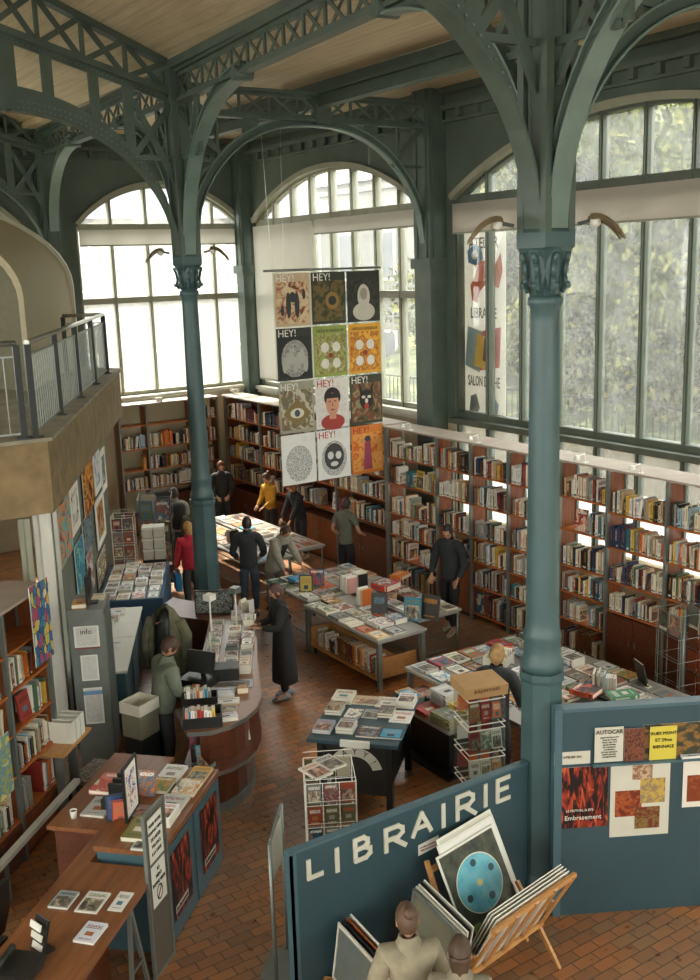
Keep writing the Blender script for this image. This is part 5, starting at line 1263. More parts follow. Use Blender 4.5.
# standing notice panel
pA=at(136,817,1.5); pB=at(157,795,1.5); pv=(pB-pA); p=Vector((pA.x,pA.y,0))-N1*.05; SC=pv.length/.48
r=empty('notice_stand',p,rz=math.atan2(pv.y,pv.x),label='tall narrow clear panel with two white notices at the end of the blue cabinet',cat='notice stand')
r.scale=(SC,1,1)
mb=MB(); H=1.5; mb.bb((0,-.015,0),(.03,.015,H)); mb.bb((.45,-.015,0),(.48,.015,H)); mb.bb((.03,-.015,H-.03),(.45,.015,H)); mb.bb((.03,-.015,0),(.45,.015,.03)); mb.build('frame',[M['grey_metal']],r)
mb=MB(); mb.bb((.03,-.004,.03),(.45,.004,H-.03)); mb.build('dark_pane',[simple('smoked_panel','5a5446',.35,0,.05,3)],r)
tag(r)
for z0,h in ((1.03,.4),(.62,.38)):
    mb=MB(); mb.quad([(.4,.008,z0),(.08,.008,z0),(.08,.008,z0+h),(.4,.008,z0+h)]); mb.quad([(.08,-.008,z0),(.4,-.008,z0),(.4,-.008,z0+h),(.08,-.008,z0+h)]); mb.build('notice',[M['white']],r)
for j,(tx,sz) in enumerate([('POUR VOTRE',.045),('CONFORT MERCI',.04),('DE LAISSER',.045),('VOS SACS',.045),('A LA CAISSE',.04)]):
    text_obj(tx,sz,M['dark_metal'],r,(.24,-.01,1.36-j*.065),RX90)
for j,tx in enumerate(['ICI','MERCI','BONNE VISITE']): text_obj(tx,.045,M['dark_metal'],r,(.24,-.01,.94-j*.06),RX90)
mb=MB()
for i in range(20):
    a=2*PI*i/20; b=2*PI*(i+1)/20; mb.quad([(.24+.07*math.cos(a),-.01,.72+.07*math.sin(a)),(.24+.07*math.cos(b),-.01,.72+.07*math.sin(b)),(.24+.055*math.cos(b),-.01,.72+.055*math.sin(b)),(.24+.055*math.cos(a),-.01,.72+.055*math.sin(a))])
mb.beam((.19,-.01,.67),(.29,-.01,.77),.002,.014); mb.build('round_sign',[M['dark_metal']],r)
# on the desk
def ondesk(px,py,w,h,t,rz,k,c,lb,nm='leaflet_sheet',cat='leaflet',z=.902): return put_flat(nm,at(px,py,z),w,h,t,rz,k,c,lb,cat,'papers on the reception desk')
dr_=erz-PI/2
ondesk(64,901,.17,.22,.02,dr_,'photo','9aa0a0','grey-blue newspaper pile on the reception desk')
ondesk(93,903,.19,.27,.012,dr_,'photo','d9d7cf','white leaflet with a reddish picture on the reception desk')
ondesk(121,902,.12,.25,.008,dr_,'title','e0ded6','narrow white leaflet by the notice panel on the reception desk')
ondesk(91,934,.17,.24,.02,dr_-.05,'title','d3d6dc','white leaflet pile with blue edge, nearest on the reception desk')
ondesk(100,808,.24,.34,.02,dr_,'title','d0d0cc','open grey magazine on the desk wing by the cup',z=.902)
for q in range(4): ondesk(112,786,.3,.36,.04,dr_+random.uniform(-.06,.06),'full',['a05a4a','b9b4a8','c8c2b4','cf7a70'][q],'%s catalogue, %s in the pile on the desk wing'%(['dark red','grey','cream','pink and grey'][q],ROWN[q]),'catalogue','catalogue',.902+q*.041)
cu=empty('paper_cup',at(74,818,.902),label='small white cup on the corner of the desk wing',cat='cup'); mb=MB(); mb.lathe([(.025,0),(.035,.08),(.032,.08),(.023,.006)],n=16); mb.build('cup_body',[M['white']],cu); mb=MB(); mb.lathe([(.03,.062),(.03,.066)],n=12); mb.build('coffee',[M['wood_dark']],cu)
for i,(px,py,c,hx,rr) in enumerate([(116,820,'dark blue','2d4a86',.5),(122,826,'orange-red','cf5a28',.35)]):
    o=ondesk(px,py,.16,.24,.03,dr_,'frame',hx,'%s book propped in the black holder on the desk'%c,'display_book','display book'); o.matrix_world=Matrix.Translation(at(px,py,.902)+Vector((0,0,.13)))@Matrix.Rotation(dr_+rr,4,'Z')@Matrix.Rotation(R(72),4,'X')@Matrix.Diagonal(Vector((.16,.24,.03,1)))
r=empty('desk_organiser',at(128,808,.902)+N1*.06,rz=erz,label='black desk organiser with leaflets, against the notice panel',cat='organiser'); mb=MB(); mb.bb((-.1,-.12,0),(.3,.16,.12)); mb.build('tray',[M['black']],r)
for i in range(3): mb=MB(); mb.bb((-.05+.1*i,-.1,.12),(-.02+.1*i,.1,.26)); mb.build('divider',[M['dark_metal']],r)
r=empty('leaflet_holder',at(42,950,.902),rz=dr_-.5,label='dark leaflet holder with three small white cards on the reception desk',cat='leaflet holder'); mb=MB(); mb.box((0,0,.13),(.16,.02,.26),0,Matrix.Rotation(-.3,3,'X')); mb.bb((-.08,-.04,0),(.08,.06,.02)); mb.build('holder',[M['black']],r)
for k in range(3): mb=MB(); mb.box((0,-.03-.0*k,.05+.085*k),(.13,.012,.05),0,Matrix.Rotation(-.3,3,'X')); mb.build('card',[M['white'] if k!=1 else M['offwhite']],r)
r=empty('desk_phone',at(20,972,.902),rz=dr_,label='black desk telephone console beside the leaflet holder',cat='telephone'); mb=MB(); mb.box((0,0,.05),(.3,.24,.05),0,Matrix.Rotation(.15,3,'X')); mb.bb((-.14,-.1,0),(.14,.1,.025)); mb.build('base_unit',[M['black']],r); mb=MB(); mb.tube((-.1,-.1,.11),(-.1,.1,.13),.025,n=8); mb.build('handset',[M['dark_metal']],r)
# dark chairs inside the desk
def swivel(p,rz,lb):
    r=empty('office_chair',p,rz=rz,label=lb,cat='chair')
    mb=MB(); mb.box((0,0,.46),(.46,.44,.08)); mb.build('seat',[M['black']],r)
    mb=MB(); rings=[]
    for i in range(6):
        z=.6+.1*i; w=.2-.02*abs(i-2); rings.append([(-w,.2+.02*i,z),(w,.2+.02*i,z),(w,.25+.02*i,z),(-w,.25+.02*i,z)])
    mb.loft(rings,smooth=False); mb.build('backrest',[M['black']],r)
    mb=MB(); mb.tube((0,0,.06),(0,0,.44),.03,n=8); mb.build('column_leg',[M['dark_metal']],r)
    for k in range(5):
        a=2*PI*k/5; mb=MB(); mb.beam((0,0,.08),(.28*math.cos(a),.28*math.sin(a),.05),.04,.03); mb.tube((.28*math.cos(a),.28*math.sin(a)-.02,.03),(.28*math.cos(a),.28*math.sin(a)+.02,.03),.03,n=8); mb.build('foot',[M['black']],r)
swivel(D(-.4,1.35),erz+PI,'black office chair in the dark space inside the reception desk')
# crates of cards: white tray on a brown column of boxes, behind the framed picture
bp=at(139,700,1.1); r=empty('box_column',(bp.x,bp.y,0),rz=.45,label='stack of dark picture-sided boxes on the floor behind the green-shirted man',cat='boxes stack')
mb=MB(); mb.bb((-.15,-.14,0),(.15,.14,.36)); mb.build('lower_box',[M['wood_dark']],r); mb=MB(); mb.bb((-.14,-.13,.36),(.14,.13,.7)); mb.build('middle_box',[M['dark_metal']],r); mb=MB(); mb.bb((-.15,-.14,.7),(.15,.14,.98)); mb.build('upper_box',[M['recess']],r)
openbox('white_tray',(bp.x,bp.y,.981),.45,.33,.3,.13,'offwhite','empty white tray on top of the stacked boxes',cat='tray')
r=empty('wicker_crate',at(92,770,.3),rz=.7,label='dark crate of small items at the foot of the kiosk',cat='crate'); r.location.z=0
mb=MB(); mb.bb((-.3,-.16,0),(.3,.16,.26)); mb.build('crate_body',[M['wood_dark']],r); mb=MB(); mb.bb((-.27,-.13,.26),(.27,.13,.3)); mb.build('contents',[art_mat('mixed_items',['3a3a38','c9c4b4','6a6a66','a0392c'],'3a3a38',12)],r)
# jacket hung over a stand
jp=Vector((5.15,12.5,0)); r=empty('coat_stand',jp,rz=.3,label='coat stand hidden under an olive jacket behind the green-shirted man',cat='coat stand')
mb=MB(); mb.tube((0,0,0),(0,0,1.3),.025,n=8); mb.lathe([(.22,0),(.22,.02),(.03,.04)],n=12); mb.build('pole',[M['wood_dark']],r); mb=MB(); mb.tube((-.18,0,1.2),(.18,0,1.2),.015,n=6); mb.build('hanger_bar',[M['wood_dark']],r)
M['olive']=simple('olive_cloth','6b6a52',.9,0,.2,9,.4)
jk=empty('hung_jacket',jp+Vector((0,0,.42)),rz=-.9,label='olive hooded jacket hanging open on the coat stand',cat='jacket')
mb=MB()
def arc_sheet(z,w,dpt,open_,n=16):
    P=[]
    for i in range(n+1):
        a=-PI/2+open_+ (2*PI-2*open_)*i/n; rr=1+.06*math.sin(a*5+z*7); P.append((w*rr*math.cos(a),dpt*rr*math.sin(a),z))
    return P
outer_=[arc_sheet(z,w,d_,o_) for z,w,d_,o_ in [(0,.3,.2,.7),(.25,.31,.21,.65),(.5,.3,.19,.6),(.7,.28,.16,.55),(.84,.24,.14,.6),(.95,.15,.13,.9),(1.02,.05,.05,1.0)]]
inner_=[[(x*.9,y*.9,z-.01) for x,y,z in rg] for rg in outer_]
outer_=[[(x*.85,y*.85,z*.98) for x,y,z in rg] for rg in outer_]; inner_=[[(x*.85,y*.85,z*.98) for x,y,z in rg] for rg in inner_]
mb.loft(outer_,closed=False,caps=False); mb.loft([rg[::-1] for rg in inner_],closed=False,caps=False); mb.build('jacket_body',[M['olive']],jk)
mb=MB(); mb.lathe([(.14,0.02),(.17,.3),(.17,.6),(.12,.82),(.04,.93)],n=14,sy=.7); mb.build('dark_inner_fill',[M['black']],jk)  # black solid added to make the open jacket dark inside
for s in (-1,1):
    mb=MB(); P=[(s*.24,0,.8),(s*.33,.02,.6),(s*.36,-.02,.35),(s*.33,-.08,.1)]; rr=[.08,.085,.07,.06]
    rings=[]
    for (x,y,z),q in zip(P,rr): rings.append([(x*.85+q*math.cos(2*PI*i/10),y+q*math.sin(2*PI*i/10),z) for i in range(10)])
    mb.loft(rings[::-1]); mb.build('sleeve',[M['olive']],jk)
# ------------------------------------------------------------------ people
def skin_mesh(V,Edges,Rad,root=0,levels=2):
    me=bpy.data.meshes.new('sk'); me.from_pydata([tuple(v) for v in V],Edges,[]); o=bpy.data.objects.new('sk',me); COL.objects.link(o)
    import bmesh
    bm=bmesh.new(); bm.from_mesh(me); ly=bm.verts.layers.skin.verify(); bm.verts.ensure_lookup_table()
    for i,v in enumerate(bm.verts):
        rr=Rad[i]; v[ly].radius=(rr,rr) if not isinstance(rr,tuple) else rr; v[ly].use_root=(i==root)
    bm.to_mesh(me); bm.free()
    m=o.modifiers.new('s','SKIN'); m.use_smooth_shade=True; m.use_x_symmetry=False
    m2=o.modifiers.new('d','SUBSURF'); m2.levels=levels; m2.render_levels=levels
    dg=bpy.context.evaluated_depsgraph_get(); dg.update(); out=bpy.data.meshes.new_from_object(o.evaluated_get(dg))
    vs_=[v.co.copy() for v in out.vertices]; fs=[tuple(p.vertices) for p in out.polygons]
    bpy.data.objects.remove(o); bpy.data.meshes.remove(me); bpy.data.meshes.remove(out); return vs_,fs
def add_raw(mb,vf,mat=0):
    k=mb.pts(vf[0])
    for f in vf[1]: mb.face([k+i for i in f],mat,None,True)
def cloth(name,h,v=.12,rough=.85): 
    if name not in M: M[name]=simple(name,h,rough,0,v,14,.2)
    return M[name]
M['skin']=simple('skin','b98a6c',.55,0,.05,8); M['eye']=simple('eye_dark','221a16',.3); M['lips']=simple('lips','8e4b40',.5)
def ik(S,T,l1,l2,pole):
    S=Vector(S); T=Vector(T); d=T-S; L=min(d.length,(l1+l2)*.995); x=d.normalized(); T=S+x*L
    a=(l1*l1-l2*l2+L*L)/(2*L); h=math.sqrt(max(0,l1*l1-a*a)); p=Vector(pole); p=(p-x*p.dot(x)).normalized(); return S+x*a+p*h,T
def person(label,loc,face,H=1.75,lean=0.0,head_pitch=.2,head_yaw=0,hands=None,hair=('short','3a2a1e'),top='2b2b2b',legs='2b2b2b',top_kind='jacket',stance=.09,step=.0,skirt=None,shoes='c9c6bd',bag=None,female=False,fid=[0],long_sleeve=True,coat=None,hem=.0,inner=None):
    fid[0]+=1; n_=fid[0]; s=H/1.75
    tm=cloth('person_top_%d_cloth'%n_,top); lm=cloth('person_legs_%d_cloth'%n_,legs)
    root=empty('person',loc,rz=face-PI/2,label=label,cat='person')
    hip=Vector((0,0,.94)); Rl=Matrix.Rotation(-lean,3,'X')
    U=lambda p: (hip+Rl@(Vector(p)-hip))
    wsh=.165 if female else .19
    pel=Vector((0,0,.94)); waist=U((0,-.0,1.1)); chest=U((0,.0,1.3)); nb=U((0,-.005,1.44)); nk=U((0,.01,1.51)); hd=U((0,.03,1.63))
    sh=[U((sx*wsh,0,1.41)) for sx in (-1,1)]
    hands=hands or [(-.24,.12,.85),(.24,.12,.85)]
    el=[];wr=[]
    for i,sx in enumerate((-1,1)):
        e,w=ik(sh[i],hands[i],.29,.26,(sx*.5,-.6,-.4)); el.append(e); wr.append(w)
    hipj=[Vector((sx*.085,0,.92)) for sx in (-1,1)]; kn=[Vector((sx*(stance+.01),.03+st,.5)) for sx,st in ((-1,step*.6),(1,-step*.3))]; an=[Vector((sx*stance,-.02+st,.09)) for sx,st in ((-1,step),(1,-step))]
    toe=[a+Vector((sx*.03,.15,-.045)) for a,sx in zip(an,(-1,1))]
    # continuous body
    V=[pel,waist,chest,nb,nk]+[sh[0],el[0],wr[0]]+[sh[1],el[1],wr[1]]+[hipj[0],kn[0],an[0],toe[0]]+[hipj[1],kn[1],an[1],toe[1]]
    E_=[(0,1),(1,2),(2,3),(3,4),(3,5),(5,6),(6,7),(3,8),(8,9),(9,10),(0,11),(11,12),(12,13),(13,14),(0,15),(15,16),(16,17),(17,18)]
    f=.9 if female else 1
    Rd=[(.115,.08),(.1*f,.075),(.115*f,.08),(.055,.05),.05,.048,.038,.028,.048,.038,.028,.068,.05,.036,.03,.068,.05,.036,.03]
    mb=MB(); add_raw(mb,skin_mesh([v*s for v in V],E_,[tuple(x*s for x in r) if isinstance(r,tuple) else r*s for r in Rd]))
    # head
    Hy=Matrix.Rotation(head_yaw,3,'Z')@Matrix.Rotation(-(lean+head_pitch),3,'X')
    def hp(p): return (hd+Hy@Vector(p))*s
    nu,nv=20,14; base=len(mb.v); P=[]
    def hshape(th,ph,k=1.0):
        x=math.cos(ph)*math.sin(th); y=math.cos(ph)*math.cos(th); z=math.sin(ph)     # th 0 = front
        wx=.076; dy=.096; hz=.118
        if z<0: wx*=1+.28*z; dy*=1+.12*z
        px_,py_,pz_=x*wx*k,y*dy*k,z*hz*k
        if y>0 and k==1.0:
            py_+=.022*math.exp(-((x/.16)**2+((z+.12)/.13)**2))      # nose
            py_-=.010*math.exp(-(((abs(x)-.38)/.16)**2+((z-.06)/.1)**2))  # sockets
            py_+=.008*math.exp(-((x/.3)**2+((z+.52)/.1)**2))+.010*math.exp(-((x/.3)**2+((z+.85)/.12)**2))
        return (px_,py_,pz_)
    for j in range(nv+1):
        ph=-PI/2+PI*j/nv
        for i in range(nu): P.append(hp(hshape(2*PI*i/nu,ph)))
    k=mb.pts(P)
    for j in range(nv):
        for i in range(nu): mb.face((k+j*nu+i,k+j*nu+(i+1)%nu,k+(j+1)*nu+(i+1)%nu,k+(j+1)*nu+i)[::-1],0,None,True)
    for sx in (-1,1):
        def blob(c,r,mat,sc=(1,1,1)):
            kk=mb.pts([hp((c[0]+r*sc[0]*math.cos(a)*math.cos(b),c[1]+r*sc[1]*math.sin(a)*math.cos(b),c[2]+r*sc[2]*math.sin(b))) for b in (-1.2,-.5,.5,1.2) for a in [2*PI*q/8 for q in range(8)]])
            for jj in range(3):
                for ii in range(8): mb.face((kk+jj*8+ii,kk+jj*8+(ii+1)%8,kk+jj*8+8+(ii+1)%8,kk+jj*8+8+ii),mat,None,True)
        blob((sx*.028,.086,.006),.011,1); blob((sx*.077,-.005,-.01),.026,0,(.45,.8,1.1))
    mb.quad([hp((-.022,.092,-.062)),hp((.022,.092,-.062)),hp((.018,.09,-.07)),hp((-.018,.09,-.07))],2)
    # hands
    for i,sx in enumerate((-1,1)):
        w=wr[i]; d=(w-el[i]).normalized(); side=d.cross(Vector((0,0,1))); side=side.normalized() if side.length>.1 else Vector((1,0,0)); up=side.cross(d)
        pal=w+d*.05; rings=[]
        for t_,ww,hh in ((0,.026,.02),(.03,.036,.018),(.075,.04,.014),(.09,.036,.01)):
            c=w+d*t_; rings.append([(c+side*ww*math.cos(a)+up*hh*math.sin(a))*s for a in [2*PI*q/10 for q in range(10)]])
        mb.loft(rings)
        for fi,(o_,L) in enumerate(((-.028,.06),(-.01,.072),(.01,.07),(.027,.056))):
            a=w+d*.082+side*o_; b=a+d*L*.5-up*.006; c=b+d*L*.42-up*.022; mb.tube(a*s,b*s,.0095*s,.0085*s,7); mb.tube(b*s,c*s,.0085*s,.006*s,7)
        a=w+d*.03-side*.03*sx; b=a+d*.03-side*.022*sx; c=b+d*.03-side*.004*sx-up*.01; mb.tube(a*s,b*s,.012*s,.0105*s,7); mb.tube(b*s,c*s,.0105*s,.007*s,7)
    mb.build('body',[M['skin'],M['eye'],M['lips']],root)
    # top
    e=.022
    sl=[(el[i]*.62+wr[i]*.38) if not long_sleeve else (wr[i]*.93+el[i]*.07) for i in (0,1)]
    hemz=Vector((0,0,.84-hem)) 
    V=[hemz,waist,chest,nb,sh[0],el[0] if long_sleeve else el[0]*.6+sh[0]*.4,sh[1],el[1] if long_sleeve else el[1]*.6+sh[1]*.4]; Rd=[(.165,.125),(.145*f,.118),(.165*f,.125),(.1,.09),.078,.06,.078,.06]; E_=[(0,1),(1,2),(2,3),(3,4),(4,5),(3,6),(6,7)]
    if long_sleeve: V+=[sl[0],sl[1]]; Rd+=[.043,.043]; E_+=[(5,8),(7,9)]
    sw=1.12 if top_kind=='jacket' else (1.28 if top_kind=='loose' else 1.0)
    mb=MB(); add_raw(mb,skin_mesh([v*s for v in V],E_,[tuple(x*s*sw for x in r) if isinstance(r,tuple) else r*s*(1+(sw-1)*.7) for r in Rd],1)); mb.build('jacket' if top_kind!='shirt' else 'shirt',[tm],root)
    if inner:
        mb=MB(); c=chest*s; mb.loft([[ (c+Matrix.Rotation(-lean,3,'X')@Vector((x,.135*sw*f,z)))*1 for x in (-.05,.05)]+[(c+Matrix.Rotation(-lean,3,'X')@Vector((x,.1,z))) for x in (.05,-.05)] for z in (-.28,-.1,.1)],smooth=False); mb.build('shirt_front',[cloth('person_inner_%d'%n_,inner)],root)
    # collar
    mb=MB(); c=nk*s; q=Rl; rings=[]
    for z,r_ in ((-.12,.13),(-.06,.11),(-.01,.08),(.02,.074),(.02,.06),(-.03,.062)): rings.append([c+q@Vector((r_*s*math.cos(a),r_*s*math.sin(a)*.95-.0,z*s)) for a in [2*PI*k_/14 for k_ in range(14)]])
    mb.loft(rings,caps=False); mb.build('collar',[tm],root)
    # trousers or skirt
    V=[Vector((0,0,.98)),Vector((0,0,.9)),hipj[0],kn[0],an[0]+Vector((0,0,.03)),hipj[1],kn[1],an[1]+Vector((0,0,.03))]
    mb=MB(); add_raw(mb,skin_mesh([v*s for v in V],[(0,1),(1,2),(2,3),(3,4),(1,5),(5,6),(6,7)],[(.15*s,.115*s),(.16*s,.125*s),.105*s,.075*s,.06*s,.105*s,.075*s,.06*s])); mb.build('trousers',[lm],root)
    if coat:
        zb=coat; rings=[]
        for z,wx,wy in ((1.25,.19,.14),(1.05,.175,.135),(.85,.2,.155),(.6,.22,.17),(zb+.1,.235,.18),(zb,.24,.185),(zb,.22,.165),(.8,.18,.13)):
            cpt=U((0,0,z)) if z>.94 else Vector((0,0,z)); rings.append([(cpt+Vector((wx*math.cos(a)*(1+.04*math.sin(5*a)*(z<.9)),wy*math.sin(a)*(1+.04*math.cos(4*a)*(z<.9)),0)))*s for a in [2*PI*k_/20 for k_ in range(20)]])
        mb=MB(); mb.loft(rings,caps=False); mb.build('coat_skirt',[tm],root)
    for i in (0,1):
        mb=MB(); a=an[i]*s; rings=[]
        for y,w,h_,z in ((-.075,.03,.035,.045),(-.05,.042,.05,.055),(.02,.045,.045,.05),(.1,.05,.034,.036),(.17,.042,.026,.028),(.205,.015,.014,.02)):
            rings.append([(a.x+w*s*math.cos(t_),a.y+y*s,max(.002,z*s+h_*s*math.sin(t_))) for t_ in [2*PI*k_/12 for k_ in range(12)]])
        mb.loft(rings); mb.build('shoe',[cloth('shoe_%s_leather'%shoes,shoes)],root)
    # hair
    kind,hc=hair; hm=cloth('hair_%s'%hc,hc,.25,.6)
    mb=MB(); k=[]; P=[]; nu,nv=24,14
    def hair_r(th,ph): return 1.13+.03*math.sin(9*th+3*ph)+.02*math.sin(17*th)
    front=lambda th:abs(((th+PI)%(2*PI))-PI)
    grid=[[hp(hshape(2*PI*i/nu,-PI/2+PI*j/nv,hair_r(2*PI*i/nu,j)) ) for i in range(nu)] for j in range(nv+1)]
    ks=[mb.pts(g) for g in grid]
    for j in range(nv):
        ph=-PI/2+PI*(j+.5)/nv
        for i in range(nu):
            th=2*PI*(i+.5)/nu; ft=front(th)
            lim=.62 if ft<.75 else (.15 if ft<1.15 else (-.25 if ft<1.6 else -.75))
            if kind in('long','bob') and ft>=1.0: lim=-1.0
            if ph>lim: mb.face((ks[j]+i,ks[j]+(i+1)%nu,ks[j+1]+(i+1)%nu,ks[j+1]+i)[::-1],0,None,True)
    if kind in ('long','bob'):
        Ld=.3 if kind=='long' else .12; rings=[]
        for t_ in range(6):
            u_=t_/5; z=.02-u_*(Ld+.06); 
            rings.append([(hd+Matrix.Rotation(head_yaw,3,'Z')@Vector((x*(1-.15*u_),-.07+.02*u_-lean*.05+yy,z+.01)))*s for x,yy in ((-.08,.04),(-.06,-.02),(0,-.045),(.06,-.02),(.08,.04),(.05,.06),(0,.055),(-.05,.06))])
        mb.loft(rings)
    if kind=='bun':
        c=(0,-.1,.07); 
        rings=[[hp((c[0]+.045*math.sin(b)*math.cos(a),c[1]-.02+.045*math.sin(b)*math.sin(a),c[2]+.045*math.cos(b))) for a in [2*PI*q/12 for q in range(12)]] for b in (.2,.8,1.4,2.0,2.6,3.0)]
        mb.loft(rings)
    mb.build('hair',[hm],root)
    if bag:
        bk,bc=bag[:2]; bm_=cloth('bag_%s'%bc,bc)
        mb=MB()
        if bk=='backpack':
            c=U((0,-.2,1.22))*s; mb.loft([[c+Rl@Vector((x*s,y*s,z*s)) for x,y in ((-.13*k1,.07),(-.15*k1,-.02),(-.09*k1,-.1*k1),(.09*k1,-.1*k1),(.15*k1,-.02),(.13*k1,.07))] for z,k1 in ((-.24,.8),(-.2,1),(.1,1),(.2,.9),(.25,.6))])
        else:
            mb.box((hands[0][0]*s,hands[0][1]*s,.62*s),(.1,.26,.3))
        nm=empty(bk,loc,rz=face-PI/2,label='%s %s'%({'backpack':'dark backpack worn by','tote':'blue bag carried by'}[bk],bag[2]),cat='bag'); mb.build('bag_body',[bm_],nm)
        mb=MB()
        if bk=='backpack':
            for sx in (-1,1): mb.loft([[ (U((sx*.11+dx,y,z)))*s for dx in (-.02,.02)]+[(U((sx*.11+dx,y2,z)))*s for dx in (.02,-.02)] for y,y2,z in ((-.16,-.15,1.38),(.0,.01,1.51),(.165,.15,1.4),(.18,.165,1.2))],smooth=False)
        else: mb.tube((hands[0][0]*s,hands[0][1]*s-.08,.75*s),(hands[0][0]*s,hands[0][1]*s,.9*s),.008,n=6); mb.tube((hands[0][0]*s,hands[0][1]*s+.08,.75*s),(hands[0][0]*s,hands[0][1]*s,.9*s),.008,n=6)
        mb.build('strap',[bm_],nm)
    return root
def fl(px,py,z): p=at(px,py,z); return Vector((p.x,p.y,0))
A=R
# the woman in the long coat at the counter; faces the counter
person('person with brown hair in a long black coat reading at the curved counter',(6.5,11.68,0),A(165),1.66,.06,.35,0,[(-.12,.36,1.16),(.1,.34,1.14)],('long','4a3026'),'1f1e1e','232221','jacket',coat=.28,female=True,shoes='8c9098',step=.05)
person('person with dark hair, dark jacket and black trousers, looking down by the doored bookcase',(9.93,12.3,0),A(205),1.8,.05,.45,.1,[(-.2,.16,.92),(.22,.2,.95)],('short','2a211b'),'24272a','1f1e1d','jacket',shoes='b9b3a5',step=.12,hem=-.02)
person('person in an olive tee shirt facing the bookcases beyond the centre table',(9.85,15.2,0),A(20),1.72,.02,.1,.3,[(-.2,.16,.98),(.2,.26,1.05)],('short','3b2c22'),'66685a','26262a','shirt',long_sleeve=False)
person('person in an open grey cardigan leaning over the centre table',(8.22,15.02,0),A(-75),1.68,.5,.35,.1,[(-.26,.5,.84),(.2,.52,.84)],('bun','4b3325'),'8b8676','6e675a','loose',female=True,inner='2c2b2a',shoes='4a3a2e',hem=.15)
person('person with short hair in a dark hooded jacket and jeans, back to the counter',(7.75,15.0,0),A(60),1.74,.02,.3,0,[(-.2,.25,1.0),(.2,.25,1.0)],('short','2c2019'),'25282a','3a4450','jacket',shoes='4a4640')
person('person with blonde hair in a bright red jacket beside the far column',(7.05,15.8,0),A(75),1.62,.03,.3,.2,[(-.25,.1,.85),(.2,.3,1.0)],('bob','b98f52'),'b8273a','4a4a4c','loose',female=True,bag=('tote','2f86b8','the person in the red jacket'),shoes='5a4a3c')
person('person with long brown hair standing behind the far column, olive top',(7.75,17.1,0),A(60),1.66,.08,.4,0,[(-.15,.3,1.0),(.15,.3,1.0)],('long','5a3a24'),'5c5644','3c4048','jacket',female=True)
person('person in a grey shirt with a dark backpack, facing the end wall bookcase',(7.78,17.95,0),A(80),1.76,.1,.3,.3,[(-.15,.3,1.05),(.15,.3,1.05)],('short','3b2c20'),'8a8878','3a3d42','shirt',bag=('backpack','2a2b2c','the person in the grey shirt'))
person('person in black with reddish hair looking down before the end wall bookcases',(9.72,19.9,0),A(250),1.78,.04,.4,.1,[(-.1,.28,1.02),(.14,.28,1.02)],('short','6b3c24'),'232325','26272a','jacket')
person('person in a mustard-yellow top at the far table, farthest of the two',(10.3,18.75,0),A(190),1.62,.12,.45,.1,[(-.12,.32,1.0),(.12,.32,1.0)],('bun','54382a'),'c8932c','3a3a3a','shirt',female=True)
person('person in a black jacket with ginger hair bending over the far table',(10.28,17.5,0),A(185),1.68,.28,.45,0,[(-.15,.42,.86),(.15,.42,.86)],('bob','8a5028'),'27282b','33343a','jacket',female=True)
person('person with brown hair in a green-grey shirt working behind the curved counter',(4.22,10.52,0),A(-5),1.74,.16,.55,-.1,[(-.12,.34,1.12),(.14,.34,1.12)],('short','4a3325'),'68705f','2a2a2c','loose',shoes='1f1e1d')
person('person with fair hair in a dark jacket by the near column, at the broad table',(7.03,7.95,0),A(30),1.74,.05,.3,0,[(-.2,.3,.98),(.2,.3,.98)],('short','a5814f'),'34373a','2d2e30','jacket')
person('person with tied brown hair in a pale top, before the sign board',(3.58,4.9,0),A(66),1.62,.08,.3,0,[(-.2,.28,1.0),(.2,.28,1.0)],('bun','5b4330'),'938a72','4a4a48','loose',female=True)
person('shorter person with brown hair in beige, beside the one with tied hair',(3.66,4.48,0),A(50),1.58,.08,.3,0,[(-.2,.28,1.0),(.2,.28,1.0)],('bob','4b3828'),'857c67','4a4a48','loose',female=True)
# ------------------------------------------------------------------ sign board and partition
BL=Vector((3.47,6.26,0)); BR_=Vector((5.92,6.26,0)); HB=1.4
r=empty('sign_board',(BL.x,BL.y,0),label='low teal partition board with large white letters in front of the card rack',cat='sign board')
Wb=BR_.x-BL.x
mb=MB(); mb.bb((0,0,0),(Wb,.06,HB)); mb.build('board',[M['teal_dark']],r)
mb=MB(); mb.bb((-.03,-.01,0),(0,.07,HB+.02)); mb.bb((0,-.006,HB),(Wb,.066,HB+.02)); mb.bb((-.03,-.01,0),(.03,-.004,HB)); mb.build('edge_strip',[M['blue_panel']],r)
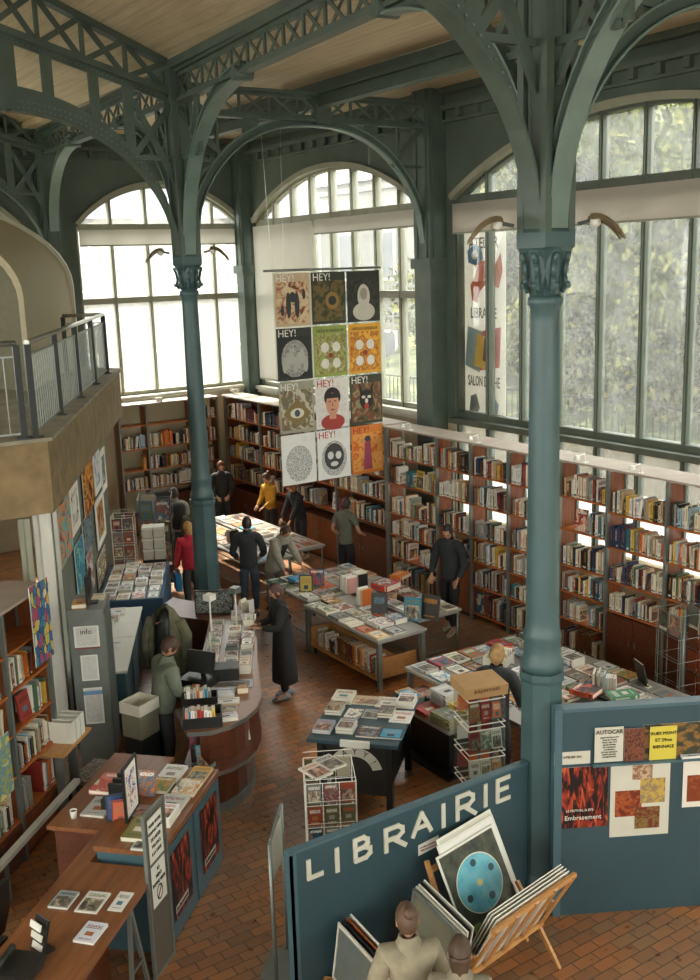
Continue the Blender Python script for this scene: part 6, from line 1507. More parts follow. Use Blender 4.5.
# hand-cut letters
G={'L':[[(0,0),(0,1)],[(0,0),(.55,0)]],'I':[[(0,0),(0,1)]],'B':[[(0,0),(0,1)],[(0,1),(.35,1),(.5,.85),(.5,.68),(.35,.54),(0,.52)],[(.35,.54),(.58,.4),(.58,.15),(.4,0),(0,0)]],
 'R':[[(0,0),(0,1)],[(0,1),(.4,1),(.55,.85),(.55,.65),(.4,.5),(0,.5)],[(.22,.5),(.62,0)]],'A':[[(0,0),(.32,1)],[(.32,1),(.64,0)],[(.12,.34),(.52,.34)]],'E':[[(0,0),(0,1)],[(0,1),(.5,1)],[(0,.52),(.42,.52)],[(0,0),(.5,0)]]}
def cut_letter(ch,x,z,w,h,parent,mat,y=-.012,th=.042):
    mb=MB()
    cnt=0
    for st in G[ch]:
        for a,b in zip(st[:-1],st[1:]):
            cnt+=1; yy=y-.0012*cnt
            p=Vector((x+a[0]*w,yy,z+a[1]*h)); q=Vector((x+b[0]*w,yy,z+b[1]*h)); d=(q-p).normalized()*th*.45
            mb.beam(p-d,q+d,.012,th,up=(0,1,0)) if False else None
            n=Vector((-d.z,0,d.x)).normalized()*th*.55; P=[p-d-n,q+d-n,q+d+n,p-d+n]; Q=[v+Vector((0,.011,0)) for v in P]
            k=mb.pts(P+Q)
            for f in [(0,1,2,3),(7,6,5,4),(0,4,5,1),(1,5,6,2),(2,6,7,3),(3,7,4,0)]: mb.face([k+i for i in f])
    return mb.build('letter_'+ch.lower(),[mat],parent)
def bx(px,py): q=at_plane(px,py,BL,Vector((0,1,0))); return q.x-BL.x,q.z
# letter positions: foot and head points in the photograph
LT=[('L',(308.6,877.7),(306,862),321,871),('I',(337,870),(334,850),0,0),('B',(355,860),(350,842),369,853),('R',(385.7,851),(380,832),404,844),('A',(412.5,836),(411,817),430,829.7),('I',(443,825.6),(440,806),0,0),('R',(457,819),(452,799),474,811),('I',(485,805),(481,787),0,0),('E',(497,801),(493,782),508,797)]
for ch,ft,hd_,xr,yr in LT:
    x0,z0=bx(*ft); x1,z1=bx(*hd_); h=z1-z0
    w=.2
    if xr: xe_,_=bx(xr,yr); w=(xe_-x0)/{'L':.55,'B':.58,'R':.62,'A':.64,'E':.5}[ch]
    cut_letter(ch,x0,z0,w,h,r,M['offwhite'],th=.036)
x0,z0=bx(418,856); mb=MB(); mb.quad([(x0,-.004,z0),(x0+.22,-.004,z0+.02),(x0+.22,-.004,z0+.12),(x0,-.004,z0+.1)]); mb.build('small_label',[M['white']],r)
text_obj('prix indiques sur la pochette',.016,simple('label_red','9a4a44',.6),r,(x0+.11,-.007,z0+.07),RX90); text_obj('MERCI DE VOTRE AIDE',.016,simple('label_red_two','9a4a44',.6),r,(x0+.11,-.007,z0+.04),RX90)
# tall partition by the column
PA=Vector((6.03,5.95,0)); PBq=Vector((7.9,4.9,0)); pax=(PBq-PA).normalized(); pn=Vector((-pax.y,pax.x,0)); prz2=math.atan2(pax.y,pax.x); PL=(PBq-PA).length; HP=1.98
r=empty('notice_board',PA,rz=prz2,label='tall dark teal partition covered with posters beside the near column',cat='partition')
mb=MB(); mb.bb((0,0,0),(PL,.08,HP)); mb.build('board',[M['teal_dark']],r)
mb=MB(); mb.bb((0,-.02,HP),(PL,.1,HP+.03)); mb.build('cap_rail',[M['blue_panel']],r)
mb=MB(); mb.bb((-.07,-.01,0),(0,.1,HP+.03)); mb.build('end_post',[M['blue_panel']],r)
def px2(px,py,off=0): q=at_plane(px,py,PA+pn*off,pn); return (q-PA).dot(pax),q.z
x0,z0=px2(591,762); x1,_=px2(700,755)
mb=MB(); mb.bb((x0,-.07,z0-.02),(PL,0,z0)); mb.build('leaflet_ledge',[M['blue_panel']],r)
zl=z0
def pq(quad,mat,lb,name='poster',cat='poster',frame=None,off=0.003,group='posters on the tall partition',th=.004): return poster_on(PA,pax,pn,quad,mat,lb,name,cat,group,th,frame,off)
a,w,h=pq([(558,768),(608,765),(607,828),(558,826)],fm[2],'dark fiery dance poster on the tall partition'); text_obj('Embrasement',.06,M['white'],a,(-.0,-.006,.1),RX90); text_obj('LE FESTIVAL D ETE',.03,M['white'],a,(-.03,-.006,.17),RX90)
a,w,h=pq([(612,764),(671,762),(667,834),(608,836)],M['offwhite'],'large white sheet with five picture blocks on the tall partition')
blk=[(.36,.78,.34,.2,'b8a184','7a4a2c'),(.08,.28,.45,.36,'6a2c1c','a3552c'),(.5,.45,.42,.34,'b89a4a','80705c'),(.42,.1,.42,.3,'6a2f20','7c6a3a')]
for i,(x,y,ww,hh,c1,c2) in enumerate(blk):
    mb=MB(); mb.quad([(-w/2+x*w,-.002-.001*i,y*h),(-w/2+(x+ww)*w,-.002-.001*i,y*h),(-w/2+(x+ww)*w,-.002-.001*i,(y+hh)*h*1.0),(-w/2+x*w,-.002-.001*i,(y+hh)*h)]); mb.build('picture_block',[art_mat('block_art_%s'%ROWN[i],[c1,c2,c1],c1,3,'soft',seed=i+20)],a)
pq([(684,761),(720,760),(716,806),(681,806)],art_mat('orange_pair_poster',['c06a2e','7a3a20'],'d8d2c4',3,'soft',rim=('d8d2c4',.12,1,2.5),seed=31),'white poster with orange pictures at the edge of the tall partition')
a,w,h=pq([(554,752),(590,751),(590,764),(554,764)],M['offwhite'],'small white strip notice next to the near column'); text_obj('ATELIER DU',.03,M['dark_metal'],a,(0,-.006,h*.6),RX90)
pq([(640,724),(700,722),(700,758),(645,758)],art_mat('brown_gold_poster',['6a4a2c','8f6a34','3a3a2c'],'6a4a2c',3,'soft',seed=33),'brown and gold landscape poster half hidden by ledge leaflets')
def led(quad,mat,lb): return pq(quad,mat,lb,'leaflet','leaflet',off=.03,group='leaflets on the partition ledge',th=.006)
a,w,h=led([(594,726),(623,725),(621,759),(593,761)],M['offwhite'],'white text leaflet with bold heading on the partition ledge'); text_obj('AUTOCAR',.055,M['dark_metal'],a,(0,-.008,h*.87),RX90,sx=w/.28)
for j in range(9): text_obj('lorem' if 0 else ['depart de Paris a 9 h','visite du musee','retour vers 19 h','places limitees','sur inscription','a la librairie','prix par personne','enfants gratuits','renseignements'][j],.02,M['dark_metal'],a,(0,-.008,h*(.72-.07*j)),RX90)
led([(624,727),(644,726),(643,759),(622,759)],art_mat('red_brown_leaflet',['6a2f24','80503a','4a2a20'],'7a2f22',8,'soft',seed=35),'red-brown patterned leaflet next to the white text leaflet')
M['yellow_paper']=simple('yellow_paper','cdbd45',.6,0,.04,4)
a,w,h=led([(649,725),(676,724),(674,757),(648,758)],M['yellow_paper'],'yellow leaflet with dark lettering on the partition ledge')
for j,tx in enumerate(['RUES MONT','ET 29me','BIENNALE']): text_obj(tx,.042,M['dark_metal'],a,(0,-.008,h*(.8-.2*j)),RX90)
pz=px2(692,753,-.03); q=PA+pax*(pz[0]+.05)-pn*.0
put_flat('leaflet',PA+pax*pz[0]-pn*.035+Vector((0,0,zl+.001)),.2,.05,.02,prz2,'title','d8dade','white leaflets lying flat at the edge of the ledge','leaflet','leaflets on the partition ledge')
# ------------------------------------------------------------------ small info stand
r=empty('info_stand',(3.5,6.68,0),rz=math.atan2(.36,.34),label='slim two-post metal stand holding a white sheet, beside the sign board',cat='stand')
mb=MB(); mb.tube((0,0,0),(0,0,1.28),.018,n=8); mb.build('post',[M['grey_metal']],r); mb=MB(); mb.tube((.42,0,0),(.42,0,1.4),.018,n=8); mb.build('post',[M['grey_metal']],r)
mb=MB(); mb.bb((.02,-.004,.92),(.4,.004,1.3)); mb.build('white_sheet',[M['offwhite']],r); mb=MB(); mb.bb((.0,-.15,0),(.42,.15,.02)); mb.build('foot_plate',[M['grey_metal']],r); mb=MB(); mb.beam((0,0,1.28),(.42,0,1.4),.02,.02); mb.build('cross_bar',[M['grey_metal']],r)
# ------------------------------------------------------------------ print racks in front of the sign board
def slat_rack(name,O,rz,L,label,H=.95,spread=.34):
    'a V-shaped wooden print browser: two leaning slatted sides on crossed legs'
    r=empty(name,O,rz=rz,label=label,cat='print rack')
    for s in (-1,):
        mb=MB(); 
        for z0,z1 in ((.32,.36),(H-.04,H)):
            y0=s*(.06+(z0-.32)/(H-.32)*spread); mb.bb((-L/2,y0-.015,z0),(L/2,y0+.015,z1))
        n=5
        for i in range(n):
            x=-L/2+.04+(L-.08)*i/(n-1); mb.beam((x,s*.06,.33),(x,s*(.06+spread),H-.01),.05,.018)
        mb.build('slatted_side',[M['wood_light']],r)
    for x in (-L/2+.03,L/2-.03):
        for s in (-1,1): mb=MB(); mb.beam((x,-s*.26,0.01),(x+.012*s,s*.2,.62),.03,.035); mb.build('leg',[M['wood_light']],r)
    mb=MB(); mb.beam((-L/2,.0,.3),(L/2,0,.3),.04,.04); mb.beam((-L/2+.03,.24,.06),(L/2-.03,.24,.06),.02,.03); mb.build('bottom_rail',[M['wood_light']],r)
    return r
RO=Vector((4.97,5.6,0)); rrz=math.atan2(.16,.99)
slat_rack('print_rack',RO,rrz,1.05,'pale wooden slatted print rack with crossed legs, right in front of the sign board')
M['planet']=None
def disc_art():
    t=NT('round_planet_print'); b=t.bsdf(.35,spec=.5); tc=t.n('ShaderNodeTexCoord'); sp=t.n('ShaderNodeSeparateXYZ'); t.l(tc.outputs['UV'],sp.inputs[0]); u,v=sp.outputs[0],sp.outputs[1]
    U_=t.math('MULTIPLY',t.math('SUBTRACT',u,.5),1.0); V_=t.math('MULTIPLY',t.math('SUBTRACT',v,.58),1.35)
    d=t.math('SQRT',t.math('ADD',t.math('POWER',U_,2),t.math('POWER',V_,2)))
    n=t.noise(7,tc.outputs['UV'],5); c=t.ramp(n.outputs[0],[(.35,hexc('20261f')),(.65,hexc('4a4d3a'))])
    c=t.mix(t.math('LESS_THAN',d,.4),c,hexc('d8d3bd')); c=t.mix(t.math('LESS_THAN',d,.385),c,t.ramp(n.outputs[0],[(.3,hexc('4aa0b4')),(.7,hexc('78bcc6'))]))
    for ax,ay,rr,col in ((0,.28,.05,'24414a'),(.26,.1,.05,'2a4650'),(.12,-.24,.055,'24414a'),(-.24,-.12,.05,'2a4650'),(0,0,.045,'d6c46a'),(-.28,-.52,.08,'7a8a4a'),(.34,-.46,.07,'6a8a6a')):
        e=t.math('SQRT',t.math('ADD',t.math('POWER',t.math('SUBTRACT',U_,ax),2),t.math('POWER',t.math('SUBTRACT',V_,ay),2))); c=t.mix(t.math('LESS_THAN',e,rr),c,hexc(col))
    t.l(c,b.inputs['Base Color']); return t.mat
M['planet']=disc_art(); M['map_art']=art_mat('pale_map_print',['d8d6cc','c9b58a','8fa3a8'],'dcdad0',6,seed=41,rim=('e2e0d8',.06,1,1))
def print_sheet(name,P,rz,tilt,w,h,mat,label,t=.008,roll=0,group='large prints in the racks'):
    r=bpy.data.objects.new(name,None); COL.objects.link(r); r.matrix_world=Matrix.Translation(P)@Matrix.Rotation(rz,4,'Z')@Matrix.Rotation(-tilt,4,'X')@Matrix.Rotation(roll,4,'Y'); tag(r,label,'print',group)
    mb=MB(); mb.bb((-w/2,0,0),(w/2,t,h)); mb.build('mount',[M['white']],r)
    mb=MB(); mb.quad([(-w/2+.02,-.002,.02),(w/2-.02,-.002,.02),(w/2-.02,-.002,h-.02),(-w/2+.02,-.002,h-.02)]); mb.build('image',[mat],r); return r
P1=Vector((4.98,5.62,.36))
print_sheet('art_print',Vector((5.1,5.7,.3)),.17,.48,.72,.84,M['planet'],'dark print with a big turquoise disc, upright by the sign board')
print_sheet('art_print',Vector((5.16,5.75,.31)),.17,.47,.72,.88,M['map_art'],'tall pale map-like print behind the turquoise disc print')
print_sheet('art_print',Vector((5.17,5.79,.32)),.17,.45,.7,.9,M['offwhite'],'blank-backed white print behind the map-like print')
r=empty('easel_frame',Vector((5.12,5.77,0)),rz=.17,label='pale wooden easel frame holding up the tall prints',cat='easel')
for s_ in (-.4,.43):
    mb=MB(); mb.beam((s_,.02,0),(s_,.42,.98),.03,.04); mb.build('upright',[M['wood_light']],r)
mb=MB(); mb.beam((-.4,.12,.28),(.43,.12,.28),.03,.05); mb.build('lower_rail',[M['wood_light']],r); mb=MB(); mb.beam((-.4,.39,.9),(.43,.39,.9),.03,.04); mb.build('upper_rail',[M['wood_light']],r)
for i,(dy,c,lb) in enumerate([(.0,'white','white print sleeve standing in the slatted rack, outermost'),(.035,'offwhite','off-white print sleeve, second in the slatted rack'),(.07,'white','white-edged print sleeve, third in the slatted rack'),(.1,'blue_panel','blue-backed print sleeve deepest in the slatted rack')]):
    print_sheet('print_sleeve',RO+Matrix.Rotation(rrz,3,'Z')@Vector((.03+.01*i,-.03+dy,.34)),rrz+PI,.46,.92,.7,M[c],lb)
def edge_sheet(At,Bt,Ab,mat,label,t=.012):
    X=(Bt-At); w=X.length; X.normalize(); Z=(At-Ab); Z=Z-X*Z.dot(X); h=Z.length; Z.normalize(); Y=Z.cross(X)
    r=bpy.data.objects.new('portfolio_print',None); COL.objects.link(r); r.matrix_world=Matrix.Translation(At-Z*h)@Matrix((X,Y,Z)).transposed().to_4x4(); tag(r,label,'print','portfolio prints by the sign board')
    mb=MB(); mb.bb((0,0,0),(w,t,h)); mb.build('mount',[mat],r)
    mb=MB()
    for y in (-.002,t+.002): mb.quad([(.03,y,.03),(w-.03,y,.03),(w-.03,y,h-.03),(.03,y,h-.03)])
    mb.build('image',[M['grey_metal'] if mat!=M['grey_metal'] else M['recess']],r)
def bundle(pa,pb,pab,zt,n,lb,stp,mats):
    A=at(*pa,zt); B=at(*pb,zt); Ab=at(*pab,.28)
    for i in range(n):
        o=stp*i; edge_sheet(A+o,B+o,Ab+o,M[mats[i%len(mats)]],'%s, %s sheet counted from the counter side'%(lb,ROWN[i]))
bundle((413,888),(462,937),(392,952),.9,5,'large print in the middle folder',Vector((.035,.01,0)),['grey_metal','offwhite','white','dark_metal','white'])
bundle((338,922),(378,966),(330,975),.75,4,'print in the outer folder',Vector((.045,.01,0)),['offwhite','dark_metal','wood_v','white'])
for (px,py,lb) in ((415,985,'low wooden trestle under the middle print folder'),(352,1000,'low wooden trestle under the outer print folder')):
    p=at(px,py,.25); r=empty('trestle',(p.x,p.y,0),rz=-.9,label=lb,cat='trestle')
    for s_ in (-.22,.22):
        mb=MB(); mb.beam((s_,-.12,0),(s_,.1,.26),.03,.03); mb.build('leg',[M['wood_light']],r); mb=MB(); mb.beam((s_,.3,0),(s_,.1,.26),.03,.03); mb.build('leg',[M['wood_light']],r)
    mb=MB(); mb.bb((-.3,-.03,.2),(.3,.22,.24)); mb.build('cross_rail',[M['wood_light']],r)
# ------------------------------------------------------------------ hanging sheet of posters
HY=14.95; hx0,hx1=at_y(277,380,HY).x,at_y(382,380,HY).x; HT,HBt=5.74,2.17
r=empty('hanging_poster_sheet',((hx0+hx1)/2,HY,HBt),label='tall hanging clear sheet with twelve posters, in front of the middle window',cat='hanging display')
W_=hx1-hx0; Ht=HT-HBt
mb=MB(); mb.tube((-W_/2-.16,0,Ht+.03),(W_/2+.03,0,Ht+.03),.02,n=8); mb.build('top_rod',[M['grey_metal']],r)
mb=MB(); mb.tube((-W_/2,0,Ht+.03),(-W_/2-.1,0,6.2+.0),.004,n=4)
for s in (-.4,.4): mb.tube((s*W_,0,Ht+.03),(s*W_,-.1,8.05-HBt),.002,n=4)
mb.build('hanging_wire',[M['steel']],r)
mb=MB(); mb.bb((-W_/2,.006,0),(W_/2,.008,Ht)); mb.build('clear_sheet',[M['glass_clear']],r)
arts=[('c0a888',['3a352e','9a5a3c','c9b08a','cdbb98'],'soft','HEY!','white'),('2b2f22',['2b2f22','3f4228','6a5a34'],'soft','HEY!','white'),('23251f',['23251f','2b2c26','3a3a32'],'soft',None,None),
 ('2a2d2a',['2a2d2a','d0cec4'],'lines','HEY!','white'),('8d9a4a',['8d9a4a','9aa45a','7a6a3a','a8a878'],'soft','DESSUS DESSOUS','dark'),('d69a2c',['d69a2c','dca544','9a5a26','c98a34'],'soft','DESSUS DESSOUS','dark'),
 ('9a9684',['8a8672','6a6450','7a6444','b9b49e'],'soft','HEY!','white'),('d8d2c8',['cfcbc4','d8d2c8','c4c0ba','d8d2c8'],'soft','HEY!','red'),('3a3a2a',['3a3a2a','5a563c','7a4030','8a8460'],'soft','HEY!','white'),
 ('d8d8d0',['d8d8d0','3a3a38'],'lines',None,None),('d8d8d0',['d8d8d0','232322'],'lines','HEY!','red'),('d07a2c',['d07a2c','c0582a','dca050','c98a50'],'soft','HEY!','red')]
lbls=['tan poster with black and red figures, top row','dark poster with a golden knot, top row','black poster with a pale veiled bust, top row','black poster with white line drawing, second row','olive-green poster with four ovals, second row','orange poster with four ovals, second row','grey poster with one big eye, third row','portrait poster with dark fringe of hair, third row','dark poster with a horned mask, third row','white poster with grey ink drawing, bottom row','white poster with black ink skull drawing, bottom row','orange poster with a standing robed figure, bottom row']
def obj_mat(nm,h): 
    if nm not in M: M[nm]=simple(nm,h,.6,0,.06,6)
    return M[nm]
def ell(mb,cx,cz,rx,rz,y,n=20):
    k=mb.pts([(cx+rx*math.cos(2*PI*i/n),y,cz+rz*math.sin(2*PI*i/n)) for i in range(n)]); mb.face(range(k,k+n))
pw_,ph_=W_/3,Ht/4
for i in range(12):
    row,colm=divmod(i,3); bgc,cols,sty,tx,tc_=arts[i]
    m=art_mat('sheet_art_%s'%(ROWN[i]),cols,bgc,4,sty,seed=i*1.7)
    w,h=pw_*.95,ph_*.965
    o=empty('sheet_poster',((hx0+hx1)/2-W_/2+pw_*(colm+.5),HY-.008,HBt+Ht-ph_*(row+1)+.012),label=lbls[i]+' of the hanging sheet',cat='poster',group='posters on the hanging sheet')
    mb=MB(); mb.bb((-w/2,-.003,0),(w/2,.003,h)); mb.build('paper',[obj_mat('poster_paper_'+bgc,bgc)],o)
    mb=MB(); a=.1; mb.quad([(-w/2+.03,-.005,.05),(w/2-.03,-.005,.05),(w/2-.03,-.005,h*.84),(-w/2+.03,-.005,h*.84)]); mb.build('picture',[m],o)
    if tx: text_obj(tx,.17 if tx=='HEY!' else .07,M['white'] if tc_=='white' else (obj_mat('ink_red','a8352c') if tc_=='red' else M['dark_metal']),o,(-w*.2 if tx=='HEY!' else 0,-.008,h*.9),RX90)
    mb=MB()
    def part(nm,h_): mb.build(nm,[obj_mat('ink_'+h_,h_)],o)
    if i==2: ell(mb,0,h*.2,w*.34,h*.18,-.007); ell(mb,0,h*.5,w*.19,h*.24,-.0075); mb.quad([(-w*.09,-.007,h*.25),(w*.09,-.007,h*.25),(w*.09,-.007,h*.4),(-w*.09,-.007,h*.4)]); part('bust','b9b4a4'); mb=MB(); ell(mb,-w*.0,h*.55,w*.11,h*.12,-.009); part('veiled_face','8f8a7c')
    if i in (4,5):
        for sx in (-1,1):
            for sz in (-1,1): ell(mb,sx*w*.17,h*.42+sz*h*.16,w*.12,h*.1,-.008)
        part('ovals','d4d0c2'); mb=MB(); ell(mb,0,h*.42,w*.07,h*.05,-.009); part('centre_mark','8a2f22')
    if i==6:
        mb.quad([(0,-.007,h*.1),(w*.4,-.007,h*.38),(0,-.007,h*.66),(-w*.4,-.007,h*.38)]); part('diamond','7d6a3c'); mb=MB(); ell(mb,0,h*.38,w*.2,h*.1,-.008); part('eye_white','cfcab6'); mb=MB(); ell(mb,0,h*.38,w*.08,h*.07,-.009); part('iris','3c4a4c')
    if i==7:
        ell(mb,0,h*.12,w*.36,h*.16,-.006); part('red_vest','9a3a30'); mb=MB(); ell(mb,0,h*.62,w*.25,h*.2,-.007); part('dark_hair','241c19'); mb=MB(); ell(mb,0,h*.48,w*.2,h*.23,-.008); mb.quad([(-w*.1,-.0073,h*.18),(w*.1,-.0073,h*.18),(w*.1,-.0073,h*.32),(-w*.1,-.0073,h*.32)]); part('face','c48e70'); mb=MB()
        for sx in (-1,1): ell(mb,sx*w*.08,h*.54,w*.035,h*.012,-.009)
        mb.quad([(-w*.012,-.009,h*.44),(w*.02,-.009,h*.44),(w*.008,-.009,h*.52),(-.0,-.009,h*.52)]); part('eyes_and_nose','4a2c22'); mb=MB(); ell(mb,0,h*.37,w*.065,h*.016,-.009); part('mouth','8c3f36'); mb=MB(); mb.loft([[(x_,-.0095,z_) for x_,z_ in ((-w*.2,h*.6),(w*.2,h*.6),(w*.16,h*.7),(-w*.16,h*.7))],[(x_,-.0088,z_) for x_,z_ in ((-w*.2,h*.6),(w*.2,h*.6),(w*.16,h*.7),(-w*.16,h*.7))]],smooth=False); part('fringe','241c19')
    if i==8:
        ell(mb,0,h*.5,w*.22,h*.2,-.007); mb.quad([(-w*.2,-.007,h*.6),(-w*.1,-.007,h*.65),(-w*.2,-.007,h*.84),(-w*.22,-.007,h*.84)]); mb.quad([(w*.1,-.007,h*.65),(w*.2,-.007,h*.6),(w*.22,-.007,h*.84),(w*.2,-.007,h*.84)]); part('horned_mask','1e1d19'); mb=MB(); ell(mb,-w*.09,h*.55,w*.06,h*.03,-.008); ell(mb,w*.09,h*.55,w*.06,h*.03,-.008); ell(mb,0,h*.47,w*.05,h*.05,-.008); part('mask_marks','cfc8b2'); mb=MB(); ell(mb,0,h*.36,w*.07,h*.06,-.009); part('tongue','b03a2c')
    if i==10: ell(mb,0,h*.45,w*.3,h*.27,-.007); part('skull_shape','3a3a39'); mb=MB(); ell(mb,-w*.11,h*.48,w*.09,h*.08,-.008); ell(mb,w*.13,h*.47,w*.09,h*.08,-.008); ell(mb,0,h*.3,w*.12,h*.05,-.008); part('eye_rings','c9c9c2')
    if i==11: mb.quad([(-w*.14,-.007,h*.08),(w*.14,-.007,h*.08),(w*.09,-.007,h*.66),(-w*.09,-.007,h*.66)]); part('robe','9a4458'); mb=MB(); ell(mb,0,h*.72,w*.1,h*.06,-.008); part('hood','33354a')
    if i in (0,): 
        for k,(cx,cz,rx,rz_) in enumerate(((-.12,.4,.07,.25),(.12,.4,.07,.25),(0,.55,.1,.1),(-.3,.3,.05,.1),(.32,.6,.05,.1))): ell(mb,cx*w,cz*h,rx*w,rz_*h,-.007-.0012*k)
        part('figures','2f3434')
    if i==1: ell(mb,w*.1,h*.45,w*.2,h*.17,-.007); part('golden_knot','8a6a30'); mb=MB(); ell(mb,w*.1,h*.45,w*.12,h*.09,-.008); part('knot_hollow','2b2c20')
    if i==3: 
        for k in range(7): ell(mb,(-.3+.1*k)*w,h*(.3+.08*(k%3)),w*.07,h*.16,-.007-.0012*k)
        part('drawn_crowd','a8a69c')
# ------------------------------------------------------------------ banner outside the window
bx0,bx1=13.36,14.5
r=empty('window_banner',(XW+.26,(bx0+bx1)/2,3.0),rz=-PI/2,label='tall white banner with painted bird and book, hung outside beside the pier',cat='banner')
# local +x points to -y world, local -y points to -x world (towards the room)
Wn=bx1-bx0; Hn=3.55
mb=MB(); mb.bb((-Wn/2,0,0),(Wn/2,.006,Hn)); mb.build('cloth',[M['blind_white']],r)
mb=MB(); mb.tube((-Wn/2-.05,0,Hn),(Wn/2+.05,0,Hn),.02,n=6); mb.build('rod',[M['grey_metal']],r)
ink=obj_mat('banner_black','2c2f2f')
for tx,z in (('ATELIER',3.12),('LIBRAIRIE',1.92),('SALON DE THE',.72)): text_obj(tx,.26,ink,r,(0,-.006,z),RX90,sx=(Wn*.86)/(len(tx)*.17),bold=.004)
def bl(pts,h_,nm,y=-.008): mb=MB(); k=mb.pts([(p[0],y,p[1]) for p in pts]); mb.face(range(k,k+len(pts))); return mb.build(nm,[obj_mat('banner_'+h_,h_)],r)
bl([(-.1,2.3),(.1,2.45),(.4,2.35),(.5,2.65),(.45,2.95),(.3,2.75),(.1,2.85),(-.15,2.8),(-.2,2.6),(-.35,2.4),(-.3,2.15),(-.15,2.1)],'cc5a2a','bird_body')
bl([(-.2,2.75),(0,2.85),(-.05,3.05),(-.25,3.12),(-.42,3.0),(-.4,2.8)],'4f7fa0','bird_head',-.009)
mb=MB(); ell(mb,-.22,2.93,.09,.08,-.011); mb.build('bird_eye',[M['white']],r); mb=MB(); ell(mb,-.22,2.93,.035,.03,-.012); mb.build('bird_pupil',[ink],r)
bl([(-.5,1.0),(-.1,.88),(-.02,1.6),(-.42,1.7)],'7f9aa0','book_left')
bl([(-.1,.92),(.42,1.0),(.46,1.7),(-.02,1.62)],'c94a2c','book_right',-.009)
bl([(-.25,1.0),(.05,.95),(.12,1.5),(-.16,1.58)],'d8b04a','book_page',-.011)
bl([(-.02,1.1),(.1,1.08),(.12,1.3),(.26,1.28),(.28,1.38),(.14,1.4),(.15,1.5),(.03,1.5)],'6e2a20','book_letter',-.013)
bl([(-.4,.1),(-.25,.05),(-.1,.25),(-.2,.5),(-.35,.45)],'58605f','teapot'); bl([(.1,.05),(.35,.05),(.4,.35),(.3,.45),(.12,.4)],'5f86a0','cup')
emit_shelf_books()
# ------------------------------------------------------------------ outside
M['pale_wall']=simple('pale_house_wall','73716a',.9,0,.06,.7)
M['roof_grey']=simple('zinc_roof','5c6064',.6,0,.06,1)
M['ground']=simple('asphalt_ground','8a8880',.9,0,.08,1)
M['stone']=simple('stone_wall','5f594b',.9,0,.15,2,.3)
M['bark']=simple('tree_bark','4a4238',.9,0,.15,5,.3)
def leaf_mat():
    t=NT('tree_leaves'); d=t.n('ShaderNodeBsdfDiffuse'); tl=t.n('ShaderNodeBsdfTranslucent')
    g=t.n('ShaderNodeNewGeometry'); c=t.ramp(g.outputs['Random Per Island'],[(0,hexc('232b1a')),(.65,hexc('4e5733')),(1,hexc('85834e'))])
    t.l(c,d.inputs[0]); t.l(c,tl.inputs[0]); m=t.n('ShaderNodeMixShader'); m.inputs[0].default_value=.4
    t.l(d.outputs[0],m.inputs[1]); t.l(tl.outputs[0],m.inputs[2]); t.l(m.outputs[0],t.out.inputs[0]); return t.mat
M['leaf']=leaf_mat()
mb=MB(); mb.bb((-40,YW+.4,-.3),(70,80,-.05)); mb.bb((XW+.4,-25,-.3),(70,YW+.4,-.05)); mb.bb((-40,-40,-.3),(XL-.4,YW+.4,-.05)); mb.bb((XL-.4,-40,-.3),(70,YB-.4,-.05)); mb.build('ground_outside',[M['ground']],kind='structure')
def building(name,x0,y0,x1,y1,zt,label,fx=None,fy=None):
    r=empty(name,((x0+x1)/2,(y0+y1)/2,0),label=label,cat='building'); O=Vector(((x0+x1)/2,(y0+y1)/2,0))
    q=lambda x,y,z:(x-O.x,y-O.y,z)
    mb=MB(); mb.bb(q(x0,y0,-.1),q(x1,y1,zt)); mb.bb(q(x0-.15,y0-.15,zt-.4),q(x1+.15,y1+.15,zt-.2)); mb.bb(q(x0-.05,y0-.05,3.2),q(x1+.05,y1+.05,3.4)); mb.build('walls',[M['pale_wall']],r)
    mb=MB(); n=mb.pts([q(x0-.3,y0-.3,zt),q(x1+.3,y0-.3,zt),q(x1+.3,y1+.3,zt),q(x0-.3,y1+.3,zt),q(x0+1.5,y0+1.5,zt+2),q(x1-1.5,y0+1.5,zt+2),q(x1-1.5,y1-1.5,zt+2),q(x0+1.5,y1-1.5,zt+2)])
    for f in [(3,2,1,0),(4,5,6,7),(0,1,5,4),(1,2,6,5),(2,3,7,6),(3,0,4,7)]: mb.face([n+k for k in f])
    mb.build('roof',[M['roof_grey']],r)
    if fy is not None:
        x=x0+1.2
        while x<x1-1.5:
            for z in (1.2,5.2):
                mb=MB(); mb.bb(q(x,y0-.06,z),q(x+1.1,y0+.05,z+2.0)); w=mb.build('window',[M['white']],r)
                mb=MB(); mb.bb(q(x+.1,y0-.08,z+.1),q(x+1.0,y0-.03,z+1.9)); mb.build('pane',[M['roof_grey']],w)
            x+=3.0
    if fx is not None:
        y=y0+1.2
        while y<y1-1.5:
            for z in (1.2,5.2):
                mb=MB(); mb.bb(q(x0-.06,y,z),q(x0+.05,y+1.1,z+2.0)); w=mb.build('window',[M['white']],r)
                mb=MB(); mb.bb(q(x0-.08,y+.1,z+.1),q(x0-.03,y+1.0,z+1.9)); mb.build('pane',[M['roof_grey']],w)
            y+=3.0
building('street_house',-2,34,22,42,7.6,'pale plastered house across the street behind the end wall window',fy=1)
building('street_house',25,33,34,54,9.2,'pale two-storey house seen through the middle window',fx=1)
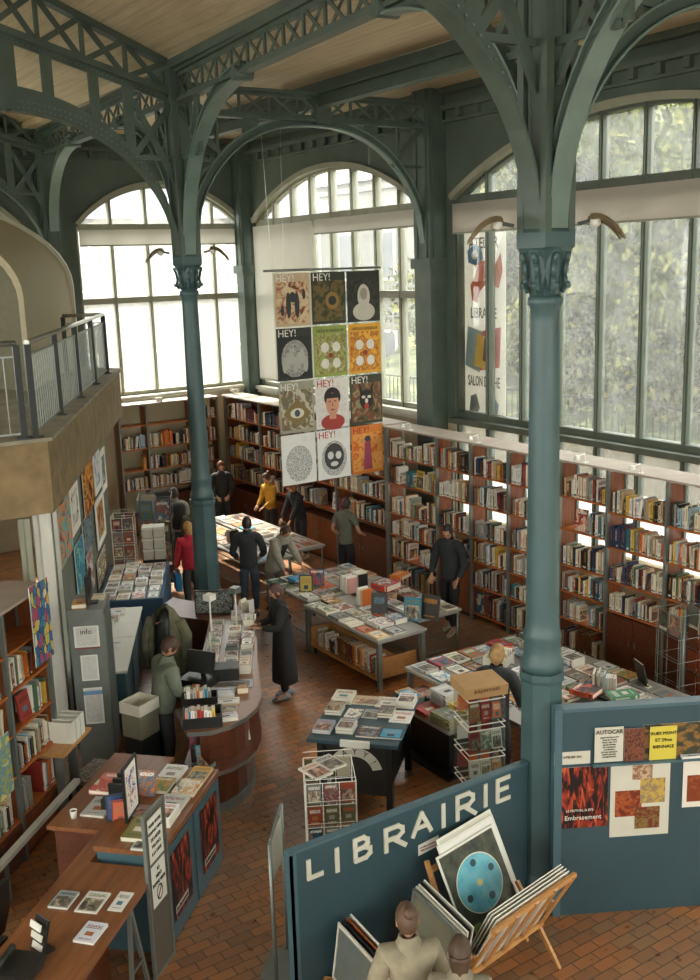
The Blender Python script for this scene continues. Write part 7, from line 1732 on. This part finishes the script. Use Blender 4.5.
# retaining wall with railing before the trees
r=empty('retaining_wall',(17.9,8,0),label='low stone wall with a thin railing in front of the park trees',cat='garden wall')
mb=MB(); mb.bb((0,-14,-.1),(.4,22,1.7)); mb.build('stonework',[M['stone']],r)
mb=MB(); mb.bb((.18,-14,2.55),(.22,22,2.59))
for i in range(180): mb.bb((.19,-14+i*.2,1.7),(.21,-13.98+i*.2,2.56))
mb.build('railing',[M['dark_metal']],r)
mb=MB(); mb.loft([[(18.3,y,-.05),(18.3,y,1.6),(22.5,y,2.6),(29,y,13),(50,y,15),(50,y,-.05)] for y in (-25,31)],smooth=False)
def hill_mat():
    t=NT('wooded_hillside'); b=t.bsdf(.95); tc=t.n('ShaderNodeTexCoord'); a=t.noise(1.3,tc.outputs['Object'],9,.6,.7)
    t.l(t.ramp(a.outputs[0],[(.35,hexc('23291b')),(.5,hexc('47502f')),(.62,hexc('7b7f4c')),(.75,hexc('a39d6a'))]),b.inputs['Base Color']); t.bump(b,a.outputs[0],1,.6); return t.mat
mb.build('park_bank',[hill_mat()],kind='structure')
mb=MB(); mb.bb((12.15,15.9,-.1),(27,16.2,.9)); 
def tree(x,y,h,cr,label,seed,nl=5200,z0=1.7):
    rnd=random.Random(seed); r=empty('park_tree',(x,y,z0),label=label,cat='tree',group='park trees beyond the tree-side window')
    mb=MB(); p=Vector((0,0,-.1)); rad=.22; tips=[]
    for k in range(4):
        q=p+Vector((rnd.uniform(-.3,.3),rnd.uniform(-.3,.3),h*.16)); mb.tube(p,q,rad,rad*.8,8); p=q; rad*=.8
        for j in range(2):
            a=rnd.uniform(0,2*PI); L=cr*rnd.uniform(.5,.9); e=p+Vector((math.cos(a)*L,math.sin(a)*L,L*.6)); mb.tube(p,e,rad*.5,.03,6); tips.append(e)
    mb.build('trunk',[M['bark']],r)
    mb=MB(); blobs=[(Vector((rnd.uniform(-cr,cr)*.75,rnd.uniform(-cr,cr)*.75,rnd.uniform(.1,1)*h)),rnd.uniform(.7,1.5)) for _ in range(26)]+[(t,1.0) for t in tips]
    for i in range(nl):
        c,br=rnd.choice(blobs); v=Vector((rnd.gauss(0,1),rnd.gauss(0,1),rnd.gauss(0,1))).normalized()*br*rnd.uniform(.55,1.05)
        p=c+v; e=Euler((rnd.uniform(0,6),rnd.uniform(0,6),rnd.uniform(0,6))).to_matrix(); s=rnd.uniform(.045,.11)
        mb.quad([p+e@Vector((-s,-s*.6,0)),p+e@Vector((s,-s*.6,0)),p+e@Vector((s,s*.6,.03)),p+e@Vector((-s,s*.6,0))])
    mb.build('foliage',[M['leaf']],r)
tl=['bushy park tree standing opposite the banner end of the windows','broad olive-green park tree behind the low railing','tall park tree with yellowish leaves behind the stone wall','dense park tree beyond the near stretch of railing','park tree standing farthest back on the bank','slim park tree between two broad trees','round park tree close to the stone wall','spreading park tree near the end of the bank','wide park tree opposite the near window bay','low park tree filling the gap above the railing','ivy-covered park tree on the bank edge','old park tree with a crooked trunk']
for i,(x,y,h,cr) in enumerate([(21.5,24,8,2.6),(21.6,19.5,9,2.8),(21.3,15,8.5,2.7),(21.8,11,9,2.8),(21.4,7,8.5,2.7),(22,2.5,9,3),(24.6,22,9,3.2),(24.6,17.2,9.5,3.2),(24.8,12.8,9.5,3.2),(24.6,8.6,9,3.1),(24.8,27,9,3.2),(22.5,-3,8,3)]):
    tree(x,y,h,cr,tl[i],i+3,11000)
# ------------------------------------------------------------------ light
w=bpy.data.worlds.new('overcast_sky'); scene.world=w; w.use_nodes=True; nt=w.node_tree; nt.nodes.clear()
o=nt.nodes.new('ShaderNodeOutputWorld'); bg=nt.nodes.new('ShaderNodeBackground'); tc=nt.nodes.new('ShaderNodeTexCoord'); sp=nt.nodes.new('ShaderNodeSeparateXYZ'); rp=nt.nodes.new('ShaderNodeValToRGB')
nt.links.new(tc.outputs['Generated'],sp.inputs[0]); nt.links.new(sp.outputs['Z'],rp.inputs[0])
rp.color_ramp.elements[0].position=0; rp.color_ramp.elements[0].color=(1,.985,.94,1); rp.color_ramp.elements[1].position=.9; rp.color_ramp.elements[1].color=(.97,.98,.97,1)
nt.links.new(rp.outputs[0],bg.inputs[0]); bg.inputs[1].default_value=5.0; nt.links.new(bg.outputs[0],o.inputs[0])
sd=bpy.data.lights.new('sun','SUN'); so=bpy.data.objects.new('sun',sd); COL.objects.link(so); sd.energy=9; sd.angle=R(4); sd.color=(1,.9,.76)
sun_dir=Vector((-.12,-1,-1.25)).normalized(); so.rotation_euler=sun_dir.to_track_quat('-Z','Y').to_euler(); so.location=(8,30,20)
def portal(loc,rot,sx,sy):
    a=bpy.data.lights.new('window_daylight','AREA'); a.shape='RECTANGLE'; a.size=sx; a.size_y=sy; a.cycles.is_portal=True
    ob=bpy.data.objects.new('window_daylight',a); COL.objects.link(ob); ob.location=loc; ob.rotation_euler=rot
for op in WR: portal((XW+.4,(op[0]+op[1])/2,(op[2]+op[3]+op[4])/2),(0,R(90),0),op[3]+op[4]-op[2],op[1]-op[0])
for op in WE: portal(((op[0]+op[1])/2,YW+.4,(op[2]+op[3]+op[4])/2),(R(-90),0,0),op[1]-op[0],op[3]+op[4]-op[2])
for op in WL: portal((XL-.4,(op[0]+op[1])/2,(op[2]+op[3]+op[4])/2),(0,R(-90),0),op[3]+op[4]-op[2],op[1]-op[0])
for op in WB: portal(((op[0]+op[1])/2,YB-.4,(op[2]+op[3]+op[4])/2),(R(90),0,0),op[1]-op[0],op[3]+op[4]-op[2])
vs=scene.view_settings; vs.view_transform='Standard'; vs.look='None'; vs.exposure=1.1; vs.gamma=1; vs.use_curve_mapping=False
cy=scene.cycles; cy.max_bounces=10; cy.diffuse_bounces=6; cy.transparent_max_bounces=12; cy.use_denoising=True; cy.sample_clamp_indirect=8
cy.caustics_reflective=False; cy.caustics_refractive=False
